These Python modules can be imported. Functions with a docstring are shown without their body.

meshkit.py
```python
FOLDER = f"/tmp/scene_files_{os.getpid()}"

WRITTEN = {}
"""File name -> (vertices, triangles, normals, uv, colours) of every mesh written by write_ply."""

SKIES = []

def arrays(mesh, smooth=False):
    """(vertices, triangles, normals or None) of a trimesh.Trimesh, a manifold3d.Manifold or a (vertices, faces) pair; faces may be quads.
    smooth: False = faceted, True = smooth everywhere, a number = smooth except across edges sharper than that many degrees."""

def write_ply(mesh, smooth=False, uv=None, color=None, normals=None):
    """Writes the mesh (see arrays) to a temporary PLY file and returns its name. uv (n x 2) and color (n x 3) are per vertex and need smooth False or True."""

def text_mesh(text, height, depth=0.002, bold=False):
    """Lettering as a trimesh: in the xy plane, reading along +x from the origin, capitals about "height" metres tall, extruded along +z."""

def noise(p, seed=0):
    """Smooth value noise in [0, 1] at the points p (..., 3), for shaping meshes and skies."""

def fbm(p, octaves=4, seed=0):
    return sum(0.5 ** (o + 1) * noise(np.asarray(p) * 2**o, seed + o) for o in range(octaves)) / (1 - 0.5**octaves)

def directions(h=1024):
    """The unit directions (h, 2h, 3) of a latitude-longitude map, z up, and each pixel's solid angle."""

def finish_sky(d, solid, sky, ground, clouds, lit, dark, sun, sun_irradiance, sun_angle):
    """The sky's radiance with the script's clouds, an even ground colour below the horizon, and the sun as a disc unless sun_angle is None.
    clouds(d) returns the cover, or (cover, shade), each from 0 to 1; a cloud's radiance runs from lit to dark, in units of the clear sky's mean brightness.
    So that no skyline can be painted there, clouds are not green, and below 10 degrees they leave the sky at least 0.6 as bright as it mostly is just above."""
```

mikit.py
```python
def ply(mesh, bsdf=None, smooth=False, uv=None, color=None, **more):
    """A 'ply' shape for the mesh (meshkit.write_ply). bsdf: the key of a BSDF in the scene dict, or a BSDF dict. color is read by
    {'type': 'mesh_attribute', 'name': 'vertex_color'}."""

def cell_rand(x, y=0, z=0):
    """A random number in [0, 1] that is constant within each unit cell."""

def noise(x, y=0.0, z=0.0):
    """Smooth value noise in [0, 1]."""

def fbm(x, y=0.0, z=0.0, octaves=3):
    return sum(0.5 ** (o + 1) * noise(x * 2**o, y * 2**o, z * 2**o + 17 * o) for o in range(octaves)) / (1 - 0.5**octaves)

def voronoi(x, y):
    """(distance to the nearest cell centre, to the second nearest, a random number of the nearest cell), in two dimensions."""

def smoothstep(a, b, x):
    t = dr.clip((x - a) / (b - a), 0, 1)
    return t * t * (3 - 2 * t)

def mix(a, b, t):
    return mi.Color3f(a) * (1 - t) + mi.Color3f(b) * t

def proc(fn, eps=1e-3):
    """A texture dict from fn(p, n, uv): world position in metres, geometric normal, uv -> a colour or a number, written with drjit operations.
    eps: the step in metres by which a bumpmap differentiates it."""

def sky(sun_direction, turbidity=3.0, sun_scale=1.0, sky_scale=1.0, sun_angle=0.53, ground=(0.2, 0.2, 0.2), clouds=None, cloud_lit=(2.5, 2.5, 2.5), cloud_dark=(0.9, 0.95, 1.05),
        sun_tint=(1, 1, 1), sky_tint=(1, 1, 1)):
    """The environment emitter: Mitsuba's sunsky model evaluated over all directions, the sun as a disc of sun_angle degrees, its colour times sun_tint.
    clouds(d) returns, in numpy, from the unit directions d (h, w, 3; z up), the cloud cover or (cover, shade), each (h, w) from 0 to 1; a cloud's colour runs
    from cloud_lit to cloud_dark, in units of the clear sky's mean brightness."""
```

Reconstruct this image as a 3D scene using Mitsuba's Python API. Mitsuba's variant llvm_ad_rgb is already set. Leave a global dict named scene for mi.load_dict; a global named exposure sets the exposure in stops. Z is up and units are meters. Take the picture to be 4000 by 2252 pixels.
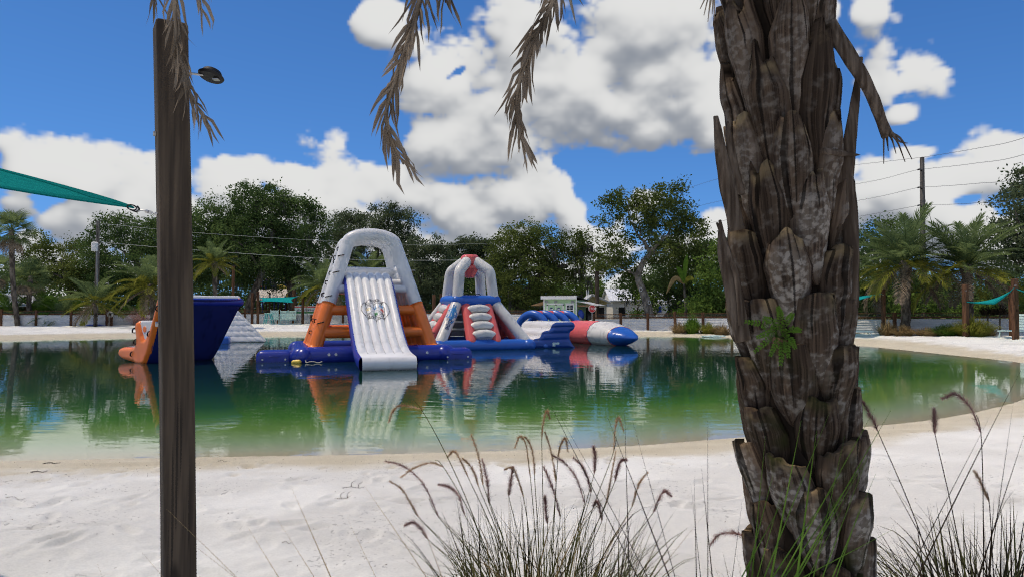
import math, random
import numpy as np
import trimesh, manifold3d
import mitsuba as mi
import drjit as dr
import mikit, meshkit
from scipy.spatial import cKDTree
import shapely
from shapely.geometry import Polygon, LineString, Point, MultiPolygon
from shapely.ops import unary_union
from shapely import affinity

T = mi.ScalarTransform4f
rng = np.random.default_rng(11)
random.seed(11)
scene, labels = {}, {}

# ------------------------------------------------------------------ camera, sun, sky, exposure
F = 2700.0                      # focal length in photo pixels (4000 wide)
EYE = np.array([0.0, 0.0, 2.0])
PITCH = math.atan(74 / F)
FWD = np.array([0, math.cos(PITCH), math.sin(PITCH)])
UP = np.array([0, -math.sin(PITCH), math.cos(PITCH)])
scene['camera'] = {'type': 'thinlens', 'fov': math.degrees(2 * math.atan(2000 / F)), 'fov_axis': 'x', 'aperture_radius': 0.0011, 'focus_distance': 14.0,
                   'near_clip': 0.05, 'far_clip': 3000.0, 'to_world': T().look_at(origin=EYE.tolist(), target=(EYE + FWD).tolist(), up=[0, 0, 1])}
SUN = np.array([-0.40, 0.05, 0.90]); SUN = SUN / np.linalg.norm(SUN)
exposure = 0.92


def ray(px, py):
    return FWD + (px - 2000) / F * np.array([1, 0, 0]) - (py - 1126) / F * UP


def P(px, py, Y):               # the point at distance Y (along y) that lies in that direction
    d = ray(px, py)
    return EYE + d * (Y / d[1])


def G(px, py, z=0.0):           # the point of a level plane in that direction
    d = ray(px, py)
    return EYE + d * ((z - EYE[2]) / d[2])


def _ae(px, py):
    az = math.atan((px - 2000) / F)
    return az, math.atan((1200 - py) / F * math.cos(az))


# cumulus banks: centre and radii in photo pixels at the sky; the edge, relief and shade come from noise
BANKS = [(2500, 200, 430, 330), (2330, 470, 500, 230), (2120, 330, 330, 330), (1760, 300, 240, 190), (1475, 150, 110, 105), (1850, 560, 430, 260), (1520, 680, 330, 230), (1340, 690, 190, 200),
         (2680, 450, 300, 190), (1950, 830, 560, 190), (2080, 720, 230, 200), (2200, 830, 130, 120), (2330, 940, 160, 90), (1350, 880, 420, 160), (1720, 930, 450, 120), (2640, 60, 260, 240),
         (330, 690, 340, 150), (120, 640, 140, 60), (560, 640, 140, 110), (930, 640, 210, 90), (790, 690, 200, 130), (1130, 690, 140, 80), (480, 880, 430, 150), (300, 1010, 500, 110), (1100, 1010, 500, 130), (1800, 1030, 600, 120), (2500, 1060, 500, 90), (3500, 1000, 400, 110), (3950, 1020, 250, 90), (2250, 960, 110, 90), (60, 800, 130, 60), (230, 900, 130, 130), (800, 900, 600, 150),
         (3390, 60, 110, 130), (3470, 230, 120, 120), (3660, 250, 140, 110), (3200, 40, 70, 130), (3230, 270, 60, 60), (3520, 395, 120, 45), (3580, 540, 80, 40),
         (3480, 690, 210, 110), (3720, 720, 330, 160), (3930, 580, 200, 160), (3350, 800, 240, 140), (3600, 850, 300, 110), (3900, 900, 200, 70), (2830, 860, 210, 100), (2700, 950, 260, 80), (3300, 650, 70, 60)]
GAPS = [(190, 770, 95, 60), (1290, 290, 60, 60), (1500, 480, 120, 95), (2630, 690, 200, 62), (2360, 760, 120, 110), (3790, 810, 60, 32), (3950, 830, 40, 40), (1755, 300, 22, 20), (2240, 650, 60, 25)]


def clouds(d):
    az = np.arctan2(d[..., 0], d[..., 1])
    el = np.arcsin(np.clip(d[..., 2], -1, 1))
    r = np.random.default_rng(4)
    banks = []
    for (x, y, rx, ry) in BANKS:
        a, e = _ae(x, y)
        banks.append((a, e, rx / F * math.cos(a) ** 2, ry / F * math.cos(a)))
    for k in range(70):          # the same kind of scattered cumulus all round the sky outside the view
        a = r.uniform(0.78, 2 * math.pi - 0.78)
        e = r.uniform(0.02, 1.0) ** 1.5
        s = r.uniform(0.07, 0.2)
        banks.append(((a + math.pi) % (2 * math.pi) - math.pi, e, s * 1.3 / max(0.4, math.cos(e)), s * 0.75))
    p = d * np.array([1, 1, 1.2])
    wx = meshkit.fbm(p * 7.0 + 5, 4, 31) - 0.5
    wy = meshkit.fbm(p * 7.0 + 40, 4, 57) - 0.5
    f = np.full(az.shape, -3.0)
    for (a, e, ra, re) in banks:
        da = (az - a + math.pi) % (2 * math.pi) - math.pi + wx * 0.11
        de = el - e + wy * 0.10
        de = np.where(de < 0, de * 1.1, de)
        f = np.maximum(f, 1 - (da / ra) ** 2 - (de / re) ** 2)
    for (x, y, rx, ry) in GAPS:
        a, e = _ae(x, y)
        q = 1 - ((az - a + wx * 0.10) / (rx / F * math.cos(a) ** 2)) ** 2 - ((el - e + wy * 0.10) / (ry / F * math.cos(a))) ** 2
        f = np.where(np.abs(az) < 0.9, f - 1.0 * np.clip(q + 0.5, 0, 1.4), f)
    from scipy.ndimage import gaussian_filter
    gf_ = lambda x, k: gaussian_filter(x, k, mode=('nearest', 'wrap'))

    def billow(freqs, weights):
        o_ = sum(w * np.abs(2 * meshkit.noise(q * fr + 17 * i, 70 + i) - 1) for i, (fr, w) in enumerate(zip(freqs, weights)))
        return (o_ - o_.mean()) / o_.std()
    q = p + 0.016 * np.stack([wy, wx, wx - wy], -1)
    lobes = billow((6, 11, 21, 40), (0.9, 1.0, 0.75, 0.5))
    fine = billow((60, 95, 170), (1.0, 0.8, 0.6))
    env = np.clip(f, -3, 1)
    body = env + 0.36 * lobes
    f = np.maximum(body, 1.2 * env - 0.55) + 0.085 * fine
    cover = np.clip((f + 0.03 * wx * 8) / 0.46, 0, 1); cover = cover * cover * (3 - 2 * cover)
    cover = cover ** 0.75
    # relief of the billows, lit from above and from the left, and grey bases under thick cloud
    h = np.sqrt(np.clip(gf_(f + 0.12 * lobes, 0.8) + 0.05, 0, 1.8))
    up = lambda x, s: np.concatenate([np.repeat(x[:1], s, 0), x[:-s]], 0)
    left = lambda x, s: np.roll(x, s, axis=1)      # azimuth runs against the columns
    rel = 0
    for s_, k_, w_ in ((2, 0.6, 0.7), (4, 1.2, 0.8), (8, 2.5, 1.0), (18, 6.0, 1.0)):
        hs = gf_(h, k_)
        rel = rel + w_ * (0.85 * (hs - up(hs, s_)) + 0.4 * (hs - left(hs, s_)))
    dens = np.clip(gf_(f, 2.0), 0, 1)
    tau = 0
    for s_, w_ in ((6, 0.6), (14, 0.8), (26, 1.0), (42, 1.1), (60, 1.1)):
        tau = tau + w_ * up(dens, s_)
    base = 1 - np.exp(-0.16 * np.maximum(tau - 0.7, 0) ** 1.35)
    big = meshkit.fbm(p * 6.5 + 3, 3, 5) - 0.5
    x = 0.27 + 0.50 * base + 1.2 * big * (0.25 + base) - 0.95 * rel - 0.05 * fine * (0.4 + base)
    shade = 1 / (1 + np.exp(-3.4 * (x - 0.46)))
    return cover, shade


scene['sky_light'] = mikit.sky(SUN, turbidity=2.6, sun_scale=0.88, sky_scale=1.12, ground=(0.3, 0.3, 0.27), clouds=clouds, cloud_lit=(3.25, 3.25, 3.2), cloud_dark=(1.05, 1.17, 1.38), sky_tint=(0.50, 0.91, 1.42))

# ------------------------------------------------------------------ helpers
used = set()


def numbered(k):
    if k not in used:
        used.add(k); return k
    i = 1
    while f'{k}_{i:03d}' in used:
        i += 1
    k = f'{k}_{i:03d}'
    used.add(k)
    return k


def thing(name, label, cat, group=None):
    k = numbered(name)
    labels[k] = {'label': label, 'category': cat}
    if group: labels[k]['group'] = group
    return k


def part(parent, name, mesh, mat, smooth=False, label=None, kind=None, **kw):
    k = numbered(f'{parent}__{name}')
    scene[k] = mesh if isinstance(mesh, dict) else mikit.ply(mesh, mat, smooth, **kw)
    if label or kind:
        labels[k] = {}
        if label: labels[k]['label'] = label
        if kind: labels[k]['kind'] = kind
    return k


def solo(name, label, cat, mesh, mat, smooth=False, group=None, kind=None, **kw):
    k = thing(name, label, cat, group)
    scene[k] = mikit.ply(mesh, mat, smooth, **kw)
    if kind: labels[k]['kind'] = kind
    return k


def struct(name, label, mesh, mat, smooth=False, **kw):
    k = numbered(name)
    scene[k] = mikit.ply(mesh, mat, smooth, **kw)
    labels[k] = {'label': label, 'kind': 'structure'}
    return k


def at(plydict, m):
    return {**plydict, 'to_world': m}


def cat(ms):
    vs, fs, o = [], [], 0
    for v, f in ms:
        vs.append(np.asarray(v, float)); fs.append(np.asarray(f, int) + o); o += len(v)
    return np.vstack(vs), np.vstack(fs)


def tm(m):
    return np.array(m.vertices), np.array(m.faces)


def unit(v):
    v = np.asarray(v, float)
    return v / np.maximum(np.linalg.norm(v, axis=-1, keepdims=True), 1e-12)


def spline(pts, n):
    """Catmull-Rom through pts (any dimension), n samples."""
    p = np.asarray(pts, float)
    if len(p) == 2:
        return p[0] + (p[1] - p[0]) * np.linspace(0, 1, n)[:, None]
    q = np.vstack([2 * p[0] - p[1], p, 2 * p[-1] - p[-2]])
    t = np.linspace(0, len(p) - 1 - 1e-9, n)
    i = t.astype(int); u = (t - i)[:, None]
    a, b, c, d = q[i], q[i + 1], q[i + 2], q[i + 3]
    return 0.5 * (2 * b + (c - a) * u + (2 * a - 5 * b + 4 * c - d) * u ** 2 + (3 * b - a - 3 * c + d) * u ** 3)


def tube(pts, r, n=14, caps='round', closed=False, squash=1.0):
    """Swept tube; r a number or one per point. caps: 'round' | 'flat' | None."""
    p = np.asarray(pts, float)
    r = np.broadcast_to(np.asarray(r, float), (len(p),)).copy()
    if closed:
        t = unit(np.roll(p, -1, 0) - np.roll(p, 1, 0))
    else:
        t = np.gradient(p, axis=0); t = unit(t)
        if caps == 'round':
            k = np.linspace(0, math.pi / 2, 5)[:-1]
            a = [p[0] - t[0] * r[0] * math.cos(x) for x in k]; ar = [max(r[0] * math.sin(x), 1e-3 * r[0]) for x in k]
            b = [p[-1] + t[-1] * r[-1] * math.cos(x) for x in k[::-1]]; br = [max(r[-1] * math.sin(x), 1e-3 * r[-1]) for x in k[::-1]]
            p = np.vstack([a, p, b]); r = np.concatenate([ar, r, br])
            t = np.vstack([np.repeat(t[:1], 4, 0), t, np.repeat(t[-1:], 4, 0)])
    up = np.array([0, 0, 1.0]) if abs(t[0][2]) < 0.9 else np.array([1.0, 0, 0])
    u = unit(np.cross(t[0], up)); fr = []
    for i in range(len(p)):
        u = unit(u - t[i] * np.dot(u, t[i]))
        fr.append((u, np.cross(t[i], u)))
    a = np.arange(n) * 2 * math.pi / n
    v = np.concatenate([p[i] + r[i] * (np.cos(a)[:, None] * fr[i][0] * squash + np.sin(a)[:, None] * fr[i][1]) for i in range(len(p))])
    f = []
    m = len(p)
    j = np.arange(n); j2 = (j + 1) % n
    for i in range(m if closed else m - 1):
        b0, b1 = i * n, ((i + 1) % m) * n
        f.append(np.stack([b0 + j, b1 + j, b1 + j2], 1)[:, [0, 2, 1]]); f.append(np.stack([b0 + j, b1 + j2, b0 + j2], 1)[:, [0, 2, 1]])
    if not closed and caps:
        v = np.vstack([v, p[0], p[-1]])
        f.append(np.stack([np.full(n, len(v) - 2), j2, j], 1)[:, [0, 2, 1]]); f.append(np.stack([np.full(n, len(v) - 1), (m - 1) * n + j, (m - 1) * n + j2], 1)[:, [0, 2, 1]])
    return v, np.vstack(f)


def bend(pts, n_corner=5, radius=0.3):
    """A polyline with its corners rounded."""
    p = np.asarray(pts, float); out = [p[0]]
    for i in range(1, len(p) - 1):
        a, b = p[i - 1] - p[i], p[i + 1] - p[i]
        la, lb = np.linalg.norm(a), np.linalg.norm(b)
        q = min(radius, 0.45 * la, 0.45 * lb)
        s, e = p[i] + a / la * q, p[i] + b / lb * q
        for u in np.linspace(0, 1, n_corner):
            out.append((1 - u) ** 2 * s + 2 * u * (1 - u) * p[i] + u * u * e)
    out.append(p[-1])
    return np.array(out)


def cbox(size, c=0.01, R=None, t=(0, 0, 0)):
    """Chamfered box centred at t, axes = columns of R."""
    h = np.asarray(size, float) / 2
    c = min(c, 0.45 * h.min() * 2)
    v = []
    for s in np.array(np.meshgrid([-1, 1], [-1, 1], [-1, 1])).reshape(3, -1).T:
        for k in range(3):
            q = h - c; q[k] = h[k]
            v.append(s * q)
    m = trimesh.convex.convex_hull(np.array(v))
    v = np.array(m.vertices)
    if R is not None: v = v @ np.asarray(R, float).T
    return v + np.asarray(t, float), np.array(m.faces)


def rz(a):
    c, s = math.cos(a), math.sin(a)
    return np.array([[c, -s, 0], [s, c, 0], [0, 0, 1.0]])


def beam(a, b, w, h=None, c=0.01, roll_up=(0, 0, 1)):
    """A chamfered bar from a to b."""
    a, b = np.asarray(a, float), np.asarray(b, float)
    h = h or w
    d = b - a; L = np.linalg.norm(d); x = d / L
    up = np.asarray(roll_up, float)
    if abs(np.dot(up, x)) > 0.95: up = np.array([0, 1.0, 0])
    y = unit(np.cross(up, x)); z = np.cross(x, y)
    return cbox((L, w, h), c, np.stack([x, y, z], 1), (a + b) / 2)


def prism(poly, h, seg=None):
    """shapely polygon extruded from z=0 to h."""
    polys = getattr(poly, 'geoms', [poly])
    ms = [trimesh.creation.extrude_polygon(g, h, engine='earcut') for g in polys if g.area > 1e-9]
    if seg:
        out = []
        for m in ms:
            v, f = trimesh.remesh.subdivide_to_size(m.vertices, m.faces, seg, max_iter=12)
            out.append((v, f))
        return cat(out)
    return cat([tm(m) for m in ms])


def frame(v, o, x, y, z):
    v = np.asarray(v, float)
    return np.asarray(o) + v[:, :1] * np.asarray(x) + v[:, 1:2] * np.asarray(y) + v[:, 2:3] * np.asarray(z)


def grid(fn, nu, nv):
    """Surface fn(u, v) -> points, u and v in [0, 1]."""
    u, v = np.meshgrid(np.linspace(0, 1, nu), np.linspace(0, 1, nv), indexing='ij')
    p = fn(u.ravel(), v.ravel())
    i = np.arange(nu * nv).reshape(nu, nv)
    a, b, c, d = i[:-1, :-1].ravel(), i[1:, :-1].ravel(), i[1:, 1:].ravel(), i[:-1, 1:].ravel()
    return p, np.vstack([np.stack([a, b, c], 1), np.stack([a, c, d], 1)])


# ------------------------------------------------------------------ materials
def mat(name, color, rough=0.5, spec=0.5, metal=0.0, twosided=True, bump=None, bump_scale=1.0, eps=1e-3, **kw):
    col = mikit.proc(color) if callable(color) else {'type': 'rgb', 'value': list(color)}
    rg = mikit.proc(rough) if callable(rough) else float(rough)
    b = {'type': 'principled', 'base_color': col, 'roughness': rg, 'specular': spec, 'metallic': metal, **kw}
    if bump is not None:
        b = {'type': 'bumpmap', 'arbitrary': mikit.proc(bump, eps), 'scale': bump_scale, 'bsdf': b}
    scene[name] = {'type': 'twosided', 'bsdf': b} if twosided else b


def C(r, g, b): return mi.Color3f(r, g, b)


def vinyl(name, col, rough=0.3, dirt=0.12):
    c = tuple(map(float, col))

    def fn(p, n, uv):
        k = mikit.fbm(p.x * 1.3, p.y * 1.3, p.z * 2.2, 3)
        s = mikit.smoothstep(0.55, 0.8, mikit.fbm(p.x * 6, p.y * 6, p.z * 1.2, 2))
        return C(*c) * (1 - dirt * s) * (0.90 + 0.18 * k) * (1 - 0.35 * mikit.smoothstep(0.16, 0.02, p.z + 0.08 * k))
    mat(name, fn, rough, 0.5, clearcoat=0.25, clearcoat_gloss=0.55)


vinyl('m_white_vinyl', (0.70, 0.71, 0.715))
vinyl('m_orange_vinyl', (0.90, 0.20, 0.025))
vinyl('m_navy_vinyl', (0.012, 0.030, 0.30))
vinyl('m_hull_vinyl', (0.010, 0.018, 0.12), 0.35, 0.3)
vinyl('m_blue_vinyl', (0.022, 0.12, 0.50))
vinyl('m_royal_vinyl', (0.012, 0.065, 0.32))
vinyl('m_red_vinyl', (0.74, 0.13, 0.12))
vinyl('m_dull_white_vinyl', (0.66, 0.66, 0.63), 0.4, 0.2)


def wood_fn(base, dark, sx=60.0, sz=2.0):
    def fn(p, n, uv):
        g = mikit.fbm(p.x * sx + 3 * mikit.noise(p.z * 1.3, p.x * 6), p.y * sx, p.z * sz, 3)
        q = mikit.fbm(p.x * 7, p.y * 7, p.z * 0.9, 2)
        k = mikit.noise(p.x * 9.0 + 3, p.y * 9.0, p.z * 2.7)
        knot = mikit.smoothstep(0.80, 0.90, k)
        t = mikit.smoothstep(0.3, 0.75, g * 0.65 + q * 0.35)
        crack = mikit.smoothstep(0.70, 0.76, mikit.noise(p.x * sx * 1.4 + 9, p.y * sx * 1.4, p.z * 0.8)) * mikit.smoothstep(0.45, 0.6, q)
        return mikit.mix(dark, base, t) * (1 - 0.65 * knot) * (1 - 0.6 * crack)
    return fn


mat('m_dark_post', wood_fn((0.105, 0.078, 0.054), (0.040, 0.029, 0.020)), 0.75, 0.3, bump=lambda p, n, uv: mikit.fbm(p.x * 120, p.y * 120, p.z * 4, 2), bump_scale=0.0015)
mat('m_brown_post', wood_fn((0.17, 0.085, 0.045), (0.075, 0.036, 0.02), 25), 0.8, 0.25)
mat('m_grey_pole', wood_fn((0.20, 0.185, 0.165), (0.10, 0.09, 0.08), 14, 0.6), 0.85, 0.25)
mat('m_black', (0.01, 0.01, 0.011), 0.6, 0.25)
mat('m_print_grey', (0.06, 0.06, 0.065), 0.5)
mat('m_dark_metal', (0.018, 0.018, 0.02), 0.55, 0.3)
mat('m_steel', (0.55, 0.55, 0.55), 0.35, metal=0.9)
mat('m_white_paint', (0.78, 0.78, 0.76), 0.5)
mat('m_white_roof', (0.72, 0.74, 0.76), 0.4)
mat('m_cream', (0.70, 0.64, 0.42), 0.6)
mat('m_grey_wall', (0.30, 0.31, 0.32), 0.7)
mat('m_tan_roof', (0.62, 0.58, 0.50), 0.5)
mat('m_shed_green', (0.40, 0.60, 0.36), 0.6)
mat('m_brown_board', (0.26, 0.15, 0.08), 0.7)
mat('m_aqua_plastic', (0.10, 0.50, 0.52), 0.4)
mat('m_pale_plastic', (0.55, 0.70, 0.68), 0.4)
mat('m_yellow', (0.75, 0.55, 0.08), 0.4)
mat('m_red_paint', (0.60, 0.02, 0.02), 0.4)
mat('m_green_paint', (0.05, 0.25, 0.08), 0.4)
mat('m_print_navy', (0.015, 0.03, 0.13), 0.4)
mat('m_print_blue', (0.03, 0.20, 0.48), 0.4)
mat('m_print_sky', (0.10, 0.40, 0.80), 0.4)
mat('m_play_blue', (0.03, 0.035, 0.18), 0.4)
mat('m_tarp', (0.02, 0.06, 0.35), 0.6)
mat('m_canvas', (0.55, 0.52, 0.44), 0.8)
mat('m_wire', (0.14, 0.14, 0.14), 0.5)
mat('m_pale_wire', (0.42, 0.45, 0.42), 0.5)
mat('m_window', (0.02, 0.022, 0.026), 0.08, 0.6)
mat('m_purple', (0.12, 0.08, 0.26), 0.35)


def galv(p, n, uv):
    k = mikit.fbm(p.x * 1.1, p.y * 1.1, p.z * 3, 3)
    q = mikit.cell_rand(p.x * 0.45, p.y * 0.3)
    return C(0.70, 0.72, 0.74) * (0.72 + 0.35 * k + 0.08 * q)


mat('m_galvanised', galv, 0.42, 0.5, metal=0.35)
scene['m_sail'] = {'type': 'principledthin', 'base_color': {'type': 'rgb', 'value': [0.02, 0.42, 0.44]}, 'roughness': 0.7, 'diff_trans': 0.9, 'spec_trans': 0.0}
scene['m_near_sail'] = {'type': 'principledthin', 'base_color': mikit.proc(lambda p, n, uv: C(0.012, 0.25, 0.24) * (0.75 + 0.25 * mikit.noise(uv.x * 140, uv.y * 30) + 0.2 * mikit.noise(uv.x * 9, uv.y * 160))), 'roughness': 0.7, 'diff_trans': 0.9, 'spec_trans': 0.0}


def leafmat(name, a, b, scale=0.6, trans=0.6, rough=0.45):
    def fn(p, n, uv):
        k = mikit.noise(p.x * scale, p.y * scale, p.z * scale) * 0.6 + 0.4 * mikit.noise(p.x * 7, p.y * 7, p.z * 7)
        return mikit.mix(a, b, mikit.smoothstep(0.2, 0.8, k))
    scene[name] = {'type': 'principledthin', 'base_color': mikit.proc(fn), 'roughness': rough, 'diff_trans': trans, 'spec_trans': 0.0}


leafmat('m_oak_leaf', (0.060, 0.108, 0.036), (0.150, 0.225, 0.075), 0.45, 0.9)
leafmat('m_oak_leaf_grey', (0.075, 0.105, 0.055), (0.165, 0.210, 0.110), 0.45, 0.9)
leafmat('m_oak_leaf_olive', (0.075, 0.110, 0.030), (0.185, 0.230, 0.065), 0.45, 0.9)
leafmat('m_oak_leaf_light', (0.085, 0.150, 0.034), (0.18, 0.27, 0.06))
leafmat('m_bright_leaf', (0.07, 0.15, 0.02), (0.15, 0.26, 0.04))
leafmat('m_palm_green', (0.125, 0.180, 0.075), (0.235, 0.31, 0.125), 1.5, 1.0)
leafmat('m_palm_yellow', (0.17, 0.19, 0.03), (0.30, 0.30, 0.06), 1.5)
leafmat('m_dead_leaf', (0.17, 0.135, 0.10), (0.38, 0.31, 0.235), 9.0, 0.4)
leafmat('m_straw', (0.22, 0.15, 0.07), (0.40, 0.30, 0.15), 2.0, 0.3)
leafmat('m_grass_blade', (0.07, 0.075, 0.028), (0.19, 0.185, 0.07), 14.0, 0.5)
leafmat('m_dark_blade', (0.020, 0.015, 0.013), (0.05, 0.038, 0.024), 14.0, 0.3)
leafmat('m_green_blade', (0.06, 0.13, 0.018), (0.13, 0.24, 0.04), 9.0, 0.5)
leafmat('m_purple_head', (0.26, 0.14, 0.135), (0.52, 0.34, 0.30), 25.0, 0.5, 0.6)
leafmat('m_tan_head', (0.42, 0.27, 0.15), (0.65, 0.48, 0.31), 25.0, 0.5, 0.6)
leafmat('m_moss', (0.10, 0.10, 0.085), (0.16, 0.16, 0.13), 2.0, 0.3)


def bark_fn(p, n, uv):
    k = mikit.fbm(p.x * 6, p.y * 6, p.z * 2.2, 3)
    return mikit.mix((0.055, 0.045, 0.036), (0.19, 0.165, 0.135), mikit.smoothstep(0.3, 0.75, k))


mat('m_bark', bark_fn, 0.9, 0.2)
mat('m_pale_bark', lambda p, n, uv: bark_fn(p, n, uv) * 1.9 + 0.05, 0.9, 0.2)

# ------------------------------------------------------------------ the pond and the ground
LAKE = [(-14, 9.3), (-24, 12.5), (-34, 21), (-37, 33), (-33.5, 41), (-24, 46.5), (-14, 49.5), (-4, 50.5), (4, 50), (8.7, 49.3), (12.5, 47.6), (15, 45), (17.2, 40.5), (18.3, 35), (18.5, 29.7), (18.4, 25), (16, 19.5), (11.3, 15.3), (8.3, 12.9), (5.8, 11.6),
        (3.49, 10.75), (1.3, 10.0), (-1.57, 9.55), (-4.2, 9.3), (-6.7, 9.1), (-10, 9.0)]
_l = np.array(LAKE, float)
_q = np.vstack([_l[-2:], _l, _l[:3]])
LK = spline(_q, 1600)
LK = LK[int(1600 * 2 / (len(_q) - 1)):int(1600 * (2 + len(_l)) / (len(_q) - 1))]
LK = LK + 0.10 * (np.stack([meshkit.fbm(np.c_[LK * 0.55, LK[:, :1] * 0], 3, 1), meshkit.fbm(np.c_[LK * 0.55, LK[:, :1] * 0], 3, 2)], 1) - 0.5)
LAKE_POLY = Polygon(LK)
_tree = cKDTree(LK)


def shore(x, y):
    """Distance from the waterline, positive on land."""
    d = _tree.query(np.c_[x, y])[0]
    return np.where(shapely.contains_xy(LAKE_POLY, x, y), -d, d)


FENCE_A = [(-60, 57), (-47, 58), (-37, 58.5), (-33, 59), (-30, 62), (-25.5, 67), (-19, 67.5), (-10, 66.5), (2.2, 63.5)]
FENCE_B = [(6.25, 53), (12, 53), (16.3, 51.3), (19.6, 48), (21.8, 44.6), (24.5, 43.6), (29.5, 41), (38, 38)]
YARD = Polygon(FENCE_A + [(4, 63)] + FENCE_B + [(80, 30), (80, -60), (-80, -60), (-80, 55)])
dents = []
_r = np.random.default_rng(3)
for _ in range(330):
    y = _r.uniform(4.0, 9.2) if _ < 240 else _r.uniform(9, 20)
    x = _r.uniform(-0.9, 0.9) * y * 0.9 + (10 if _ >= 240 else 0)
    dents.append((x, y, _r.uniform(0, math.pi), _r.uniform(0.10, 0.19), _r.uniform(0.045, 0.075), _r.uniform(0.009, 0.030)))


def height(x, y, fine=True):
    s = shore(x, y)
    z = np.interp(s, [-30, -12, -6, -2, 0, 1, 3, 6, 9, 15, 200], [-3.5, -2.6, -1.5, -0.4, 0, 0.06, 0.2, 0.35, 0.42, 0.46, 0.5])
    if fine:
        k = np.clip((s - 0.25) / 1.5, 0, 1)
        p = np.c_[x, y, x * 0]
        far = np.clip((y - 15) / 15, 0, 1)
        trod = np.clip(meshkit.fbm(p * 0.6, 2, 8) * 3.0 - 1.1, 0, 1)
        z = z + k * (0.05 * (meshkit.fbm(p * 0.8, 2, 4) - 0.5) + (0.010 + 0.018 * trod + 0.10 * far) * (meshkit.fbm(p * (6.5 - 3.5 * far[:, None]), 3, 9) - 0.5))
        for (a, b, th, rx, ry, dp) in dents:
            m = (np.abs(x - a) < 0.5) & (np.abs(y - b) < 0.5)
            if not m.any(): continue
            dx, dy = x[m] - a, y[m] - b
            u = (dx * math.cos(th) + dy * math.sin(th)) / rx; v = (-dx * math.sin(th) + dy * math.cos(th)) / ry
            q = u * u + v * v
            z[m] += np.clip(s[m] / 1.0, 0, 1) * (-dp * np.exp(-q * 1.1) + 0.45 * dp * np.exp(-(np.sqrt(q) - 1.5) ** 2 * 4))
    return z


def ground_z(x, y):
    return float(height(np.array([float(x)]), np.array([float(y)]), False)[0])


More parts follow.
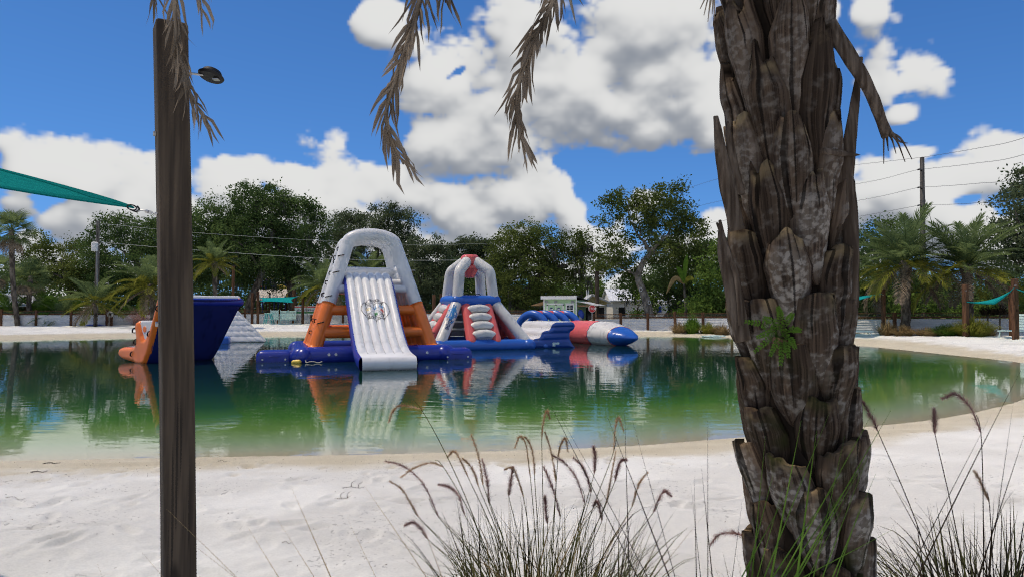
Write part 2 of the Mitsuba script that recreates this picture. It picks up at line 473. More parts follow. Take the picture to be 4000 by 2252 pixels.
def polar_mesh():
    a = np.radians(np.concatenate([np.linspace(-46, 46, 430), np.linspace(46, 314, 40)[1:-1]]))
    r = np.concatenate([[0.5, 1.0, 1.6], 2.2 * 1.0085 ** np.arange(0, 445), 95 * 1.12 ** np.arange(1, 22)])
    A, R = np.meshgrid(a, r, indexing='ij')
    x, y = (np.sin(A) * R).ravel(), (np.cos(A) * R).ravel()
    i = np.arange(len(x)).reshape(A.shape)
    j = np.roll(i, -1, axis=0)
    q = [i[:, :-1].ravel(), j[:, :-1].ravel(), j[:, 1:].ravel(), i[:, 1:].ravel()]
    f = np.vstack([np.stack([q[0], q[2], q[1]], 1), np.stack([q[0], q[3], q[2]], 1)])
    c = i[:, 0]
    x, y = np.append(x, 0), np.append(y, 0)
    f = np.vstack([f, np.stack([np.full(len(c), len(x) - 1), c, np.roll(c, -1)], 1)])
    return x, y, f


gx, gy, gf = polar_mesh()
gzv = height(gx, gy)
gc = np.c_[gx, gy][gf].mean(1)
inside = shapely.contains_xy(YARD, gc[:, 0], gc[:, 1])


def sub(v, f):
    u, inv = np.unique(f, return_inverse=True)
    return v[u], inv.reshape(f.shape)


def sand_col(p, n, uv):
    k = mikit.fbm(p.x * 0.9, p.y * 0.9, 0, 3)
    fine = mikit.noise(p.x * 90, p.y * 90)
    spk = mikit.smoothstep(0.80, 0.9, mikit.noise(p.x * 38, p.y * 38, 3)) * mikit.smoothstep(0.5, 0.62, mikit.fbm(p.x * 1.7, p.y * 1.7, 5, 2))
    dry = mikit.mix((0.575, 0.573, 0.540), (0.665, 0.668, 0.635), mikit.smoothstep(0.25, 0.7, k)) * (0.93 + 0.12 * fine) * (1 - 0.35 * spk)
    wet = mikit.mix((0.42, 0.375, 0.275), (0.52, 0.485, 0.385), mikit.fbm(p.x * 1.2, p.y * 4, 3, 3)) * (0.9 + 0.15 * fine)
    far = 0.13 * mikit.smoothstep(22, 40, p.y)
    t = mikit.smoothstep(0.035 + far, 0.10 + far * 1.3, p.z + 0.05 * (mikit.fbm(p.x * 1.5, p.y * 2.5, 9, 3) - 0.5))
    return mikit.mix(wet, dry, t)


mat('m_sand', sand_col, 0.95, 0.15, bump=lambda p, n, uv: mikit.noise(p.x * 55, p.y * 55) * 0.6 + mikit.noise(p.x * 130, p.y * 130) * 0.3, bump_scale=0.0055, eps=2e-3)
mat('m_lawn', lambda p, n, uv: mikit.mix((0.05, 0.06, 0.025), (0.16, 0.13, 0.08), mikit.smoothstep(0.35, 0.7, mikit.fbm(p.x * 0.4, p.y * 0.4, 0, 4))), 0.95, 0.1)
V = np.c_[gx, gy, gzv]
v, f = sub(V, gf[inside])
struct('sand', 'white sand beach with a damp tan rim round the pond, trodden and full of faint footprints', (v, f), 'm_sand', True, uv=v[:, :2])
v, f = sub(V, gf[~inside])
struct('lawn', 'dark patchy grass ground behind the corrugated fence', (v, f), 'm_lawn', True)

# water: its body colour follows the depth; ripples are relief
wa = np.linspace(0, 2 * math.pi, 260, endpoint=False)
core = Polygon(LK).buffer(0.5)
pts = []
for s_in in [0.45, 0.2, 0.05, -0.2, -0.45, -0.8, -1.3, -1.9, -2.6, -3.5, -4.5, -6, -8, -11]:
    g = LAKE_POLY.buffer(s_in)
    g = max(getattr(g, 'geoms', [g]), key=lambda q: q.area)
    L = LineString(g.exterior.coords)
    n = int(L.length / (0.35 if s_in > -3 else 0.8))
    pts += [L.interpolate(k / n, normalized=True).coords[0] for k in range(n)]
X, Y = np.meshgrid(np.arange(-38, 20, 1.6), np.arange(9, 52, 1.6))
m = shapely.contains_xy(LAKE_POLY.buffer(-11.8), X.ravel(), Y.ravel())
pts = np.array(pts + list(map(tuple, np.c_[X.ravel()[m], Y.ravel()[m]])))
from scipy.spatial import Delaunay
dl = Delaunay(pts).simplices
cc = pts[dl].mean(1)
dl = dl[shapely.contains_xy(LAKE_POLY.buffer(0.44), cc[:, 0], cc[:, 1])]
e1, e2 = pts[dl[:, 1]] - pts[dl[:, 0]], pts[dl[:, 2]] - pts[dl[:, 0]]
dl = np.where((e1[:, 0] * e2[:, 1] - e1[:, 1] * e2[:, 0] < 0)[:, None], dl[:, ::-1], dl)
D_S = [-0.5, 0.0, 0.5, 1.2, 2.2, 3.4, 5.0, 7.5, 11.0, 16.0]
D_C = np.array([(.46, .39, .25), (.42, .39, .28), (.36, .41, .29), (.25, .37, .21), (.14, .27, .075), (.062, .19, .040), (.024, .105, .034), (.010, .055, .034), (.006, .034, .028), (.005, .026, .026)])

def ripple(p, n, uv):
    wx = mikit.noise(p.x * 0.35, p.y * 0.5) * 3
    near = mikit.noise(p.x * 0.13, p.y * 0.10, 7)
    calm = mikit.smoothstep(0.25, 0.7, near) * 0.8 + 0.35
    a = mikit.noise(p.x * 2.2 + wx, p.y * 6.5, 1.5) * 0.55 + mikit.noise(p.x * 5.5, p.y * 14 + wx, 4.5) * 0.25 + mikit.noise(p.x * 0.8, p.y * 2.4 + wx, 8.5) * 0.9
    return a * calm


_rim = np.array(LAKE_POLY.simplify(0.09).exterior.coords)


def water_col(p, n, uv):
    d2 = mi.Float(1e9)
    for k in range(len(_rim) - 1):
        (ax, ay), (bx, by) = _rim[k].tolist(), _rim[k + 1].tolist()
        ex, ey = bx - ax, by - ay
        L2 = ex * ex + ey * ey
        t = dr.clip(((p.x - ax) * ex + (p.y - ay) * ey) / L2, 0, 1)
        d2 = dr.minimum(d2, dr.square(p.x - ax - t * ex) + dr.square(p.y - ay - t * ey))
    s = dr.sqrt(d2) + (mikit.fbm(p.x * 0.5, p.y * 0.5, 2, 2) - 0.5) * 0.5 * dr.minimum(dr.sqrt(d2), 1.5)
    c = mi.Color3f(*map(float, D_C[1]))
    for k in range(2, len(D_S)):
        c = mikit.mix(c, tuple(map(float, D_C[k])), dr.clip((s - D_S[k - 1]) / (D_S[k] - D_S[k - 1]), 0, 1))
    return c


scene['m_water'] = {'type': 'bumpmap', 'arbitrary': mikit.proc(ripple, 8e-3), 'scale': 0.0034,
                    'bsdf': {'type': 'plastic', 'int_ior': 1.33, 'diffuse_reflectance': mikit.proc(water_col), 'nonlinear': False}}
struct('water', 'still green pond water, pale at the rim and dark where it is deep', (np.c_[pts, 0 * pts[:, :1]], dl), 'm_water', True, uv=pts)
# ------------------------------------------------------------------ the inflatables on the pond
def loc(Cn, ang):
    """Local frame: u to the right along the front, v out of the front, z up."""
    r = np.array([math.cos(ang), math.sin(ang), 0]); f = np.array([math.sin(ang), -math.cos(ang), 0])

    def L(*p):
        p = np.atleast_2d(np.asarray(p, float))
        q = np.array([Cn[0], Cn[1], 0.0]) + p[:, :1] * r + p[:, 1:2] * f + p[:, 2:3] * np.array([0, 0, 1.0])
        return q if len(q) > 1 else q[0]
    L.r, L.f = r, f
    return L


def resample(p, step):
    p = np.asarray(p, float)
    s = np.concatenate([[0], np.cumsum(np.linalg.norm(np.diff(p, axis=0), axis=1))])
    n = max(2, int(s[-1] / step) + 1)
    t = np.linspace(0, s[-1], n)
    return np.stack([np.interp(t, s, p[:, k]) for k in range(p.shape[1])], 1)


def wobble(m, amp=0.008, fr=1.6, seed=0):
    """Slight unevenness of inflated skin."""
    v, f = m
    n = meshkit.arrays((v, f), True)[2]
    return v + n * (amp * 2 * (meshkit.fbm(v * fr, 2, seed) - 0.5))[:, None], f


def vtube(pts, r, n=20, step=0.12, **k):
    return wobble(tube(resample(pts, step), r, n, **k))


def handle(a, b, out, r=0.014, h=0.09):
    """A strap loop from a to b standing off along out."""
    a, b, out = map(np.asarray, (a, b, out))
    return tube(spline([a, a * 0.85 + b * 0.15 + out * h, a * 0.15 + b * 0.85 + out * h, b], 9), r, 6)


def surf_map(mesh, fn):
    """Lays a flat mesh (x, y, thickness) on a surface: fn(x, y) -> point, normal."""
    v, f = mesh
    p, n = fn(v[:, 0], v[:, 1])
    return p + n * (v[:, 2:3] + 0.004), f


def text_flat(s, h, depth=0.006, bold=True):
    v, f = tm(meshkit.text_mesh(s, h, depth, bold))
    return v, f


# ---- the big slide tower
TC = (-5.93, 28.5)
L = loc(TC, math.radians(19))
big = thing('inflatable_slide_tower', 'tall inflatable tower with white arch, orange legs, navy base and wide white slide', 'inflatable slide')
hu, hv = 2.62, 2.35
base_corners = [(-hu, hv), (hu, hv), (hu, -hv), (-hu, -hv)]
for nm, (a, b) in {'front': (0, 1), 'right': (1, 2), 'rear': (2, 3), 'left': (3, 0)}.items():
    p, q = np.array([*base_corners[a], 0.2]), np.array([*base_corners[b], 0.2])
    d = unit(q - p)
    part(big, 'base_tube', vtube(L(*[p - d * 0.12, q + d * 0.12]), 0.36 if nm in ('front', 'rear') else 0.352, 24), 'm_navy_vinyl', True)
SPLIT = 2.16
for s in (1, -1):
    top_v, bot_v = 0.95 * s, 1.95 * s
    bl, br = np.array([-2.22, bot_v, 0.42]), np.array([2.22, bot_v, 0.42])
    tl, tr = np.array([-0.98, top_v, 4.42]), np.array([0.98, top_v, 4.42])
    arch = [tl]
    for k in range(1, 7):
        a = math.pi * k / 7
        arch.append(np.array([-0.98 * math.cos(a) * 1.0, top_v, 4.42 + 0.47 * math.sin(a) ** 0.85]))
    arch.append(tr)
    for e, t in ((bl, tl), (br, tr)):
        u = (SPLIT - e[2]) / (t[2] - e[2])
        mid = e + (t - e) * u
        rad = 0.265
        part(big, 'lower_leg', vtube(L(*[e, mid]), [rad + 0.02] + [rad] * (len(resample([e, mid], 0.12)) - 1), 22, caps='flat'), 'm_orange_vinyl', True)
        part(big, 'upper_leg', vtube(L(*[mid, t]), rad, 22), 'm_white_vinyl', True)
    # the arch keeps the visible facets of its welded sections
    ap = []
    for k in range(len(arch) - 1):
        for w in np.linspace(0, 1, 5)[:-1]:
            ap.append((arch[k] * (1 - w) + arch[k + 1] * w, 0.268 if 0.1 < w < 0.9 else 0.256))
    ap.append((arch[-1], 0.256))
    part(big, 'arch', wobble(tube(L(*[q for q, _ in ap]), [q for _, q in ap], 22)), 'm_white_vinyl', True)
    # cross tubes of the front and the rear
    for z, m_, r in ((1.05, 'm_orange_vinyl', 0.21), (1.90, 'm_orange_vinyl', 0.19), (2.72, 'm_white_vinyl', 0.17)):
        w = np.interp(z, [0.42, 4.42], [2.22, 0.98]); v_ = np.interp(z, [0.42, 4.42], [abs(bot_v), abs(top_v)]) * s
        part(big, 'cross_tube', vtube(L((-w, v_, z), (w, v_, z)), r, 16), m_, True)
# climbing walls between the legs on the left and the right side
for sd in (-1, 1):
    for k in (-0.5, 0, 0.5):
        pts_ = []
        for z in (0.45, 1.2, SPLIT):
            w = np.interp(z, [0.42, 4.42], [2.22, 0.98]); d_ = np.interp(z, [0.42, 4.42], [1.95, 0.95])
            pts_.append((sd * (w + 0.02), k * d_ * 1.15, z))
        part(big, 'climbing_tube', vtube(L(*pts_), 0.19, 16, caps='flat'), 'm_orange_vinyl', True)
        pts_ = []
        for z in (SPLIT, 2.6, 3.35):
            w = np.interp(z, [0.42, 4.42], [2.22, 0.98]); d_ = np.interp(z, [0.42, 4.42], [1.95, 0.95])
            pts_.append((sd * (w + 0.02), k * d_ * 1.15, z))
        part(big, 'climbing_tube', vtube(L(*pts_), [0.19] * 4 + [0.175] * (len(resample(pts_, 0.12)) - 4), 16), 'm_white_vinyl', True, label='white upper climbing tube')
    for z in (1.15, 2.0, 2.9, 3.6):
        w = np.interp(z, [0.42, 4.42], [2.22, 0.98]); d_ = np.interp(z, [0.42, 4.42], [1.95, 0.95])
        part(big, 'side_rung', vtube(L((sd * (w + 0.05), -d_, z), (sd * (w + 0.05), d_, z)), 0.15, 14), 'm_orange_vinyl' if z < 2.1 else 'm_white_vinyl', True)
# platform and back bar
part(big, 'platform', wobble(cat([tube(L((-1.3 + 0.02, v_, 2.95), (1.28, v_, 2.95)), 0.2, 12) for v_ in (-0.9, -0.5, -0.1, 0.3, 0.7)])), 'm_white_vinyl', True)
part(big, 'back_bar', vtube(L((-1.15, -1.02, 3.52), (1.15, -1.02, 3.52)), 0.19, 16), 'm_white_vinyl', True)
# handles on the left side and on the front legs
for z, dv in ((0.95, 0.0), (1.42, 0.5), (1.42, -0.5), (2.45, 0.5), (2.45, 0.0), (2.95, -0.1), (3.3, 0.35), (3.75, 0.55), (3.95, 0.0), (4.25, 0.5)):
    w = np.interp(z, [0.42, 4.42], [2.22, 0.98]); d_ = np.interp(z, [0.42, 4.42], [1.95, 0.95])
    c = L((-(w + 0.19), dv * d_ * 1.15, z + 0.05)); o = unit(-L.r + np.array([0, 0, 0.3]))
    part(big, 'handle', handle(c - L.f * 0.10 + np.array([0, 0, -0.07]), c + L.f * 0.10 + np.array([0, 0, 0.07]), o, 0.02, 0.08), 'm_black', True)
for z in (1.42, 2.42, 3.35, 4.0):
    w = np.interp(z, [0.42, 4.42], [2.22, 0.98]); v_ = np.interp(z, [0.42, 4.42], [1.95, 0.95])
    c = L((-w - 0.1, v_ + 0.235, z)); o = unit(L.f - L.r * 0.3)
    part(big, 'handle', handle(c - L.r * 0.12 + np.array([0, 0, -0.02]), c + L.r * 0.12 + np.array([0, 0, 0.04]), o, 0.02, 0.08), 'm_black', True)
for z in (1.0, 2.45, 3.25, 4.1):
    w = np.interp(z, [0.42, 4.42], [2.22, 0.98]); v_ = np.interp(z, [0.42, 4.42], [1.95, 0.95])
    c = L((w + 0.27, v_ + 0.05, z)); o = L.r
    part(big, 'handle', handle(c - L.f * 0.10, c + L.f * 0.10, o, 0.018, 0.06), 'm_black', True)
for u in (-1.75, -0.95 - 0.55, 1.9):
    part(big, 'valve', tube(L((u, hv + 0.355, 0.28), (u, hv + 0.385, 0.28)), 0.05, 12, caps='flat'), 'm_white_vinyl')
# slide
PROF = spline([(0.55, 3.22), (0.95, 3.27), (1.5, 3.03), (2.3, 2.48), (3.2, 1.80), (4.1, 1.17), (4.9, 0.73), (5.6, 0.50), (6.25, 0.42), (6.55, 0.40)], 200)
PROF = resample(PROF, 0.06)
SARC = np.concatenate([[0], np.cumsum(np.linalg.norm(np.diff(PROF, axis=0), axis=1))])
SHW, SOFF = 0.87, -0.16


def slide_top(a, s):
    """a in [-1, 1] across, s metres down the slide -> world point, normal."""
    v_ = np.interp(s, SARC, PROF[:, 0]); z_ = np.interp(s, SARC, PROF[:, 1])
    tv = np.interp(s + 0.05, SARC, PROF[:, 0]) - np.interp(s - 0.05, SARC, PROF[:, 0])
    tz = np.interp(s + 0.05, SARC, PROF[:, 1]) - np.interp(s - 0.05, SARC, PROF[:, 1])
    l_ = np.hypot(tv, tz) + 1e-9
    nv, nz = -tz / l_, tv / l_
    endf = np.clip((SARC[-1] - 0.75 - s) / 0.5, 0, 1) * np.clip(s / 0.25, 0.35, 1)
    rib = 0.12 * np.abs(np.sin(np.pi * 3 * (np.asarray(a) + 1))) ** 0.55 * endf + 0.03 * (1 - endf)
    v2, z2 = v_ + nv * rib, z_ + nz * rib
    p = L(*np.stack([a * SHW + SOFF, v2, z2], 1)) if len(np.atleast_1d(a)) > 1 else L((a * SHW + SOFF, v2, z2))
    n = nv[:, None] * L.f + nz[:, None] * np.array([0, 0, 1.0])
    return p, n


ns, na = len(SARC), 97


def slide_bed(u, v):
    p, n = slide_top(2 * u - 1, v * SARC[-1])
    return p


bed = grid(slide_bed, na, ns)
# rolled lip at the foot and at the head
def lip(u, v):
    a = 2 * u - 1
    p0, n0 = slide_top(a, np.full_like(a, SARC[-1]))
    ang = v * math.pi
    c = p0 - np.array([0, 0, 0.23])
    return c + np.sin(ang)[:, None] * 0.21 * L.f + np.cos(ang)[:, None] * np.array([0, 0, 0.23])


def head(u, v):
    a = 2 * u - 1
    p0, n0 = slide_top(a, np.zeros_like(a))
    ang = v * math.pi
    c = p0 - np.array([0, 0, 0.2])
    return c - np.sin(ang)[:, None] * 0.2 * L.f + np.cos(ang)[:, None] * np.array([0, 0, 0.2])


hd = grid(head, na, 9)
part(big, 'slide', cat([(bed[0], bed[1][:, ::-1]), (grid(lip, na, 12)[0], grid(lip, na, 12)[1][:, ::-1]), hd]), 'm_white_vinyl', True)


def slide_side(sd):
    def fn(u, v):
        s = v * SARC[-1]
        p, n = slide_top(np.full_like(s, sd * 1.0), s)
        ang = u * math.pi
        th = 0.22
        return p - n * th + np.cos(ang)[:, None] * n * th + np.sin(ang)[:, None] * (sd * L.r) * 0.09
    return grid(fn, 10, ns)


for sd in (-1, 1):
    m_ = slide_side(sd)
    part(big, 'slide_side', m_, 'm_navy_vinyl', True)
def under(u, v):
    p, n = slide_top(2 * u - 1, v * SARC[-1])
    endf = 0
    return p - n * 0.44
for k in range(1, 6):
    ss = np.linspace(0.25, SARC[-1] - 0.7, 60)
    p, n = slide_top(np.full(60, -1 + k / 3.0), ss)
    part(big, 'seam', tube(p + n * 0.004, 0.011, 5), 'm_grey_wall', True)
part(big, 'slide_underside', grid(under, 5, ns), 'm_navy_vinyl', True)
# printed emblem
E0, EW, EH = 3.02, 0.52, 0.62      # middle along the slide, half width and half height


def on_slide(x, y):
    a = np.asarray(x) / SHW + 0.02
    p, n = slide_top(a, E0 - np.asarray(y))
    return p, n


def ring_poly(rx, ry, w):
    o = affinity.scale(Point(0, 0).buffer(1, 32), rx, ry); i = affinity.scale(Point(0, 0).buffer(1, 32), rx - w, ry - w)
    return o.difference(i)


pr = [ring_poly(EW, EH, 0.024), ring_poly(EW * 0.68, EH * 0.62, 0.018)]
for s in (1, -1):
    pr.append(LineString([(-0.27, -0.27 * s), (-0.05, -0.05 * s)]).buffer(0.008)); pr.append(LineString([(0.27, 0.27 * s), (0.05, 0.05 * s)]).buffer(0.008))
pr = [unary_union(pr)]
ptree = [surf_map(prism(pr[0], 0.003, 0.05), on_slide)]
for word, th0, th1, top in (('CAMP', 128, 52, True), ('IMPACT', 218, 322, False)):
    for k, ch in enumerate(word):
        th = math.radians(th0 + (th1 - th0) * k / (len(word) - 1))
        v_, f_ = text_flat(ch, 0.135, 0.003, True)
        v_ = v_ - np.array([v_[:, 0].mean(), 0.0675, 0])
        cx, cy = 0.85 * EW * math.cos(th), 0.83 * EH * math.sin(th)
        rot = th - math.pi / 2 if top else th + math.pi / 2
        v_ = np.c_[v_[:, 0] * math.cos(rot) - v_[:, 1] * math.sin(rot) + cx, v_[:, 0] * math.sin(rot) + v_[:, 1] * math.cos(rot) + cy, v_[:, 2]]
        ptree.append(surf_map((v_, f_), on_slide))
part(big, 'emblem', cat(ptree), 'm_print_grey', label='black round emblem with lettering printed on the slide')


def star(cx, cy, r0, r1, k, rot=0):
    return Polygon([(cx + (r0 if i % 2 else r1) * math.cos(rot + i * math.pi / k), cy + (r0 if i % 2 else r1) * math.sin(rot + i * math.pi / k)) for i in range(2 * k)])


flame = Polygon([(0.20, -0.05), (0.25, -0.02), (0.28, -0.05), (0.29, 0.02), (0.25, 0.06), (0.245, 0.12), (0.21, 0.05), (0.19, 0.0)])
for mt, pg in (('m_yellow', star(-0.235, 0.03, 0.085, 0.05, 8).difference(Point(-0.235, 0.03).buffer(0.04))), ('m_red_paint', unary_union([flame, LineString([(0.19, -0.07), (0.25, -0.06), (0.30, -0.08)]).buffer(0.016)])),
               ('m_print_blue', Polygon([(-0.07, 0.10), (-0.02, 0.06), (0.05, 0.10), (0.04, 0.26), (0.0, 0.12), (-0.05, 0.24)])), ('m_green_paint', unary_union([star(0.0, -0.23, 0.05, 0.11, 5, 0.3)])),
               ('m_print_sky', unary_union([LineString([(0.18, 0.16), (0.28, 0.17), (0.29, 0.26), (0.19, 0.25), (0.18, 0.16)]).buffer(0.014)])),
               ('m_black', Polygon([(0.16, -0.21), (0.23, -0.18), (0.30, -0.26), (0.27, -0.31), (0.22, -0.25)])), ('m_black', LineString([(-0.26, 0.24), (-0.17, 0.25), (-0.16, 0.19)]).buffer(0.01)), ('m_black', Polygon([(-0.28, -0.25), (-0.22, -0.19), (-0.17, -0.24), (-0.22, -0.29)]).difference(Point(-0.22, -0.24).buffer(0.025)))):
    part(big, 'printed_mark', surf_map(prism(pg, 0.003, 0.05), on_slide), mt)

# floating pontoons either side of it
def pontoon(cn, ang, l, w, h):
    LL = loc(cn, ang)
    m_ = manifold3d.Manifold.batch_hull([manifold3d.Manifold.sphere(0.22, 20).translate(tuple(LL((a * (l / 2 - 0.22), b * (w / 2 - 0.22), h - 0.22 + c_ * 0.3)))) for a in (-1, 1) for b in (-1, 1) for c_ in (0, -1)]).refine_to_length(0.12)
    return m_
for px, Yy, ang, l in ((1078, 25.9, 0.22, 1.35), (1782, 27.3, 0.25, 1.15)):
    c = P(px, 1390, Yy)
    k = thing('blue_pontoon', 'small navy pontoon float left of the slide tower' if px < 1400 else 'small navy pontoon float on the right side of the slide tower', 'pontoon', 'navy pontoons')
    mm = pontoon((c[0], c[1]), ang, l, 0.95, 0.42).to_mesh()
    part(k, 'float', wobble((mm.vert_properties[:, :3], mm.tri_verts), 0.01), 'm_navy_vinyl', True)
    LL = loc((c[0], c[1]), ang)
    part(k, 'strap', handle(LL((-0.2, 0.478, 0.22)), LL((0.2, 0.478, 0.22)), LL.f, 0.014, 0.04), 'm_navy_vinyl', True)
    for u in (-0.42, 0.38):
        part(k, 'ring', tube(LL((u, 0.47, 0.10), (u, 0.50, 0.10)), 0.035, 10, caps='flat'), 'm_steel')
    sx = 1 if px < 1400 else -1
    e = LL((sx * (l / 2 - 0.05), 0.2, 0.24))
    part(k, 'lashing', tube([e, e + LL.r * sx * 0.22 + np.array([0, 0, -0.02])], 0.03, 8), 'm_navy_vinyl', True)
c = P(1160, 1417, 25.0)
k = thing('rope_float', 'small yellow float with grey rope drifting at the corner of the slide tower base', 'float')
part(k, 'float', tube([(c[0] - 0.12, c[1], 0.03), (c[0] + 0.08, c[1], 0.05)], 0.085, 12), 'm_yellow', True)
part(k, 'rope', tube(spline([(c[0] + 0.1, c[1], 0.05), (c[0] + 0.3, c[1] + 0.02, 0.10), (c[0] + 0.35, c[1] - 0.05, 0.03), (c[0] + 0.55, c[1], 0.06), (c[0] + 0.75, c[1] + 0.03, 0.02), (c[0] + 0.9, c[1], 0.05)], 40), 0.02, 6), 'm_canvas', True)

# ---- the climbing tower with the ring
AC = np.array([-2.14, 35.0])
ath = math.radians(66.7)
dirs = [np.array([-math.cos(ath), -math.sin(ath)]), np.array([math.sin(ath), -math.cos(ath)]), np.array([math.cos(ath), math.sin(ath)]), np.array([-math.sin(ath), math.cos(ath)])]
aq = thing('inflatable_climbing_tower', 'inflatable climbing tower with four white legs, red ladders, blue ring and blue base', 'inflatable tower')
RB, RR, RT = 3.15, 1.42, 1.12
A3 = lambda q, r, z: np.array([AC[0] + q[0] * r, AC[1] + q[1] * r, z])
for k in range(4):
    a, b = A3(dirs[k], RB, 0.17), A3(dirs[(k + 1) % 4], RB, 0.17)
    d = unit(b - a)
    part(aq, 'base_tube', vtube([a - d * 0.1, b + d * 0.1], 0.31 + 0.004 * (k % 2), 22), 'm_blue_vinyl', True)
    a, b = A3(dirs[k], RR, 2.33), A3(dirs[(k + 1) % 4], RR, 2.33)
    part(aq, 'ring_tube', vtube([a, b], 0.275 + 0.004 * (k % 2), 20), 'm_blue_vinyl', True)
    part(aq, 'leg', vtube([A3(dirs[k], RB - 0.12, 0.38), A3(dirs[k], RR - 0.06, 2.26)], 0.265, 20), 'm_dull_white_vinyl', True)
    part(aq, 'upper_arm', vtube(bend([A3(dirs[k], RR - 0.08, 2.3), A3(dirs[k], RT, 3.80), A3(dirs[k], 0.40, 4.26)], 3, 0.14), 0.265, 20, 0.10), 'm_dull_white_vinyl', True)
    # ladder on each side: two red rails and four white steps
    m1 = 0.5 * (dirs[k] + dirs[(k + 1) % 4]); t1 = unit(dirs[(k + 1) % 4] - dirs[k])
    lo, hi = A3(m1, RB, 0.36), A3(m1, RR + 0.08, 2.06)
    tt = np.array([t1[0], t1[1], 0])
    for s in (-1, 1):
        part(aq, 'ladder_rail', vtube([lo + tt * s * 0.64, hi + tt * s * 0.56], 0.235, 18), 'm_red_vinyl', True)
    ax = unit(hi - lo); no = unit(np.cross(tt, ax)); no = no if no[2] > 0 else -no
    for j in range(4):
        cpt = lo + (hi - lo) * (0.10 + 0.235 * j) + ax * 0.12 + no * 0.06
        hexp = Polygon([(-0.68, 0.07), (-0.47, 0.19), (0.47, 0.19), (0.68, 0.07), (0.40, -0.19), (-0.40, -0.19)])
        sv, sf = prism(hexp, 0.26, 0.12)
        e = np.clip(1 - np.hypot(sv[:, 0] / 0.62, sv[:, 1] / 0.26), 0, 1)
        sv[:, 2] = np.where(sv[:, 2] > 0.13, 0.12 + 0.24 * np.sqrt(e), -0.02)
        part(aq, 'step', (frame(sv, cpt, tt, ax, no), sf), 'm_dull_white_vinyl', 50)
        if k in (0,):
            hv_ = cbox((0.16, 0.10, 0.02), 0.004)
            part(aq, 'grip', (frame(hv_[0] + np.array([0, 0.02, 0.32]), cpt, tt, ax, no), hv_[1]), 'm_grey_wall')
hub = manifold3d.Manifold.batch_hull([manifold3d.Manifold.sphere(0.2, 24).translate((AC[0] + 0.26 * math.cos(a), AC[1] + 0.26 * math.sin(a), z)) for a in np.arange(6) * math.pi / 3 for z in (4.30, 4.46)]).refine_to_length(0.08).to_mesh()
part(aq, 'hub', (hub.vert_properties[:, :3], hub.tri_verts), 'm_red_vinyl', True)
hub = manifold3d.Manifold.batch_hull([manifold3d.Manifold.sphere(0.12, 24).translate((AC[0] + r_ * math.cos(a), AC[1] + r_ * math.sin(a), z)) for a in np.arange(6) * math.pi / 3 for r_, z in ((0.34, 4.0), (0.14, 3.6))]).refine_to_length(0.08).to_mesh()
part(aq, 'hub_cone', (hub.vert_properties[:, :3], hub.tri_verts), 'm_red_vinyl', True)
dk = manifold3d.Manifold.batch_hull([manifold3d.Manifold.sphere(0.12, 16).translate(tuple(A3(d_, 1.1, 2.3))) for d_ in dirs]).to_mesh()
part(aq, 'deck', (dk.vert_properties[:, :3], dk.tri_verts), 'm_royal_vinyl', True)
for w, dd in ((0.25, 0), (0.55, 1)):
    q = A3(dirs[0], RR, 2.33) * (1 - w) + A3(dirs[1], RR, 2.33) * w + np.array([0, 0, 0.272])
    part(aq, 'handle', handle(q - 0.12 * unit(A3(dirs[1], 1, 0) - A3(dirs[0], 1, 0)), q + 0.12 * unit(A3(dirs[1], 1, 0) - A3(dirs[0], 1, 0)), np.array([0, 0, 1.0]), 0.018, 0.05), 'm_black', True)
# lettering up the front leg
la, lb = A3(dirs[0], RB - 0.12, 0.38), A3(dirs[0], RR - 0.06, 2.26)
lax = unit(lb - la)
tocam = unit(EYE - (la + lb) / 2); n1 = unit(tocam - lax * np.dot(tocam, lax)); n2 = np.cross(lax, n1)


def on_leg(x, y):
    ph = np.asarray(y) / 0.265
    n_ = np.cos(ph)[:, None] * n1 + np.sin(ph)[:, None] * n2
    return la + np.asarray(x)[:, None] * lax + n_ * 0.270, n_


def splash():
    r = np.random.default_rng(5)
    g = [affinity.scale(Point(1.60, 0.0).buffer(0.20, 12), 1.8, 0.95)]
    for _ in range(26):
        a = r.uniform(0, 2 * math.pi); q = r.uniform(0.8, 1.35)
        g.append(Point(1.60 + 0.40 * q * math.cos(a), 0.01 + 0.22 * q * math.sin(a)).buffer(r.uniform(0.018, 0.05), 6))
        g.append(LineString([(1.60, 0), (1.60 + 0.36 * q * math.cos(a), 0.01 + 0.20 * q * math.sin(a))]).buffer(0.02))
    return unary_union(g)


part(aq, 'printed_mark', surf_map(prism(splash(), 0.003, 0.06), on_leg), 'm_print_blue', label='blue splash printed on the front leg')
pm = []
for word, h, x0, y0 in (('aqua', 0.21, 0.62, 0.03), ('PARK', 0.055, 1.10, -0.14)):
    v_, f_ = text_flat(word, h, 0.004)
    pm.append(surf_map((v_ + np.array([x0, y0 - h * 0.35, 0.0]), f_), on_leg))
part(aq, 'lettering', cat(pm), 'm_print_navy', label='dark blue lettering on the front leg')
pm = []
for word, h, x0, y0 in (('fun', 0.24, 1.24, 0.05), ('PRODUCTS', 0.055, 1.36, -0.14)):
    v_, f_ = text_flat(word, h, 0.004)
    pm.append(surf_map((v_ + np.array([x0, y0 - h * 0.35, 0.004]), f_), on_leg))
part(aq, 'lettering', cat(pm), 'm_white_paint', label='white lettering over the blue splash')

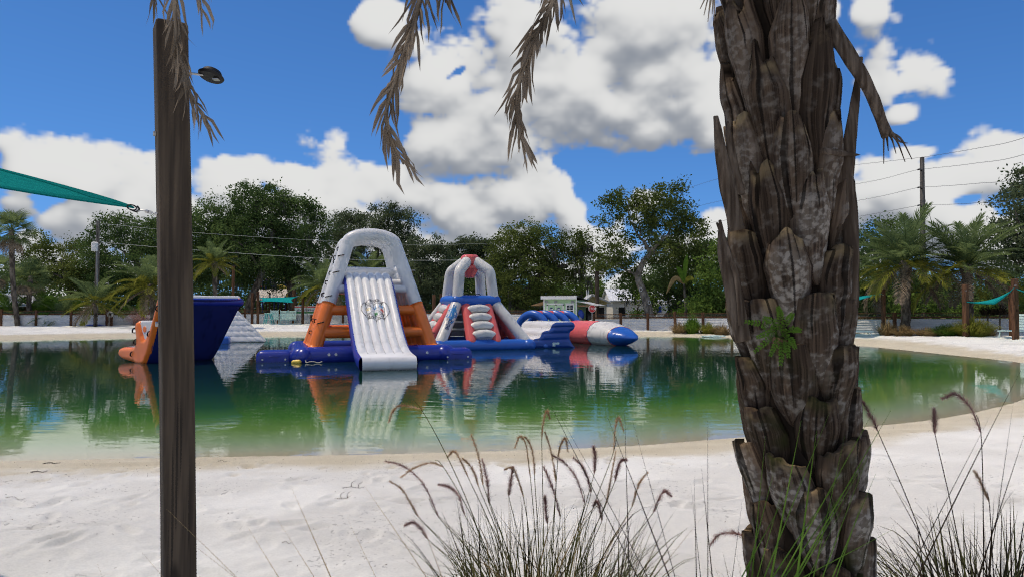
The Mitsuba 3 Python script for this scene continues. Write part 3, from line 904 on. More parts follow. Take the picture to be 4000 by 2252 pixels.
# ---- stepped climbing block
SB = np.array([2.08, 34.6]); sang = math.radians(6)
SL = loc(SB, sang)
outl = [(-1.13, -0.05), (-1.13, 0.36), (-0.98, 0.44), (-0.72, 0.50), (-0.64, 0.58), (-0.60, 0.74), (-0.52, 0.82), (-0.26, 0.87), (-0.15, 0.95), (-0.10, 1.12), (0.02, 1.24), (0.18, 1.27), (0.92, 1.29), (1.04, 1.22), (1.08, 1.10), (1.04, 0.96), (0.96, 0.88), (0.84, 0.80), (0.80, 0.62), (0.80, 0.45), (0.92, 0.20), (1.08, 0.02), (1.08, -0.05)]
poly = Polygon(outl).buffer(0.03).buffer(-0.03)
sb = thing('inflatable_step_block', 'white stepped inflatable block with a royal blue end face', 'inflatable steps')
SV = unit(np.array([-0.48, 0.877, 0.0])); SLEN = 3.0
out = np.array(poly.exterior.coords)[:-1]
out = resample(np.vstack([out, out[:1]]), 0.05)
if Polygon(out).exterior.is_ccw is False: out = out[::-1]


def step_skin(u, v):
    i = u * (len(out) - 1)
    x = np.interp(i, np.arange(len(out)), out[:, 0]); z = np.interp(i, np.arange(len(out)), out[:, 1])
    p = SL(*np.c_[x, 0 * x, z])
    puff = 0.022 * np.abs(np.sin(v * math.pi * 14)) ** 0.6
    c = SL((0.2, 0, 0.5))
    return p + SV * (v * SLEN)[:, None] + unit(p - c) * puff[:, None]


skin = grid(step_skin, len(out), 127)
part(sb, 'stepped_body', skin, 'm_white_vinyl', True)
for (x_, z_) in ((-0.64, 0.60), (-0.15, 0.97), (0.18, 1.29), (-1.05, 0.42)):
    part(sb, 'seam', tube([SL((x_, 0, z_)) + SV * 0.05, SL((x_, 0, z_)) + SV * (SLEN - 0.05)], 0.014, 5), 'm_grey_wall', True)
fv, ff = prism(Polygon(out).buffer(-0.004), 0.02, 0.07)
dist = shapely.distance(shapely.boundary(Polygon(out)), shapely.points(fv[:, :2]))
grooves = np.minimum.reduce([np.abs(fv[:, 1] - z0 - 0.02 * np.sin(fv[:, 0] * 2)) for z0 in (0.40, 0.72, 1.02)])
bul = 0.10 * np.sqrt(np.clip(dist / 0.16, 0, 1)) * (0.45 + 0.55 * np.clip(grooves / 0.12, 0, 1) ** 0.6)
fv3 = SL(*np.c_[fv[:, 0], np.where(fv[:, 2] > 0.01, bul, -0.01), fv[:, 1]])
part(sb, 'end_face', (fv3, ff[:, ::-1]), 'm_royal_vinyl', True)
bv = SL(*np.c_[fv[:, 0], np.where(fv[:, 2] > 0.01, 0.02, 0.0), fv[:, 1]]) + SV * SLEN
part(sb, 'rear_face', (bv, ff), 'm_royal_vinyl', True)
for (x, z, w, h) in ((-1.0, 0.16, 0.13, 0.13), (0.1, 0.22, 0.34, 0.10), (0.0, 0.13, 0.14, 0.10)):
    part(sb, 'label_patch', (SL(*(cbox((w, 0.012, h), 0.003)[0] + np.array([x, 0.105, z]))), cbox((w, 0.012, h), 0.003)[1]), 'm_pale_plastic')
fl = manifold3d.Manifold.sphere(0.1, 18).scale((1.15, 0.35, 0.9)).translate((-0.42, 0.12, 0.09)).to_mesh()
part(sb, 'flap', (SL(*fl.vert_properties[:, :3]), fl.tri_verts), 'm_blue_vinyl', True)

# ---- hoop bridge behind it
hb = thing('inflatable_hoop_bridge', 'inflatable bridge of blue hoops joined by red tubes behind the step block', 'inflatable bridge')
h0 = P(2080, 1240, 40.0); h1 = P(2205, 1240, 40.9)
hx = unit(np.array([h1[0] - h0[0], h1[1] - h0[1], 0])); hy = np.array([-hx[1], hx[0], 0]); hy = unit(hy * 0.86 - hx * 0.55)
sp = np.linalg.norm((h1 - h0)[:2]) / 3
for k in range(4):
    c = np.array([h0[0], h0[1], 0]) + hx * sp * k
    pts_ = [c + hy * (0.98 * math.cos(a)) + np.array([0, 0, 0.62 + 1.02 * math.sin(a)]) for a in np.linspace(-0.5, math.pi + 0.5, 26)]
    part(hb, 'hoop', vtube(pts_, 0.215, 18), 'm_blue_vinyl', True)
    if k < 3:
        t_ = c + np.array([0, 0, 1.62])
        part(hb, 'joining_tube', vtube([t_ + hx * 0.1, t_ + hx * (sp - 0.1)], 0.2, 16), 'm_red_vinyl', True)
        q = c + hx * sp * 0.55 - hy * 0.45 + np.array([0, 0, 0.98])
        part(hb, 'side_cushion', vtube([q - hx * 0.22, q + hx * 0.22], 0.20, 14), 'm_dull_white_vinyl', True)
for s in (-1, 1):
    a = np.array([h0[0], h0[1], 0.12]) - hx * 0.3 + hy * s * 0.8
    part(hb, 'floor_tube', vtube([a, a + hx * (sp * 3 + 0.6)], 0.25, 16), 'm_dull_white_vinyl', True)

# ---- the launching pillow
bl = thing('launch_pillow', 'red, white and blue inflated launching pillow floating beside the step block', 'inflatable pillow')
b0, b1 = P(2222, 1300, 41.2), P(2480, 1318, 35.6)
b0[2] = b1[2] = 0.0
bd = unit(b1 - b0); blen = np.linalg.norm(b1 - b0); bn = np.array([-bd[1], bd[0], 0])


def pillow(t0, t1, n=40):
    def fn(u, v):
        t = t0 + (t1 - t0) * u
        e = np.clip((1 - t) / 0.38, 0, 1); s = np.clip(t / 0.12 + 0.5, 0, 1)
        R = 0.63 * (1 - (1 - e) ** 1.5) ** 0.95 * s + 0.10 * np.sqrt(np.clip((1 - t) / 0.05, 0, 1))
        wid = 0.88 * (1 - (1 - e) ** 2.6) ** 0.8 * s + 0.12 * np.sqrt(np.clip((1 - t) / 0.05, 0, 1))
        a = v * 2 * math.pi
        wr = 1 + 0.05 * (meshkit.fbm(np.c_[t * 34, np.cos(a) * 1.2, np.sin(a) * 1.2], 3, 3) - 0.5) * 2 + 0.018 * np.sin(a * 17 + 6 * t) * (np.abs(t - 0.54) < 0.05)
        cz = 0.52 - 0.10 * np.clip((t - 0.5) / 0.5, 0, 1) ** 2
        c = b0 + bd * (t * blen)[:, None]
        return c + bn * (np.cos(a) * wid * wr)[:, None] + np.array([0, 0, 1.0]) * (cz + np.sin(a) * R * wr)[:, None]
    return grid(fn, n, 49)


part(bl, 'red_section', pillow(0.0, 0.54), 'm_red_vinyl', True)
part(bl, 'white_section', pillow(0.54, 0.81), 'm_dull_white_vinyl', True)
part(bl, 'blue_section', pillow(0.81, 1.0, 60), 'm_blue_vinyl', True)
for t_, mt in ((0.54, 'm_print_navy'), (0.81, 'm_red_vinyl')):
    seam = pillow(t_ - 0.004, t_ + 0.004, 3)[0].reshape(3, 49, 3)[1]
    cen = seam.mean(0)
    part(bl, 'seam', tube(cen + (seam[:-1] - cen) * 1.004, 0.016, 6, closed=True), mt, True)

# ---- rocking float on the left
tt_ = thing('inflatable_rocker', 'large inflatable rocker with navy hull and orange end panels, tilted up behind the wooden post', 'inflatable rocker')
RO = np.array([-13.35, 24.9, 0]); RP = unit(np.array([0.78, -0.62, 0])); RA = unit(np.array([0.62, 0.78, 0])); RW = 3.08
prof = Polygon([(0.0, -0.10), (0.25, 0.0), (0.55, 0.42), (0.80, 1.0), (1.12, 1.75), (1.47, 2.50), (1.44, 2.62), (1.30, 2.66), (1.14, 2.58), (0.92, 2.05), (0.60, 1.40), (0.26, 0.98), (0.10, 0.92), (-0.06, 1.15), (-0.24, 1.55), (-0.36, 1.70), (-0.54, 1.64), (-0.62, 1.42), (-0.50, 1.0), (-0.48, 0.78), (-0.62, 0.66), (-0.75, 0.60), (-1.6, 0.58), (-1.9, 0.52), (-2.02, 0.34), (-1.92, 0.18), (-1.6, 0.08), (-0.7, 0.0), (-0.35, -0.10)])
prof = prof.buffer(0.05).buffer(-0.1).buffer(0.05)


def RL(q):                      # q: across, up, along; the far end is drawn in towards the keel
    a = q[:, 2:3] - np.clip(q[:, 2:3] / RW, 0, 1) ** 2 * 0.55 * np.clip(1 - q[:, 1:2] / 2.5, 0, 1)
    return RO + q[:, :1] * RP + q[:, 1:2] * np.array([0, 0, 0.90]) + a * RA




def end_panel(off, flip):
    v_, f_ = prism(prof, 0.3, 0.09)
    d_ = shapely.distance(shapely.boundary(prof), shapely.points(v_[:, :2]))
    bulge = 0.13 * np.sqrt(np.clip(1 - (1 - np.clip(d_ / 0.17, 0, 1)) ** 2, 0, 1))
    z = np.where(v_[:, 2] > 0.15, 0.15 + bulge, 0.15 - bulge)
    q = np.c_[v_[:, :2], z + off]
    return RL(q), f_


part(tt_, 'end_panel', end_panel(-0.02, False), 'm_orange_vinyl', True)
part(tt_, 'end_panel', end_panel(RW - 0.28, True), 'm_orange_vinyl', True)


def strip(path, w0, w1, thick, n=30, bow=0.0):
    p2 = resample(spline(path, 80), 0.06)
    t_ = unit(np.gradient(p2, axis=0)); nn = np.c_[t_[:, 1], -t_[:, 0]]

    def fn(u, v):
        i = u * (len(p2) - 1)
        x = np.interp(i, np.arange(len(p2)), p2[:, 0]); z = np.interp(i, np.arange(len(p2)), p2[:, 1])
        nx = np.interp(i, np.arange(len(p2)), nn[:, 0]); nz = np.interp(i, np.arange(len(p2)), nn[:, 1])
        b_ = bow * np.sqrt(np.clip(np.sin(v * math.pi), 0, 1))
        return RL(np.c_[x + nx * (thick + b_), z + nz * (thick + b_), w0 + (w1 - w0) * v])
    return grid(fn, len(p2), n)


hullp = [(-0.3, -0.07), (0.0, -0.06), (0.25, 0.05), (0.52, 0.46), (0.77, 1.04), (1.09, 1.78), (1.40, 2.42), (1.45, 2.56)]
part(tt_, 'hull', strip(hullp, 0.10, RW - 0.0, 0.03, 30, 0.06), 'm_hull_vinyl', True)
hem = [(1.40, 2.40), (1.45, 2.52), (1.40, 2.60), (1.30, 2.63)]
part(tt_, 'top_hem', vtube(RL(np.array([[1.36, 2.44, 0.12], [1.36, 2.44, RW - 0.05]])), 0.15, 18), 'm_navy_vinyl', True)
seatp = [(1.28, 2.655), (1.10, 2.54), (0.88, 2.02), (0.56, 1.40), (0.28, 1.04), (0.10, 0.98), (-0.04, 1.2), (-0.24, 1.56), (-0.36, 1.68), (-0.50, 1.62)]
part(tt_, 'seat', strip(seatp, 0.12, RW - 0.12, -0.03, 30, 0.0), 'm_white_vinyl', True)
part(tt_, 'seat_top', vtube(RL(np.array([[-0.4, 1.53, 0.2], [-0.4, 1.53, RW - 0.2]])), 0.15, 16), 'm_white_vinyl', True)
part(tt_, 'top_band', (lambda m_: m_)(vtube(RL(np.array([[1.30, 2.585, 0.2], [1.30, 2.585, RW - 0.12]])), 0.115, 14)), 'm_white_vinyl', True)
part(tt_, 'tail_deck', strip([(-0.5, 0.66), (-0.8, 0.60), (-1.5, 0.60), (-1.85, 0.54)], 0.2, RW - 0.2, 0.0, 24, 0.0), 'm_white_vinyl', True)
pw = cbox((0.5, 0.85, 0.03), 0.01)
wv = np.array([(-0.10, 1.50, 0), (0.42, 1.52, 0), (0.42, 1.25, 0), (0.10, 0.98, 0)])
pv, pf = prism(Polygon([(-0.34, 1.62), (0.72, 1.66), (0.60, 1.44), (0.26, 1.02), (0.10, 0.95), (-0.05, 1.17)]), 0.05)
part(tt_, 'web_panel', (RL(np.c_[pv[:, 0], pv[:, 1], pv[:, 2] + 0.10]), pf), 'm_white_vinyl')
part(tt_, 'valve_patch', (RL(np.c_[tm(trimesh.creation.cylinder(0.12, 0.02, sections=24))[0] + np.array([0.08, 1.36, 0.09])]), tm(trimesh.creation.cylinder(0.12, 0.02, sections=24))[1]), 'm_orange_vinyl')
for (x, z) in ((1.24, 2.2), (0.62, 1.2), (-0.58, 1.3), (-0.46, 0.85), (-0.72, 0.35)):
    for off, sg in ((0.05, -1), (RW - 0.04, 1)):
        part(tt_, 'handle', handle(RL(np.array([[x - 0.03, z - 0.1, off]]))[0], RL(np.array([[x + 0.05, z + 0.1, off]]))[0], RA * sg, 0.022, 0.09), 'm_black', True)

# ---- white quilted slope and its blue foot behind the rocker
ic = thing('inflatable_ramp', 'white quilted inflatable ramp with a blue foot behind the rocker', 'inflatable ramp')
i0 = P(835, 1335, 39.5); iR = unit(np.array([1.0, 0.30, 0])); iF = np.array([iR[1], -iR[0], 0])


def quilt(u, v):
    x = 2.75 * (0.0 + u * (1 - 0.70 * v)) ; hgt = 2.15 * v
    back = 1.0 * v
    bump = 0.05 * (0.6 + 0.8 * meshkit.noise(np.c_[u * 9, v * 9, v * 0])) * np.abs(np.sin(u * math.pi * 6 + (np.floor(v * 7) % 2) * math.pi / 2)) ** 0.5 * np.abs(np.sin(v * math.pi * 7)) ** 0.5
    return np.array([i0[0], i0[1], 0.02]) + iR * x[:, None] - iF * (back - bump)[:, None] + np.array([0, 0, 1.0]) * hgt[:, None]


qg = grid(quilt, 64, 64)


def quilt_side(u, v):
    e = quilt(np.ones_like(v), v)
    return e - iF[None] * (u * 1.6 * (1 - 0.55 * v))[:, None]


part(ic, 'slope', qg, 'm_white_vinyl', True)
part(ic, 'side', grid(quilt_side, 10, 20), 'm_white_vinyl', True)
part(ic, 'rear', grid(lambda u, v: quilt(u, v) - iF[None] * (1.6 * (1 - 0.55 * v))[:, None], 10, 20), 'm_white_vinyl', True)
fp = np.array([i0[0] - 0.1, i0[1] - 0.9, 0])
fm = manifold3d.Manifold.batch_hull([manifold3d.Manifold.sphere(0.12, 14).translate(tuple(fp + iR * a + iF * b + np.array([0, 0, c_]))) for a in (-0.3, 1.15) for b in (-0.5, 0.4) for c_ in (0.0, 0.26)]).to_mesh()
part(ic, 'blue_foot', (fm.vert_properties[:, :3], fm.tri_verts), 'm_blue_vinyl', 40)
# ------------------------------------------------------------------ fences
def corrugated(a, b, z0, z1, pitch=0.11):
    """A corrugated sheet between two posts, ribs running along it."""
    a, b = np.asarray(a, float), np.asarray(b, float)
    d = unit(b - a); n = np.array([d[1], -d[0]])
    zs = np.linspace(z0, z1, int((z1 - z0) / pitch * 6) + 1)
    off = 0.024 * np.sin((zs - z0) / pitch * 2 * math.pi)
    pa = np.c_[a[0] + n[0] * off, a[1] + n[1] * off, zs]; pb = np.c_[b[0] + n[0] * off, b[1] + n[1] * off, zs]
    k = len(zs)
    bk = np.array([n[0], n[1], 0]) * -0.006
    v = np.vstack([pa, pb, pa + bk, pb + bk]); i = np.arange(k - 1)
    f = np.vstack([np.stack([i, k + i, k + i + 1], 1), np.stack([i, k + i + 1, i + 1], 1), np.stack([2 * k + i, 3 * k + i + 1, 3 * k + i], 1), np.stack([2 * k + i, 2 * k + i + 1, 3 * k + i + 1], 1)])
    return v, f


def fence(line, label, step, hp=0.92, post_h=1.36, zr=(1.0, 1.26), wires=(1.1, 1.18), pw=0.19, sheet='m_galvanised'):
    k = thing('corrugated_fence', label, 'fence', 'corrugated fences round the pond')
    p = resample(np.array(line), 0.01)
    L_ = LineString(line); n = max(1, round(L_.length / step))
    q = [np.array(L_.interpolate(i / n, normalized=True).coords[0]) for i in range(n + 1)]
    gz = [ground_z(*c) for c in q]
    for c, z in zip(q, gz):
        hh = post_h + rng.uniform(-0.06, 0.08)
        part(k, 'post', cbox((pw, pw, hh + 0.3), 0.02, rz(rng.uniform(-0.1, 0.1)), (c[0], c[1], z + (hh - 0.3) / 2)), 'm_brown_post')
    for i in range(n):
        a, b = q[i], q[i + 1]; d = unit(b - a); z = min(gz[i], gz[i + 1])
        a2, b2 = a + d * pw / 2, b - d * pw / 2
        nn = np.array([d[1], -d[0]])
        part(k, 'sheet_panel', corrugated(a2 + nn * 0.02, b2 + nn * 0.02, z - 0.1, z + hp), sheet, 60)
        for zz in zr:
            part(k, 'rail', beam([*a2, gz[i] + zz], [*b2, gz[i + 1] + zz], 0.04, 0.09 if zz < 1.1 else 0.05, 0.006), 'm_brown_post')
        for zz in wires:
            part(k, 'wire', tube([np.array([*a2, gz[i] + zz]), np.array([*b2, gz[i + 1] + zz])], 0.008, 4, caps=None), 'm_wire')
    return k


fence(FENCE_A[:5], 'grey corrugated metal fence with brown posts on the far left bank', 2.95)
fence(FENCE_A[4:], 'corrugated metal fence with brown posts behind the lounge chairs and the slide tower', 3.1)
fence(FENCE_B[:3], 'bright corrugated metal fence with brown posts right of the green shed', 1.92)
fence(FENCE_B[2:], 'corrugated metal fence behind the right-hand palms', 3.5)

# ------------------------------------------------------------------ plants
def leaves(centers, size, r, up=0.35, aspect=0.55):
    """Pointed leaf faces, two triangles each, at the given points."""
    n = len(centers)
    t = unit(r.normal(size=(n, 3)))
    nrm = unit(r.normal(size=(n, 3)) + np.array([0, 0, up]))
    t = unit(np.cross(nrm, t)); b = np.cross(nrm, t)
    s = size * r.uniform(0.65, 1.35, n)[:, None]
    c = np.asarray(centers)
    v = np.stack([c - t * s * 0.5, c + b * s * aspect * 0.5 + nrm * s * 0.06, c + t * s * 0.5, c - b * s * aspect * 0.5 + nrm * s * 0.06], 1).reshape(-1, 3)
    i = np.arange(n)[:, None] * 4
    return v, np.vstack([i + np.array([0, 1, 2]), i + np.array([0, 2, 3])])


def crown(blobs, r, clumps_per_m2=0.95, per=58, cr=0.66, size=0.235):
    """Leaf clumps through and over ellipsoid masses (x, y, z, rx, ry, rz)."""
    out = []
    for (x, y, z, a, b, c) in blobs:
        area = 4 * math.pi * (((a * b) ** 1.6 + (a * c) ** 1.6 + (b * c) ** 1.6) / 3) ** (1 / 1.6)
        n = max(5, int(area * clumps_per_m2))
        d = unit(r.normal(size=(n, 3)))
        q = np.where(r.uniform(size=n) < 0.72, r.uniform(0.82, 1.06, n), r.uniform(0.35, 0.85, n))[:, None]
        cc = np.array([x, y, z]) + d * q * np.array([a, b, c])
        k = cr * r.uniform(0.55, 1.25, n)
        for j in range(n):
            m = int(per * r.uniform(0.6, 1.3))
            out.append(cc[j] + r.normal(size=(m, 3)) * k[j] * np.array([0.62, 0.62, 0.42]))
    return leaves(np.vstack(out), size, r)


def pix_blobs(lst, Y, r, squash=0.85):
    """Masses read in photo pixels (x, y, rx, ry, extra depth), at depth Y."""
    o = []
    for b in lst:
        x, y, rx, ry = b[:4]; dy = b[4] if len(b) > 4 else r.uniform(-1, 1)
        c = P(x, y, Y + dy)
        s = (Y + dy) / F
        o.append((*c, rx * s, max(rx, ry) * s * squash, ry * s))
    return o


def limb(a, b, r0, r1, r, sag=0.12, n=9):
    a, b = np.asarray(a, float), np.asarray(b, float)
    L_ = np.linalg.norm(b - a)
    m = [a, a * 0.67 + b * 0.33 + r.normal(size=3) * L_ * sag * 0.6, a * 0.33 + b * 0.67 + r.normal(size=3) * L_ * sag * 0.6, b]
    return tube(spline(m, n), np.linspace(r0, r1, n), 8)


def tree(name, label, Y, masses, trunk, size=0.235, mat_='m_oak_leaf', per=58, cr=0.66, dens=0.95, tr=0.3, bark='m_bark', seed=1, limbs=5, moss=0, group='trees behind the fence'):
    r = np.random.default_rng(seed)
    k = thing(name, label, 'tree', group)
    bl_ = pix_blobs(masses, Y, r)
    part(k, 'crown', crown(bl_, r, dens, per, cr, size), mat_)
    tw = [P(x, y, Y + (t[2] if len(t) > 2 else 0)) for t in trunk for x, y in [t[:2]]]
    tw[0] = np.array([tw[0][0], tw[0][1], ground_z(tw[0][0], tw[0][1]) - 0.2])
    n = 14
    part(k, 'trunk', wobble(tube(spline(tw, n), np.linspace(tr * 1.25, tr * 0.6, n), 12), 0.03, 3.0), bark, True)
    pick = sorted(bl_, key=lambda q: -q[3])[:limbs]
    for q in pick:
        u = r.uniform(0.55, 1.0)
        st = spline(tw, 60)[int(u * 59)]
        part(k, 'limb', limb(st, np.array(q[:3]) + np.array([0, 0, 0.15 * q[5]]), tr * 0.5, tr * 0.12, r), bark, True)
    if moss:
        vs = []
        for q in bl_:
            for _ in range(moss):
                c = np.array(q[:3]) + np.array([r.uniform(-0.8, 0.8) * q[3], r.uniform(-0.9, 0.2) * q[4], -q[5] * r.uniform(0.6, 0.95)])
                for _ in range(9):
                    a = c + r.normal(size=3) * 0.16; ln = r.uniform(0.4, 1.5)
                    p_ = np.array([a, a + [r.normal() * 0.06, r.normal() * 0.06, -ln * 0.5], a + [r.normal() * 0.08, r.normal() * 0.08, -ln]])
                    vs.append(tube(p_, [0.05, 0.035, 0.01], 3, caps=None))
        part(k, 'hanging_moss', cat(vs), 'm_moss', kind='stuff')
    return k


tree('oak_tree', 'broad dark oak behind the wooden post, tallest tree on the left', 73,
     [(1030, 830, 120, 100), (900, 850, 130, 95), (1150, 860, 110, 85), (1215, 930, 90, 80), (820, 900, 100, 90), (980, 930, 190, 110, 0.5), (1120, 985, 130, 80), (880, 1010, 130, 90), (1040, 1060, 120, 70), (1180, 1030, 80, 70), (780, 1000, 80, 80), (960, 760, 80, 45), (1070, 765, 70, 48), (1150, 790, 60, 40), (1230, 850, 45, 40)],
     [(1145, 1262), (1140, 1140), (1120, 1060), (1090, 960), (1060, 860)], seed=2, tr=0.42, limbs=8, moss=1)
tree('oak_tree', 'leaning oak trunk with a dark crown beside the wooden post, left of the playground', 70,
     [(1010, 1010, 90, 55), (900, 940, 90, 70), (800, 1050, 70, 60), (960, 1080, 40, 40)], [(960, 1262), (985, 1160), (1015, 1090), (1040, 1010)], seed=3, tr=0.4, limbs=4, moss=1)
tree('oak_tree', 'dark oak partly hidden by the left edge of the wooden post', 68,
     [(470, 890, 90, 55), (560, 930, 100, 70), (430, 970, 110, 80), (560, 1020, 120, 80), (680, 960, 120, 80), (690, 1050, 110, 70), (380, 1040, 60, 60), (620, 880, 60, 40), (740, 860, 60, 60), (480, 1100, 120, 60), (400, 870, 35, 30)],
     [(560, 1262), (570, 1150), (540, 1050), (520, 960)], seed=4, tr=0.33, limbs=6)
tree('oak_tree', 'low oak with ragged outline between the left palm and the utility pole', 72,
     [(180, 940, 55, 38), (170, 1010, 90, 60), (300, 965, 55, 35), (330, 1020, 90, 60), (250, 1070, 110, 60), (120, 1060, 90, 60), (350, 1100, 80, 50)],
     [(280, 1262), (285, 1170), (260, 1090), (240, 1020)], mat_='m_oak_leaf_olive', seed=5, tr=0.25, limbs=5, dens=0.85)
tree('oak_tree', 'oak behind the white arch of the slide tower', 80,
     [(1520, 830, 75, 32), (1570, 860, 60, 40), (1490, 880, 80, 50), (1400, 900, 110, 60), (1340, 890, 60, 50), (1430, 990, 130, 80), (1320, 1000, 100, 80), (1560, 930, 80, 45), (1600, 990, 90, 70), (1360, 1090, 120, 70), (1500, 1100, 120, 70), (1370, 850, 50, 25)],
     [(1440, 1262), (1440, 1160), (1450, 1060), (1480, 960)], mat_='m_oak_leaf_grey', seed=6, tr=0.35, limbs=7, moss=1)
tree('oak_tree', 'oak mass between the slide tower and the climbing tower', 76,
     [(1660, 960, 80, 40), (1610, 1010, 90, 60), (1700, 1020, 80, 60), (1640, 1090, 110, 70), (1740, 1080, 60, 60), (1590, 1150, 80, 60), (1690, 1160, 90, 60)],
     [(1655, 1262), (1660, 1180), (1650, 1090)], mat_='m_oak_leaf_grey', seed=7, tr=0.3, limbs=5, moss=1)
tree('oak_tree', 'distant oak behind the climbing tower', 98,
     [(1850, 955, 60, 28), (1800, 990, 70, 40), (1890, 1000, 70, 45), (1840, 1060, 110, 60), (1760, 1060, 60, 60), (1920, 1070, 70, 50), (1840, 1140, 120, 60)],
     [(1850, 1245), (1850, 1160), (1850, 1060)], mat_='m_oak_leaf_grey', seed=8, tr=0.3, size=0.36, limbs=4)
tree('oak_tree', 'broad oak with leaning trunks right of the climbing tower', 70,
     [(2040, 905, 80, 38), (2120, 945, 90, 50), (1990, 960, 80, 60), (2230, 950, 75, 50), (2060, 1000, 120, 70), (2180, 1020, 110, 60), (2270, 1010, 55, 55), (1970, 1060, 90, 70), (2080, 1090, 120, 60), (2250, 1075, 70, 32), (1950, 1140, 90, 60), (2060, 1150, 90, 50), (2290, 935, 28, 30)],
     [(2010, 1265), (2040, 1170), (2095, 1090), (2160, 1050), (2210, 1040)], mat_='m_oak_leaf_olive', seed=9, tr=0.36, limbs=8, moss=2)
tree('oak_tree', 'tall open oak with a pale forked trunk behind the right fence', 61,
     [(2450, 770, 60, 45), (2400, 800, 60, 45), (2510, 780, 45, 35), (2380, 870, 45, 40), (2620, 760, 60, 42), (2560, 800, 70, 50), (2500, 850, 80, 55), (2630, 850, 95, 70), (2420, 940, 60, 45), (2560, 910, 100, 60), (2700, 870, 65, 55), (2700, 940, 80, 60), (2620, 990, 110, 60), (2400, 1020, 80, 60), (2360, 1000, 45, 50), (2460, 1040, 70, 42), (2740, 1010, 50, 55), (2660, 1070, 80, 50), (2345, 1040, 45, 34), (2655, 735, 25, 25)],
     [(2550, 1262), (2520, 1160), (2492, 1085), (2510, 1030), (2545, 985)], mat_='m_oak_leaf_olive', seed=10, tr=0.33, limbs=0, bark='m_pale_bark', dens=0.85)
_k = [k for k in labels if 'pale forked' in labels[k].get('label', '')][0]
_r10 = np.random.default_rng(50)
for a, b, r0, r1 in (((2545, 985), (2500, 930), .2, .1), ((2500, 930), (2460, 860), .1, .05), ((2545, 985), (2590, 930), .2, .1), ((2590, 930), (2640, 860), .1, .05), ((2545, 990), (2600, 985), .16, .08), ((2600, 985), (2690, 950), .08, .04), ((2495, 1085), (2430, 1045), .16, .08), ((2430, 1045), (2390, 1010), .08, .03), ((2460, 860), (2450, 770), .05, .03), ((2500, 930), (2490, 800), .07, .03)):
    part(_k, 'limb', limb(P(*a, 61), P(*b, 61 + _r10.uniform(-0.5, 0.5)), r0, r1, _r10, 0.05), 'm_pale_bark', True)
for a, s in (((2503, 1130), 0.17), ((2536, 1180), 0.15)):
    c = P(*a, 60.68)
    part(_k, 'branch_scar', tube([c + s * np.array([0.75 * math.cos(t), -0.02, math.sin(t)]) for t in np.linspace(0, 2 * math.pi, 15)[:-1]], 0.035, 6, closed=True), 'm_white_paint', True)
tree('oak_tree', 'dark oak behind the tall forked oak, on its right', 72,
     [(2650, 1010, 110, 60), (2560, 1100, 120, 60), (2700, 1090, 110, 70), (2760, 1000, 60, 70), (2480, 1120, 70, 50), (2640, 1160, 120, 50)],
     [(2590, 1262), (2640, 1190), (2690, 1110)], seed=11, tr=0.4, limbs=4, moss=2)
tree('feathery_tree', 'light green feathery tree just left of the palm trunk', 56,
     [(2850, 960, 60, 50), (2800, 1030, 80, 50), (2860, 1070, 80, 60), (2770, 1110, 70, 45), (2830, 1160, 80, 50), (2740, 1190, 55, 40), (2790, 1230, 80, 40), (2900, 1180, 60, 60)],
     [(2840, 1280), (2845, 1180), (2850, 1060)], seed=12, tr=0.12, mat_='m_oak_leaf_light', size=0.26, limbs=4)
tree('oak_tree', 'dark tree behind the right-hand palms', 56,
     [(3370, 930, 80, 55), (3450, 900, 60, 40), (3420, 1000, 110, 70), (3340, 1060, 80, 80), (3460, 1090, 120, 70), (3560, 1120, 120, 60), (3400, 1160, 120, 60), (3680, 1130, 70, 60), (3510, 990, 60, 60)],
     [(3440, 1282), (3440, 1180), (3430, 1060)], seed=13, tr=0.25, mat_='m_oak_leaf', limbs=5)
tree('oak_tree', 'large oak at the right edge of the view', 50,
     [(3990, 720, 60, 45), (3960, 800, 80, 50), (4040, 790, 110, 90), (3940, 870, 70, 45), (4010, 920, 120, 70), (3930, 960, 70, 45), (4060, 1010, 140, 70), (3960, 1040, 90, 50), (3900, 900, 40, 30), (3990, 680, 25, 28), (4120, 880, 120, 120)],
     [(4130, 1290), (4120, 1160), (4090, 1040), (4050, 900)], mat_='m_oak_leaf_grey', seed=14, tr=0.35, limbs=7, dens=0.85)
tree('small_tree', 'small round tree under the right edge oak, behind the teal sail', 62, [(3870, 1130, 45, 35), (3850, 1170, 60, 40), (3910, 1180, 60, 40)], [(3870, 1285), (3870, 1200)], seed=15, tr=0.12, limbs=2)
tree('small_tree', 'bright green bush behind the fence at the far right', 52, [(3960, 1190, 60, 45), (3790, 1215, 70, 35), (3990, 1150, 30, 40), (3860, 1230, 70, 35)], [(3930, 1290), (3930, 1220)], seed=16, tr=0.1, mat_='m_oak_leaf_light', limbs=2)
tree('small_tree', 'bright bush beside the dark trunk of the left-hand right palm', 50, [(3630, 1170, 60, 40), (3560, 1200, 60, 40), (3680, 1220, 60, 35), (3500, 1190, 40, 40)], [(3610, 1290), (3610, 1220)], seed=17, tr=0.1, mat_='m_oak_leaf_light', limbs=2)
tree('small_tree', 'green bush in front of the white house', 66, [(2512, 1170, 30, 30), (2530, 1205, 36, 30), (2485, 1226, 18, 8)], [(2490, 1250), (2490, 1200)], seed=18, tr=0.1, mat_='m_oak_leaf_light', limbs=2, size=0.26)
tree('small_tree', 'bright bush at the foot of the feathery tree', 58, [(2730, 1220, 60, 32), (2660, 1235, 50, 24)], [(2720, 1265), (2720, 1230)], seed=19, tr=0.08, mat_='m_bright_leaf', limbs=2)
tree('small_tree', 'bushy tree behind the utility pole at the middle', 92, [(2210, 1120, 60, 35), (2290, 1110, 60, 40), (2160, 1150, 70, 40), (2330, 1130, 50, 40)], [(2230, 1230), (2230, 1150)], seed=20, tr=0.15, mat_='m_oak_leaf_light', limbs=2)
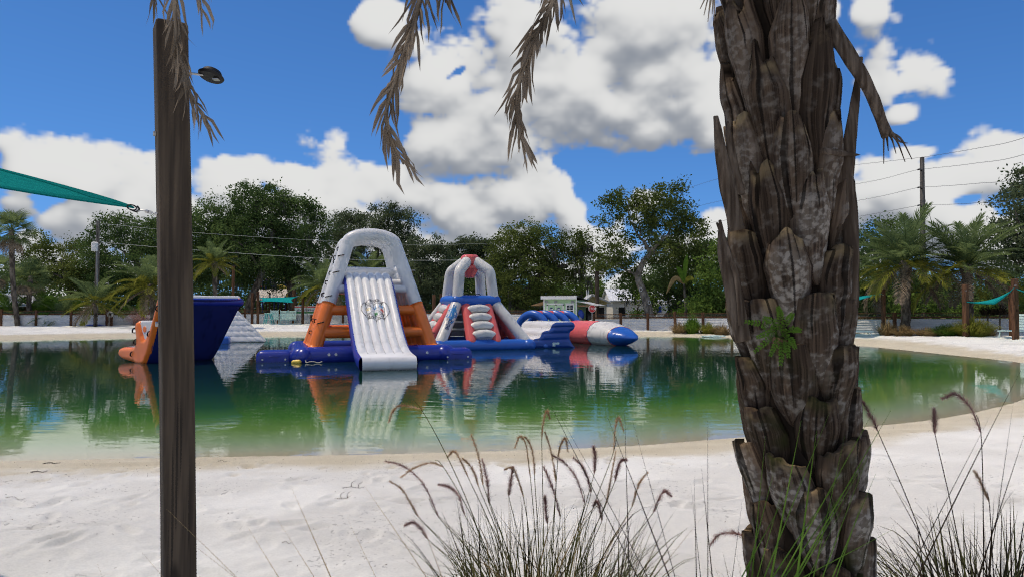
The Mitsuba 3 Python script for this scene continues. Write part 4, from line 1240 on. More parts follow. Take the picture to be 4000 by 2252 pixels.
# the dark understorey between the trunks, far back, is one mass of thicket
r_ = np.random.default_rng(77)
tb = []
for k in range(64):
    px = -250 + 70 * k
    Yk = r_.uniform(84, 100) if not 2280 < px < 2760 else r_.uniform(104, 112)
    hi = 1115 if px < 1900 else (1165 if px < 2900 else 1140)
    tb += pix_blobs([(px, hi + r_.uniform(-25, 25), 75, 70), (px + 30, 1200, 80, 45)], Yk, r_)
solo('thicket', 'dark mass of undergrowth filling the gaps between the far trees', 'thicket', crown(tb, r_, 0.5, 30, 0.9, 0.42), 'm_oak_leaf', kind='stuff')


# --- palms
def frond_mesh(L_, n, ll, lw, droop, vee, r, curve=1.0):
    """A feather frond: the rachis runs along +x, bends down; leaflets in a V."""
    s = np.linspace(0, 1, 26)
    ang = -droop * s ** 1.5
    dx = np.cumsum(np.cos(ang)) / 26 * L_; dz = np.cumsum(np.sin(ang)) / 26 * L_
    path = np.c_[dx, 0 * dx, dz]
    out = [tube(path, np.linspace(0.022, 0.006, 26) * L_ / 2.2, 5, caps=None)]
    v, f = [], []
    for i in range(n):
        t = 0.14 + 0.86 * i / (n - 1)
        c = np.array([np.interp(t, s, path[:, k]) for k in range(3)])
        a = np.interp(t, s, ang); tx = np.array([math.cos(a), 0, math.sin(a)]); up = np.array([-math.sin(a), 0, math.cos(a)])
        l1 = ll * (math.sin(math.pi * min(1, 0.25 + 0.7 * t)) ** 0.7 + 0.1) * r.uniform(0.85, 1.15)
        for sd in (-1, 1):
            d = unit(tx * (0.55 + 0.5 * t) + np.array([0, sd, 0]) * 0.8 + up * vee * r.uniform(0.6, 1.3) + r.normal(size=3) * 0.07)
            w = unit(np.cross(d, up + 0.3 * np.array([0, sd, 0]))) * lw * 0.5
            m = c + d * l1 * 0.5; e = c + d * l1 + np.array([0, 0, -0.22 * l1])
            o = len(v)
            v += [c - w * 0.6, c + w * 0.6, m - w, m + w, e]
            f += [[o, o + 1, o + 3], [o, o + 3, o + 2], [o + 2, o + 3, o + 4]]
    out.append((np.array(v), np.array(f)))
    return cat(out)


_rf = np.random.default_rng(21)
FR = {m_: [mikit.ply(frond_mesh(2.2, 44, 0.52, 0.036, dr_, 0.35, _rf), m_) for dr_ in (0.5, 0.9, 1.3)] for m_ in ('m_palm_green', 'm_palm_yellow', 'm_dead_leaf', 'm_bright_leaf')}


def put_fronds(k, c, n, scale, r, el_hi=82, el_lo=-28, yellow=0.35, dead=0.1, name='frond', mats=None):
    c = np.asarray(c, float)
    for i in range(n):
        u = (i + 0.5) / n
        el = el_hi + (el_lo - el_hi) * u ** 0.85 + r.uniform(-6, 6)
        az = i * 137.508 + r.uniform(-12, 12)
        mt = mats or ('m_dead_leaf' if u > 1 - dead else 'm_palm_yellow' if u > 1 - dead - yellow else 'm_palm_green')
        mt = mt if isinstance(mt, str) else mt[r.integers(len(mt))]
        v_ = r.integers(3) if u > 0.3 else r.integers(2)
        m = T().translate(c.tolist()).rotate([0, 0, 1], float(az)).rotate([0, 1, 0], float(-el)).rotate([1, 0, 0], float(r.uniform(-25, 25))).scale(float(scale * r.uniform(0.85, 1.12)))
        part(k, name, at(FR[mt][v_], m), None)


def palm(label, px, top, base, Y, n, scale, seed, tr=0.2, **kw):
    r = np.random.default_rng(seed)
    k = thing('date_palm', label, 'palm tree', 'feather palms')
    c = P(px, top, Y); b = P(base, 1262, Y); b = np.array([b[0], b[1], ground_z(b[0], b[1]) - 0.2])
    pth = spline([b, b * 0.5 + c * 0.5 + np.array([0.05, 0, 0]), c], 24)
    rr = np.full(24, tr) * (1 + 0.12 * np.sin(np.arange(24) * 2.4)); rr[-4:] *= np.linspace(1, 1.5, 4)
    part(k, 'trunk', wobble(tube(pth, rr, 12), 0.05, 7.0), 'm_bark', True)
    put_fronds(k, c, n, scale, r, **kw)
    return k


palm('feather palm with yellowing fronds at the left edge of the wooden post', 590, 1120, 600, 55, 40, 1.45, 31, 0.22, yellow=0.55, el_lo=-38)
palm('small feather palm with a bare trunk just right of the wooden post', 838, 1030, 838, 55, 34, 0.88, 32, 0.17, yellow=0.5, dead=0.06, el_lo=-18)
palm('low green feather palm in front of the utility pole, right of the bush palms', 370, 1180, 372, 57, 26, 1.15, 33, 0.15, yellow=0.5, el_lo=-35)
palm('feather palm behind the left leg of the slide tower', 1265, 1120, 1262, 64, 40, 1.5, 34, 0.2, yellow=0.2)
palm('feather palm seen through the arch of the slide tower', 1450, 1070, 1450, 70, 34, 1.3, 35, 0.2, yellow=0.2)
palm('feather palm just right of the big palm trunk, with a dark trunk', 3535, 1035, 3535, 43, 44, 1.68, 36, 0.27, yellow=0.24, dead=0.12, el_lo=-26)
palm('large feather palm standing beside a brown sail post at the right', 3775, 1050, 3782, 42, 46, 1.72, 37, 0.27, yellow=0.16, dead=0.13, el_lo=-26)


def fan_leaf(r):
    v, f = [], []
    out = [tube(np.array([[0, 0, 0], [0.5, 0, 0.03], [0.95, 0, -0.02]]), [0.02, 0.016, 0.012], 5, caps=None)]
    for i in range(26):
        a = math.radians(-115 + 230 * i / 25)
        l1 = 0.85 * (0.7 + 0.3 * math.cos(a)) * r.uniform(0.9, 1.1)
        d = np.array([math.cos(a), math.sin(a), 0.12])
        w = np.array([-math.sin(a), math.cos(a), 0]) * 0.03
        c = np.array([0.95, 0, -0.02]); m = c + d * l1 * 0.6; e = c + d * l1 + np.array([0, 0, -0.3 * l1])
        o = len(v); v += [c, m - w, m + w, e]; f += [[o, o + 1, o + 2], [o + 1, o + 3, o + 2]]
    out.append((np.array(v), np.array(f)))
    return cat(out)


FAN = {m_: mikit.ply(fan_leaf(_rf), m_) for m_ in ('m_palm_green', 'm_dead_leaf')}


def sabal(label, px, top, base, Y, n, scale, seed):
    r = np.random.default_rng(seed)
    k = thing('fan_palm', label, 'palm tree', 'fan palms')
    c = P(px, top, Y); b = P(base, 1262, Y); b = np.array([b[0], b[1], ground_z(b[0], b[1]) - 0.2])
    part(k, 'trunk', wobble(tube(spline([b, b * 0.5 + c * 0.5 + np.array([-0.15, 0, 0]), c], 20), 0.2, 10), 0.04, 5), 'm_bark', True)
    for i in range(n):
        u = (i + 0.5) / n
        el = 85 - 150 * u ** 0.9 + r.uniform(-8, 8)
        m = T().translate(c.tolist()).rotate([0, 0, 1], float(i * 137.5)).rotate([0, 1, 0], float(-el)).rotate([1, 0, 0], float(r.uniform(-30, 30))).scale(float(scale * r.uniform(0.85, 1.15)))
        part(k, 'fan_leaf', at(FAN['m_dead_leaf' if u > 0.8 else 'm_palm_green'], m), None)


sabal('tall fan palm with a leaning trunk at the left edge', 45, 905, 70, 58, 46, 1.18, 41)
sabal('lower fan palm under the tall fan palm at the left', 120, 1085, 120, 60, 34, 1.05, 42)
sabal('small fan palm at the far left edge behind the shelter roof', -20, 1060, -20, 61, 30, 1.1, 43)
for i, (px, py, Y, n, sc, lb) in enumerate(((40, 1215, 61, 22, 1.5, 'clump of bright arching palm fronds left of the shelter roof'), (170, 1225, 61, 26, 1.5, 'clump of bright green palm fronds behind the shelter roof'), (240, 1235, 60, 26, 1.35, 'clump of bright green palm fronds above the second fence bay'),
                                          (310, 1240, 61, 20, 1.1, 'clump of green palm fronds left of the low feather palm'), (530, 1245, 61, 24, 0.9, 'clump of glossy green fronds behind the life ring fence bays'), (2760, 1260, 56, 16, 0.7, 'small clump of fronds under the feathery tree'))):
    k = thing('bush_palm', lb, 'bush palm', 'bush palms behind the fence')
    c = P(px, py, Y); c[2] = ground_z(c[0], c[1])
    put_fronds(k, c, n, sc, np.random.default_rng(60 + i), 88, 15, mats=('m_bright_leaf', 'm_palm_green'))
# banana-like plant by the pale oak
k = thing('banana_plant', 'ragged banana plant with a drooping pale leaf in front of the dark oak', 'plant')
c0 = P(2680, 1262, 57); c0[2] = ground_z(c0[0], c0[1]); c1 = P(2672, 1110, 57)
part(k, 'stem', tube(spline([c0, (c0 + c1) / 2 + np.array([0.06, 0, 0]), c1], 12), np.linspace(0.17, 0.08, 12), 10), 'm_bark', True)
for j, (dx, dz, mt) in enumerate(((-70, 38, 'm_straw'), (-30, -70, 'm_bright_leaf'), (12, -120, 'm_bright_leaf'), (40, -20, 'm_palm_yellow'))):
    e = P(2672 + dx, 1110 + dz, 57 - 0.3 * j)
    mid = (c1 + e) / 2 + np.array([0, 0, 0.9 if j == 0 else 0.3])
    pt = spline([c1, mid, e], 14); t_ = unit(np.gradient(pt, axis=0)); sd = unit(np.cross(t_, [0.1, 1, 0.2]))
    w = 0.20 * np.sin(np.linspace(0.1, math.pi - 0.05, 14))[:, None]
    v_ = np.vstack([pt - sd * w, pt, pt + sd * w]); i_ = np.arange(13)
    v_[14:28] += np.array([0, -0.04, 0.03])
    f_ = np.vstack([np.stack([i_ + o, i_ + 14 + o, i_ + 15 + o], 1) for o in (0, 14)] + [np.stack([i_ + o, i_ + 15 + o, i_ + 1 + o], 1) for o in (0, 14)])
    part(k, 'leaf', (v_, f_), mt, True)


# --- grasses and small plants on the far bank
def tuft(c, n, h, spread, r, w=0.02):
    """A mound of thin arching blades, long in the middle and short at the rim."""
    v, f = [], []
    for i in range(n):
        a = r.uniform(0, 2 * math.pi); q = r.uniform(0, 1) ** 0.6
        hh = h * (1.05 - 0.55 * q) * r.uniform(0.55, 1.2)
        b = c + np.array([math.cos(a), math.sin(a), 0]) * (0.55 * spread * q + 0.05) + np.array([0, 0, -0.03])
        a += r.normal() * 0.5
        d = np.array([math.cos(a), math.sin(a), 0]); s = np.array([-math.sin(a), math.cos(a), 0]) * w * 0.5
        g = spread * (0.15 + 0.75 * q) * r.uniform(0.5, 1.2)
        p = [b, b + d * g * 0.25 + [0, 0, hh * 0.6], b + d * g * 0.65 + [0, 0, hh], b + d * g * 1.15 + [0, 0, hh * (1.08 - 0.5 * q)]]
        o = len(v); v += [p[0] - s, p[0] + s, p[1] - s, p[1] + s, p[2] - s * 0.6, p[2] + s * 0.6, p[3]]
        f += [[o, o + 1, o + 3], [o, o + 3, o + 2], [o + 2, o + 3, o + 5], [o + 2, o + 5, o + 4], [o + 4, o + 5, o + 6]]
    return np.array(v), np.array(f)


for i, (px, py, Y, h, sp, n, mt, lb) in enumerate((
        (2705, 1282, 50, 1.25, 0.5, 500, 'm_bright_leaf', 'tall bright green grass clump in front of the right fence'), (2655, 1282, 50.5, 0.8, 0.6, 260, 'm_straw', 'straw coloured grass clump left of the tall bright grass'),
        (2765, 1285, 49.5, 0.8, 0.6, 300, 'm_palm_yellow', 'low yellowish grass clump right of the tall bright grass'), (2820, 1288, 48.5, 0.75, 0.6, 260, 'm_straw', 'straw coloured grass clump beside the big palm trunk'),
        (3465, 1305, 42, 0.9, 0.5, 260, 'm_straw', 'dry grass clump at the foot of the left sail post on the right bank'), (3530, 1310, 41, 0.6, 0.6, 320, 'm_straw', 'low dry grass clump under the dark palm trunk'), (3620, 1312, 40.5, 0.5, 0.7, 320, 'm_straw', 'low dry grass clump between the two right-hand palms'),
        (3700, 1310, 40, 0.7, 0.8, 420, 'm_green_blade', 'arching green grass clump left of the brown sail post'), (3800, 1312, 39, 1.05, 1.0, 620, 'm_palm_yellow', 'large arching yellow green grass clump right of the brown sail post'),
        (3850, 1318, 39, 0.5, 0.6, 240, 'm_straw', 'low dry grass right of the large arching grass'), (550, 1240, 60.5, 1.5, 1.3, 420, 'm_purple_head', 'purplish fountain grass behind the fence at the rocker'))):
    c = P(px, py, Y); c[2] = ground_z(c[0], c[1])
    solo('grass_clump', lb, 'grass', tuft(c, int(n * 1.5), h, sp * 1.25, np.random.default_rng(80 + i), 0.028), mt, group='grass clumps on the far banks')
for i, (px, py, Y) in enumerate(((3858, 1225, 40.5), (3905, 1222, 40))):
    k = thing('spiky_plant', ('dark spiky plant left' if i == 0 else 'dark spiky plant right') + ' of the pair standing by the fence under the right sail', 'plant', 'spiky plants by the right fence')
    c = P(px, py, Y); g = ground_z(c[0], c[1])
    part(k, 'stem', tube([np.array([c[0], c[1], g - 0.1]), c], 0.05, 8), 'm_bark', True)
    part(k, 'leaves', tuft(c - np.array([0, 0, 0.05]), 90, 0.55, 0.55, np.random.default_rng(95 + i), 0.05), 'm_dark_blade', kind='stuff')

# ------------------------------------------------------------------ poles and lines
def pole(name, label, px, ytop, Y, r0, r1, mat_='m_grey_pole', lean=0.0, group='utility poles'):
    k = thing(name, label, 'utility pole', group)
    t = P(px, ytop, Y); b = np.array([t[0] - lean, t[1], ground_z(t[0], t[1]) - 0.3])
    part(k, 'shaft', tube([b, t], [r0, r1], 14, caps='flat'), mat_, 50)
    return k, t


k, t1 = pole('utility_pole', 'grey utility pole with a white transformer can at the left', 383, 862, 62, 0.21, 0.14)
c = P(370, 965, 61.75)
part(k, 'transformer', tube([c - np.array([0, 0, 0.38]), c + np.array([0, 0, 0.38])], 0.27, 20, caps='flat'), 'm_white_paint', 40)
part(k, 'transformer_lid', tube([c + np.array([0, 0, 0.38]), c + np.array([0, 0, 0.45])], [0.29, 0.2], 20, caps='flat'), 'm_white_paint', 40)
part(k, 'conduit', tube([P(378, 980, 61.7), P(381, 1240, 61.7)], 0.05, 8), 'm_grey_wall', True)
part(k, 'jumper_wire', tube(spline([P(382, 870, 61.9), P(366, 862, 61.9), P(360, 900, 61.9), P(368, 945, 61.9)], 14), 0.02, 5), 'm_black', True)
k, t2 = pole('utility_pole', 'thin grey utility pole behind the green shed', 2272, 905, 92, 0.22, 0.15)
for z in (0.12, 0.33):
    c = np.array([t2[0], t2[1], 0]) + [0, 0, np.interp(z, [0, 1], [t2[2], 0.5])]
    part(k, 'insulator', tube([c, c + [0.35, 0, 0.0]], 0.06, 8), 'm_dark_metal', True)
c = P(2272, 1105, 91.8)
part(k, 'crossarm', beam(c - [1.2, 0, 0], c + [1.2, 0, 0], 0.12, 0.12), 'm_grey_pole')
k, t3 = pole('utility_pole', 'tall grey utility pole carrying four lines at the right', 3602, 615, 55, 0.24, 0.16, lean=0.1)
INS = []
for y in (666, 736, 806):
    c = P(3600, y, 54.85); e = P(3586, y - 3, 54.7)
    part(k, 'insulator', tube(spline([c, (c + e) / 2 + [0, 0, 0.06], e], 7), 0.06, 8), 'm_dark_metal', True)
    INS.append(e)
part(k, 'guy_wire', tube([P(3608, 760, 55), P(3640, 870, 57), P(3650, 1240, 62)], 0.02, 5), 'm_wire')
k, t4 = pole('light_pole', 'dark brown light pole in front of the white house', 2332, 1060, 60, 0.19, 0.18, 'm_dark_post')
k2 = thing('flood_light', 'small flood light on the dark brown pole', 'light'); c = P(2346, 1078, 59.9)
part(k2, 'arm', tube([P(2334, 1076, 60), c], 0.03, 6), 'm_dark_metal'); part(k2, 'lamp_head', cbox((0.45, 0.3, 0.08), 0.02, None, c), 'm_grey_wall')
pole('light_pole', 'plain brown pole behind the small palm, right of the wooden post', 912, 1040, 64, 0.15, 0.13, 'm_brown_post')
k, _ = pole('light_pole', 'brown pole with a flat lamp right of the white arch', 1607, 1058, 66, 0.13, 0.12, 'm_brown_post')
part(k, 'lamp_head', cbox((0.75, 0.4, 0.07), 0.02, None, P(1606, 1056, 66)), 'm_grey_wall')
pole('utility_pole', 'distant thin pole above the climbing tower', 1773, 962, 110, 0.2, 0.14)
pole('fence_pole', 'pair of brown poles left of the climbing tower, front one', 1695, 1150, 62, 0.15, 0.14, 'm_brown_post', group='brown sail poles')
pole('fence_pole', 'pair of brown poles left of the climbing tower, rear one', 1722, 1147, 68, 0.13, 0.12, 'm_brown_post', group='brown sail poles')


def line(label, pts, r=0.016, mat_='m_pale_wire'):
    solo('power_line', label, 'power line', tube(spline(pts, 60), r, 4, caps=None), mat_, True, group='power lines')


line('upper power line from the left pole across the oaks', [P(386, 872, 62), P(780, 910, 64), P(1335, 944, 68), P(1760, 955, 72), P(2268, 935, 92)])
line('lower power line from the left pole across the oaks', [P(388, 946, 62), P(780, 978, 63), P(1335, 1012, 66), P(1865, 1015, 70), P(2268, 998, 92)], 0.019)
for i, (e, yl, yr) in enumerate(zip([t3] + INS, (640, 716, 782, 845), (535, 600, 688, 770))):
    line(('top', 'second', 'third', 'lowest')[i] + ' of the four power lines right of the tall pole', [e, P(3800, (e[2] * 0 + [615, 664, 734, 804][i]) * 0.52 + yr * 0.48 + 6, 46), P(4010, yr, 40), P(4600, yr - 250, 25)], 0.014, 'm_wire')
    line(('top', 'second', 'third', 'lowest')[i] + ' of the four power lines left of the tall pole', [e, P(3330, yl + 5, 61), P(2800, yl + 60 + 12 * i, 74), P(2274, 905 + 32 * i, 91.8)], 0.014, 'm_wire')

# ------------------------------------------------------------------ green shed
sh = thing('garden_shed', 'small pale green shed with white trim and decorated double doors', 'shed')
s0, s1 = P(2124, 1265, 59.5), P(2253, 1265, 58.3)
sx = unit(np.array([s1[0] - s0[0], s1[1] - s0[1], 0])); sy = np.array([sx[1], -sx[0], 0])       # sy points out of the front
SWID = np.linalg.norm((s1 - s0)[:2]); sg = ground_z(*s0[:2])
S3 = lambda x, y, z: np.array([s0[0], s0[1], sg]) + sx * x + sy * y + np.array([0, 0, z])
RS = np.stack([sx, sy, [0, 0, 1]], 1)
def sbox(name, x0, x1, y0, y1, z0, z1, m_, parent=None, c=0.006, **kw):
    return part(parent or sh, name, cbox((x1 - x0, abs(y1 - y0), z1 - z0), c, RS, S3((x0 + x1) / 2, (y0 + y1) / 2, (z0 + z1) / 2)), m_, **kw)
H_ = 2.30
wall = sbox('front_wall', 0.0, SWID, -0.08, 0.0, -0.1, H_, 'm_shed_green')
sbox('side_wall', SWID - 0.08, SWID, -2.6, -0.083, -0.1, H_ - 0.1, 'm_shed_green'); sbox('side_wall', 0.0, 0.08, -2.6, -0.083, -0.1, H_ - 0.1, 'm_shed_green')
sbox('rear_wall', 0.083, SWID - 0.083, -2.6, -2.52, -0.1, H_ - 0.3, 'm_shed_green')
for i in range(9):
    sbox('batten', 0.16 + i * (SWID - 0.3) / 8, 0.19 + i * (SWID - 0.3) / 8, 0.002, 0.016, 0.0, H_ - 0.12, 'm_shed_green', wall)
sbox('corner_trim', -0.02, 0.09, 0.003, 0.03, 0, H_ - 0.02, 'm_white_paint'); sbox('corner_trim', SWID - 0.09, SWID + 0.02, 0.003, 0.03, 0, H_ - 0.02, 'm_white_paint')
rv, rf = cbox((SWID + 0.3, 3.2, 0.06), 0.01)
rv[:, 2] += rv[:, 1] * 0.12
part(sh, 'roof', (frame(rv, S3(SWID / 2, -1.25, H_ + 0.08), sx, sy, [0, 0, 1]), rf), 'm_dark_metal')
sbox('fascia', -0.13, SWID + 0.13, 0.36, 0.40, H_ - 0.02, H_ + 0.26, 'm_white_paint')
sbox('fascia', -0.13, SWID + 0.13, 0.0, 0.355, H_ + 0.19, H_ + 0.22, 'm_white_paint', label='white eaves board')
dz = 1.82
dr_ = sbox('door_frame', 0.28, 1.83, 0.004, 0.05, dz, dz + 0.12, 'm_white_paint')
for x in (0.28, 1.72): sbox('door_frame', x, x + 0.11, 0.004, 0.05, 0, dz - 0.002, 'm_white_paint')
for i, (x, w) in enumerate(((0.42, 0.58), (1.04, 0.65))):
    d_ = sbox('door', x, x + w, 0.004, 0.035, 0.05, dz - 0.02, 'm_shed_green', label='pale green door leaf with a dark blue arched panel')
    if i: 
        sbox('edge_trim', x, x + 0.05, 0.037, 0.055, 0.06, dz - 0.04, 'm_white_paint', d_); sbox('edge_trim', x + 0.055, x + w, 0.037, 0.055, dz - 0.09, dz - 0.04, 'm_white_paint', d_)
    pg = Polygon([(-0.17, -0.25), (0.17, -0.25), (0.17, 0.12), (0.1, 0.2), (0, 0.24), (-0.1, 0.2), (-0.17, 0.12)])
    pv, pf = prism(pg, 0.025)
    part(d_, 'arched_panel', (frame(pv, S3(x + w / 2, 0.037, 1.35), sx, [0, 0, 1], sy), pf), 'm_print_navy')
    for gx_ in (-0.10, 0.0, 0.10):
        for gz_ in (-0.16, -0.02, 0.10):
            pv, pf = prism(affinity.scale(Point(gx_, gz_).buffer(0.042, 6), 0.8, 1.3), 0.012)
            part(d_, 'petal_pane', (frame(pv, S3(x + w / 2, 0.062, 1.35), sx, [0, 0, 1], sy), pf), 'm_purple' if (gx_ * 10 + gz_ * 50) % 2 > 1 else 'm_white_paint')
for x in (0.30, 1.08, 1.78):
    sbox('hinge', x, x + 0.12, 0.052, 0.08, dz - 0.06, dz + 0.02, 'm_black')
wn = sbox('window', 2.12, 2.66, 0.004, 0.02, 0.95, 1.78, 'm_window')
for x0, x1, z0, z1 in ((2.02, 2.12, 0.86, 1.88), (2.66, 2.76, 0.86, 1.88), (2.122, 2.658, 1.78, 1.88), (2.122, 2.658, 0.86, 0.95)):
    sbox('frame', x0, x1, 0.004, 0.05, z0, z1, 'm_white_paint', wn)
sbox('frame', 1.98, 2.80, 0.0, 0.07, 1.882, 1.95, 'm_white_paint', wn)
for x in (2.385,): sbox('muntin', x - 0.02, x + 0.02, 0.022, 0.035, 0.955, 1.775, 'm_white_paint', wn)
for z in (1.16, 1.365, 1.57): sbox('muntin', 2.125, 2.655, 0.0365, 0.043, z - (0.03 if z == 1.365 else 0.014), z + (0.03 if z == 1.365 else 0.014), 'm_white_paint', wn)
for x in (0.15, 0.98, 2.5): sbox('vent_block', x, x + 0.26, 0.006, 0.09, 1.98, 2.15, 'm_grey_wall')
# lean-to roofs left and right
rv, rf = cbox((1.75, 2.6, 0.05), 0.008); rv[:, 2] -= rv[:, 0] * 0.20
part(sh, 'lean_to_roof', (frame(rv, S3(SWID + 0.95, -1.2, 1.92), sx, sy, [0, 0, 1]), rf), 'm_galvanised')
sbox('rafter', SWID + 0.1, SWID + 1.8, 0.02, 0.06, 1.66, 1.78, 'm_brown_board')
sbox('lean_to_post', SWID + 1.62, SWID + 1.72, -0.1, 0.0, 0, 1.64, 'm_brown_board')
rv, rf = cbox((1.2, 2.2, 0.05), 0.008); rv[:, 2] += rv[:, 0] * 0.28
part(sh, 'lean_to_roof', (frame(rv, S3(-0.6, -1.2, 1.92), sx, sy, [0, 0, 1]), rf), 'm_brown_board', label='brown plank lean-to roof')
sbox('lean_to_back', SWID + 0.05, SWID + 1.7, -2.4, -2.34, 0, 1.6, 'm_dark_metal')
k = thing('life_jacket', 'blue life jackets hanging in a bundle on the right side of the green shed', 'life jacket')
r_ = np.random.default_rng(6)
for (dx, dz_, a, b, cc, m_) in ((0.30, 1.12, .22, .16, .26, 'm_tarp'), (0.42, 0.95, .18, .16, .3, 'm_tarp'), (0.30, 0.62, .15, .14, .3, 'm_grey_wall'), (0.38, 0.28, .14, .14, .26, 'm_play_blue')):
    m_s = trimesh.creation.icosphere(3); v_ = np.array(m_s.vertices)
    v_ = v_ * np.array([a, b, cc]) * (0.8 + 0.5 * meshkit.fbm(v_ * 2.5 + dx * 9, 3)[:, None])
    part(k, 'jacket', (v_ + S3(SWID + dx, -0.15, dz_), np.array(m_s.faces)), m_, True)
k = thing('wall_cart', 'dark cart standing under the lean-to right of the shed', 'cart')
for nm, (x0, x1, z0, z1), m_ in (('box', (0.95, 1.5, 0.35, 0.95), 'm_dark_metal'), ('shelf', (0.9, 1.55, 1.0, 1.05), 'm_black')):
    sbox(nm, SWID + x0, SWID + x1, -0.6, -0.05, z0, z1, m_, k)
c = S3(SWID + 1.2, 0.0, 0.2)
part(k, 'wheel', tube([c + 0.17 * np.array([sx[0] * math.cos(t), sx[1] * math.cos(t), math.sin(t)]) for t in np.linspace(0, 2 * math.pi, 17)[:-1]], 0.035, 6, closed=True), 'm_black', True)
k = thing('garden_hose', 'coiled hose hanging on the front wall of the green shed', 'hose')
for q in range(3):
    c = S3(2.62 + 0.02 * q, 0.05 + 0.03 * q, 0.5)
    part(k, 'coil', tube([c + (0.15 + 0.02 * q) * (sx * math.cos(t) + np.array([0, 0, 1.1]) * math.sin(t)) for t in np.linspace(0, 2 * math.pi, 21)[:-1]], 0.018, 6, closed=True), 'm_green_paint', True)
part(k, 'hook', cbox((0.1, 0.12, 0.08), 0.01, RS, S3(2.64, 0.06, 0.74)), 'm_dark_metal')
k = thing('canvas_heap', 'heap of crumpled pale canvas at the fence end right of the shed', 'canvas')
m_s = trimesh.creation.icosphere(5); v_ = np.array(m_s.vertices)
c = P(2322, 1278, 53.6); c[2] = ground_z(c[0], c[1])
v_ = v_ * np.array([1.05, 0.7, 0.68]) * (0.62 + 0.8 * meshkit.fbm(v_ * 2.1 + 4, 4)[:, None]); v_[:, 2] = np.maximum(v_[:, 2], -0.05)
scene[k] = mikit.ply((v_ + c, np.array(m_s.faces)), 'm_canvas', True)
# stop sign
k = thing('stop_sign', 'red octagonal STOP sign by the fence end right of the shed', 'sign')
c = P(2313, 1204, 52.8); g = ground_z(c[0], c[1])
pv, pf = prism(Polygon([(0.30 * math.cos(a), 0.30 * math.sin(a)) for a in (np.arange(8) + 0.5) * math.pi / 4]), 0.02)
part(k, 'plate', (frame(pv, c, [1, 0, 0], [0, 0, 1], [0, -1, 0]), pf), 'm_red_paint')
v_, f_ = text_flat('STOP', 0.17, 0.008); v_ -= np.array([v_[:, 0].mean(), 0.085, 0])
part(k, 'lettering', (frame(v_ + [0, 0, 0.022], c, [1, 0, 0], [0, 0, 1], [0, -1, 0]), f_), 'm_white_paint')
part(k, 'rim', tube([c + np.array([0.285 * math.cos(a), -0.021, 0.285 * math.sin(a)]) for a in (np.arange(8) + 0.5) * math.pi / 4], 0.012, 4, closed=True), 'm_white_paint')
part(k, 'post', tube([np.array([c[0], c[1] + 0.04, g - 0.1]), c + [0, 0.04, 0.2]], 0.03, 8), 'm_steel', True)

# ------------------------------------------------------------------ white house
ho = thing('white_house', 'cream and white house with a pale ribbed metal roof beyond the fence', 'house')
HY = 82
def hp(px, py, dy=0): return P(px, py, HY + dy)
g = 0.5
a, b = hp(2395, 1215), hp(2560, 1215)
zt = hp(2400, 1172)[2]; zr_ = hp(2400, 1138)[2]
def hbox(nm, x0, x1, y0, y1, z0, z1, m_, parent=None, **kw):
    return part(parent or ho, nm, cbox((x1 - x0, y1 - y0, z1 - z0), 0.01, None, ((x0 + x1) / 2, (y0 + y1) / 2, (z0 + z1) / 2)), m_, **kw)
X0, X1 = a[0], b[0] + 3
hbox('wall', X0, X1, HY, HY + 7, 0.2, zt, 'm_white_paint')
def roofplane(p0, p1, p2, p3, m_, nm='roof'):
    k_ = part(ho, nm, (np.array([p0, p1, p2, p3, p0, p1, p2, p3]) + np.array([[0, 0, 0.1]] * 4 + [[0, 0, 0]] * 4), np.array([[0, 1, 2], [0, 2, 3], [4, 6, 5], [4, 7, 6], [0, 4, 1], [1, 4, 5], [1, 5, 2], [2, 5, 6], [2, 6, 3], [3, 6, 7], [3, 7, 0], [0, 7, 4]])), m_)
    p0, p1, p2, p3 = map(np.asarray, (p0, p1, p2, p3))
    n = max(3, int(np.linalg.norm(p1 - p0) / 0.45))
    for i in range(n + 1):
        u = i / n
        part(k_, 'roof_rib', beam(p0 + (p1 - p0) * u + [0, 0, 0.11], p3 + (p2 - p3) * u + [0, 0, 0.11], 0.05, 0.05, 0.004), m_)
roofplane((X0 - 0.5, HY - 0.5, zt - 0.1), (X1 + 0.3, HY - 0.5, zt - 0.1), (X1 + 0.3, HY + 3.5, zr_ + 0.3), (X0 - 0.5, HY + 3.5, zr_ + 0.3), 'm_white_roof')
roofplane((X1 + 0.3, HY + 7.5, zt - 0.1), (X0 - 0.5, HY + 7.5, zt - 0.1), (X0 - 0.5, HY + 3.5, zr_ + 0.32), (X1 + 0.3, HY + 3.5, zr_ + 0.32), 'm_white_roof')
pv, pf = prism(Polygon([(0, zt - 0.15), (7, zt - 0.15), (3.5, zr_ + 0.25)]), 0.08)
part(ho, 'gable', (np.c_[X0 - 0.2 + pv[:, 2] * 0, HY + pv[:, 0], pv[:, 1]] + np.c_[-pv[:, 2], 0 * pv[:, 2], 0 * pv[:, 2]], pf), 'm_white_paint')
wn = hbox('window', hp(2400, 1200)[0] + 0.5, hp(2400, 1200)[0] + 1.3, HY - 0.06, HY - 0.01, 1.0, 2.05, 'm_window')
hbox('frame', hp(2400, 1200)[0] + 0.4, hp(2400, 1200)[0] + 1.4, HY - 0.09, HY - 0.062, 2.05, 2.15, 'm_white_paint', wn); hbox('frame', hp(2400, 1200)[0] + 0.4, hp(2400, 1200)[0] + 1.4, HY - 0.09, HY - 0.062, 0.9, 1.0, 'm_white_paint', wn)
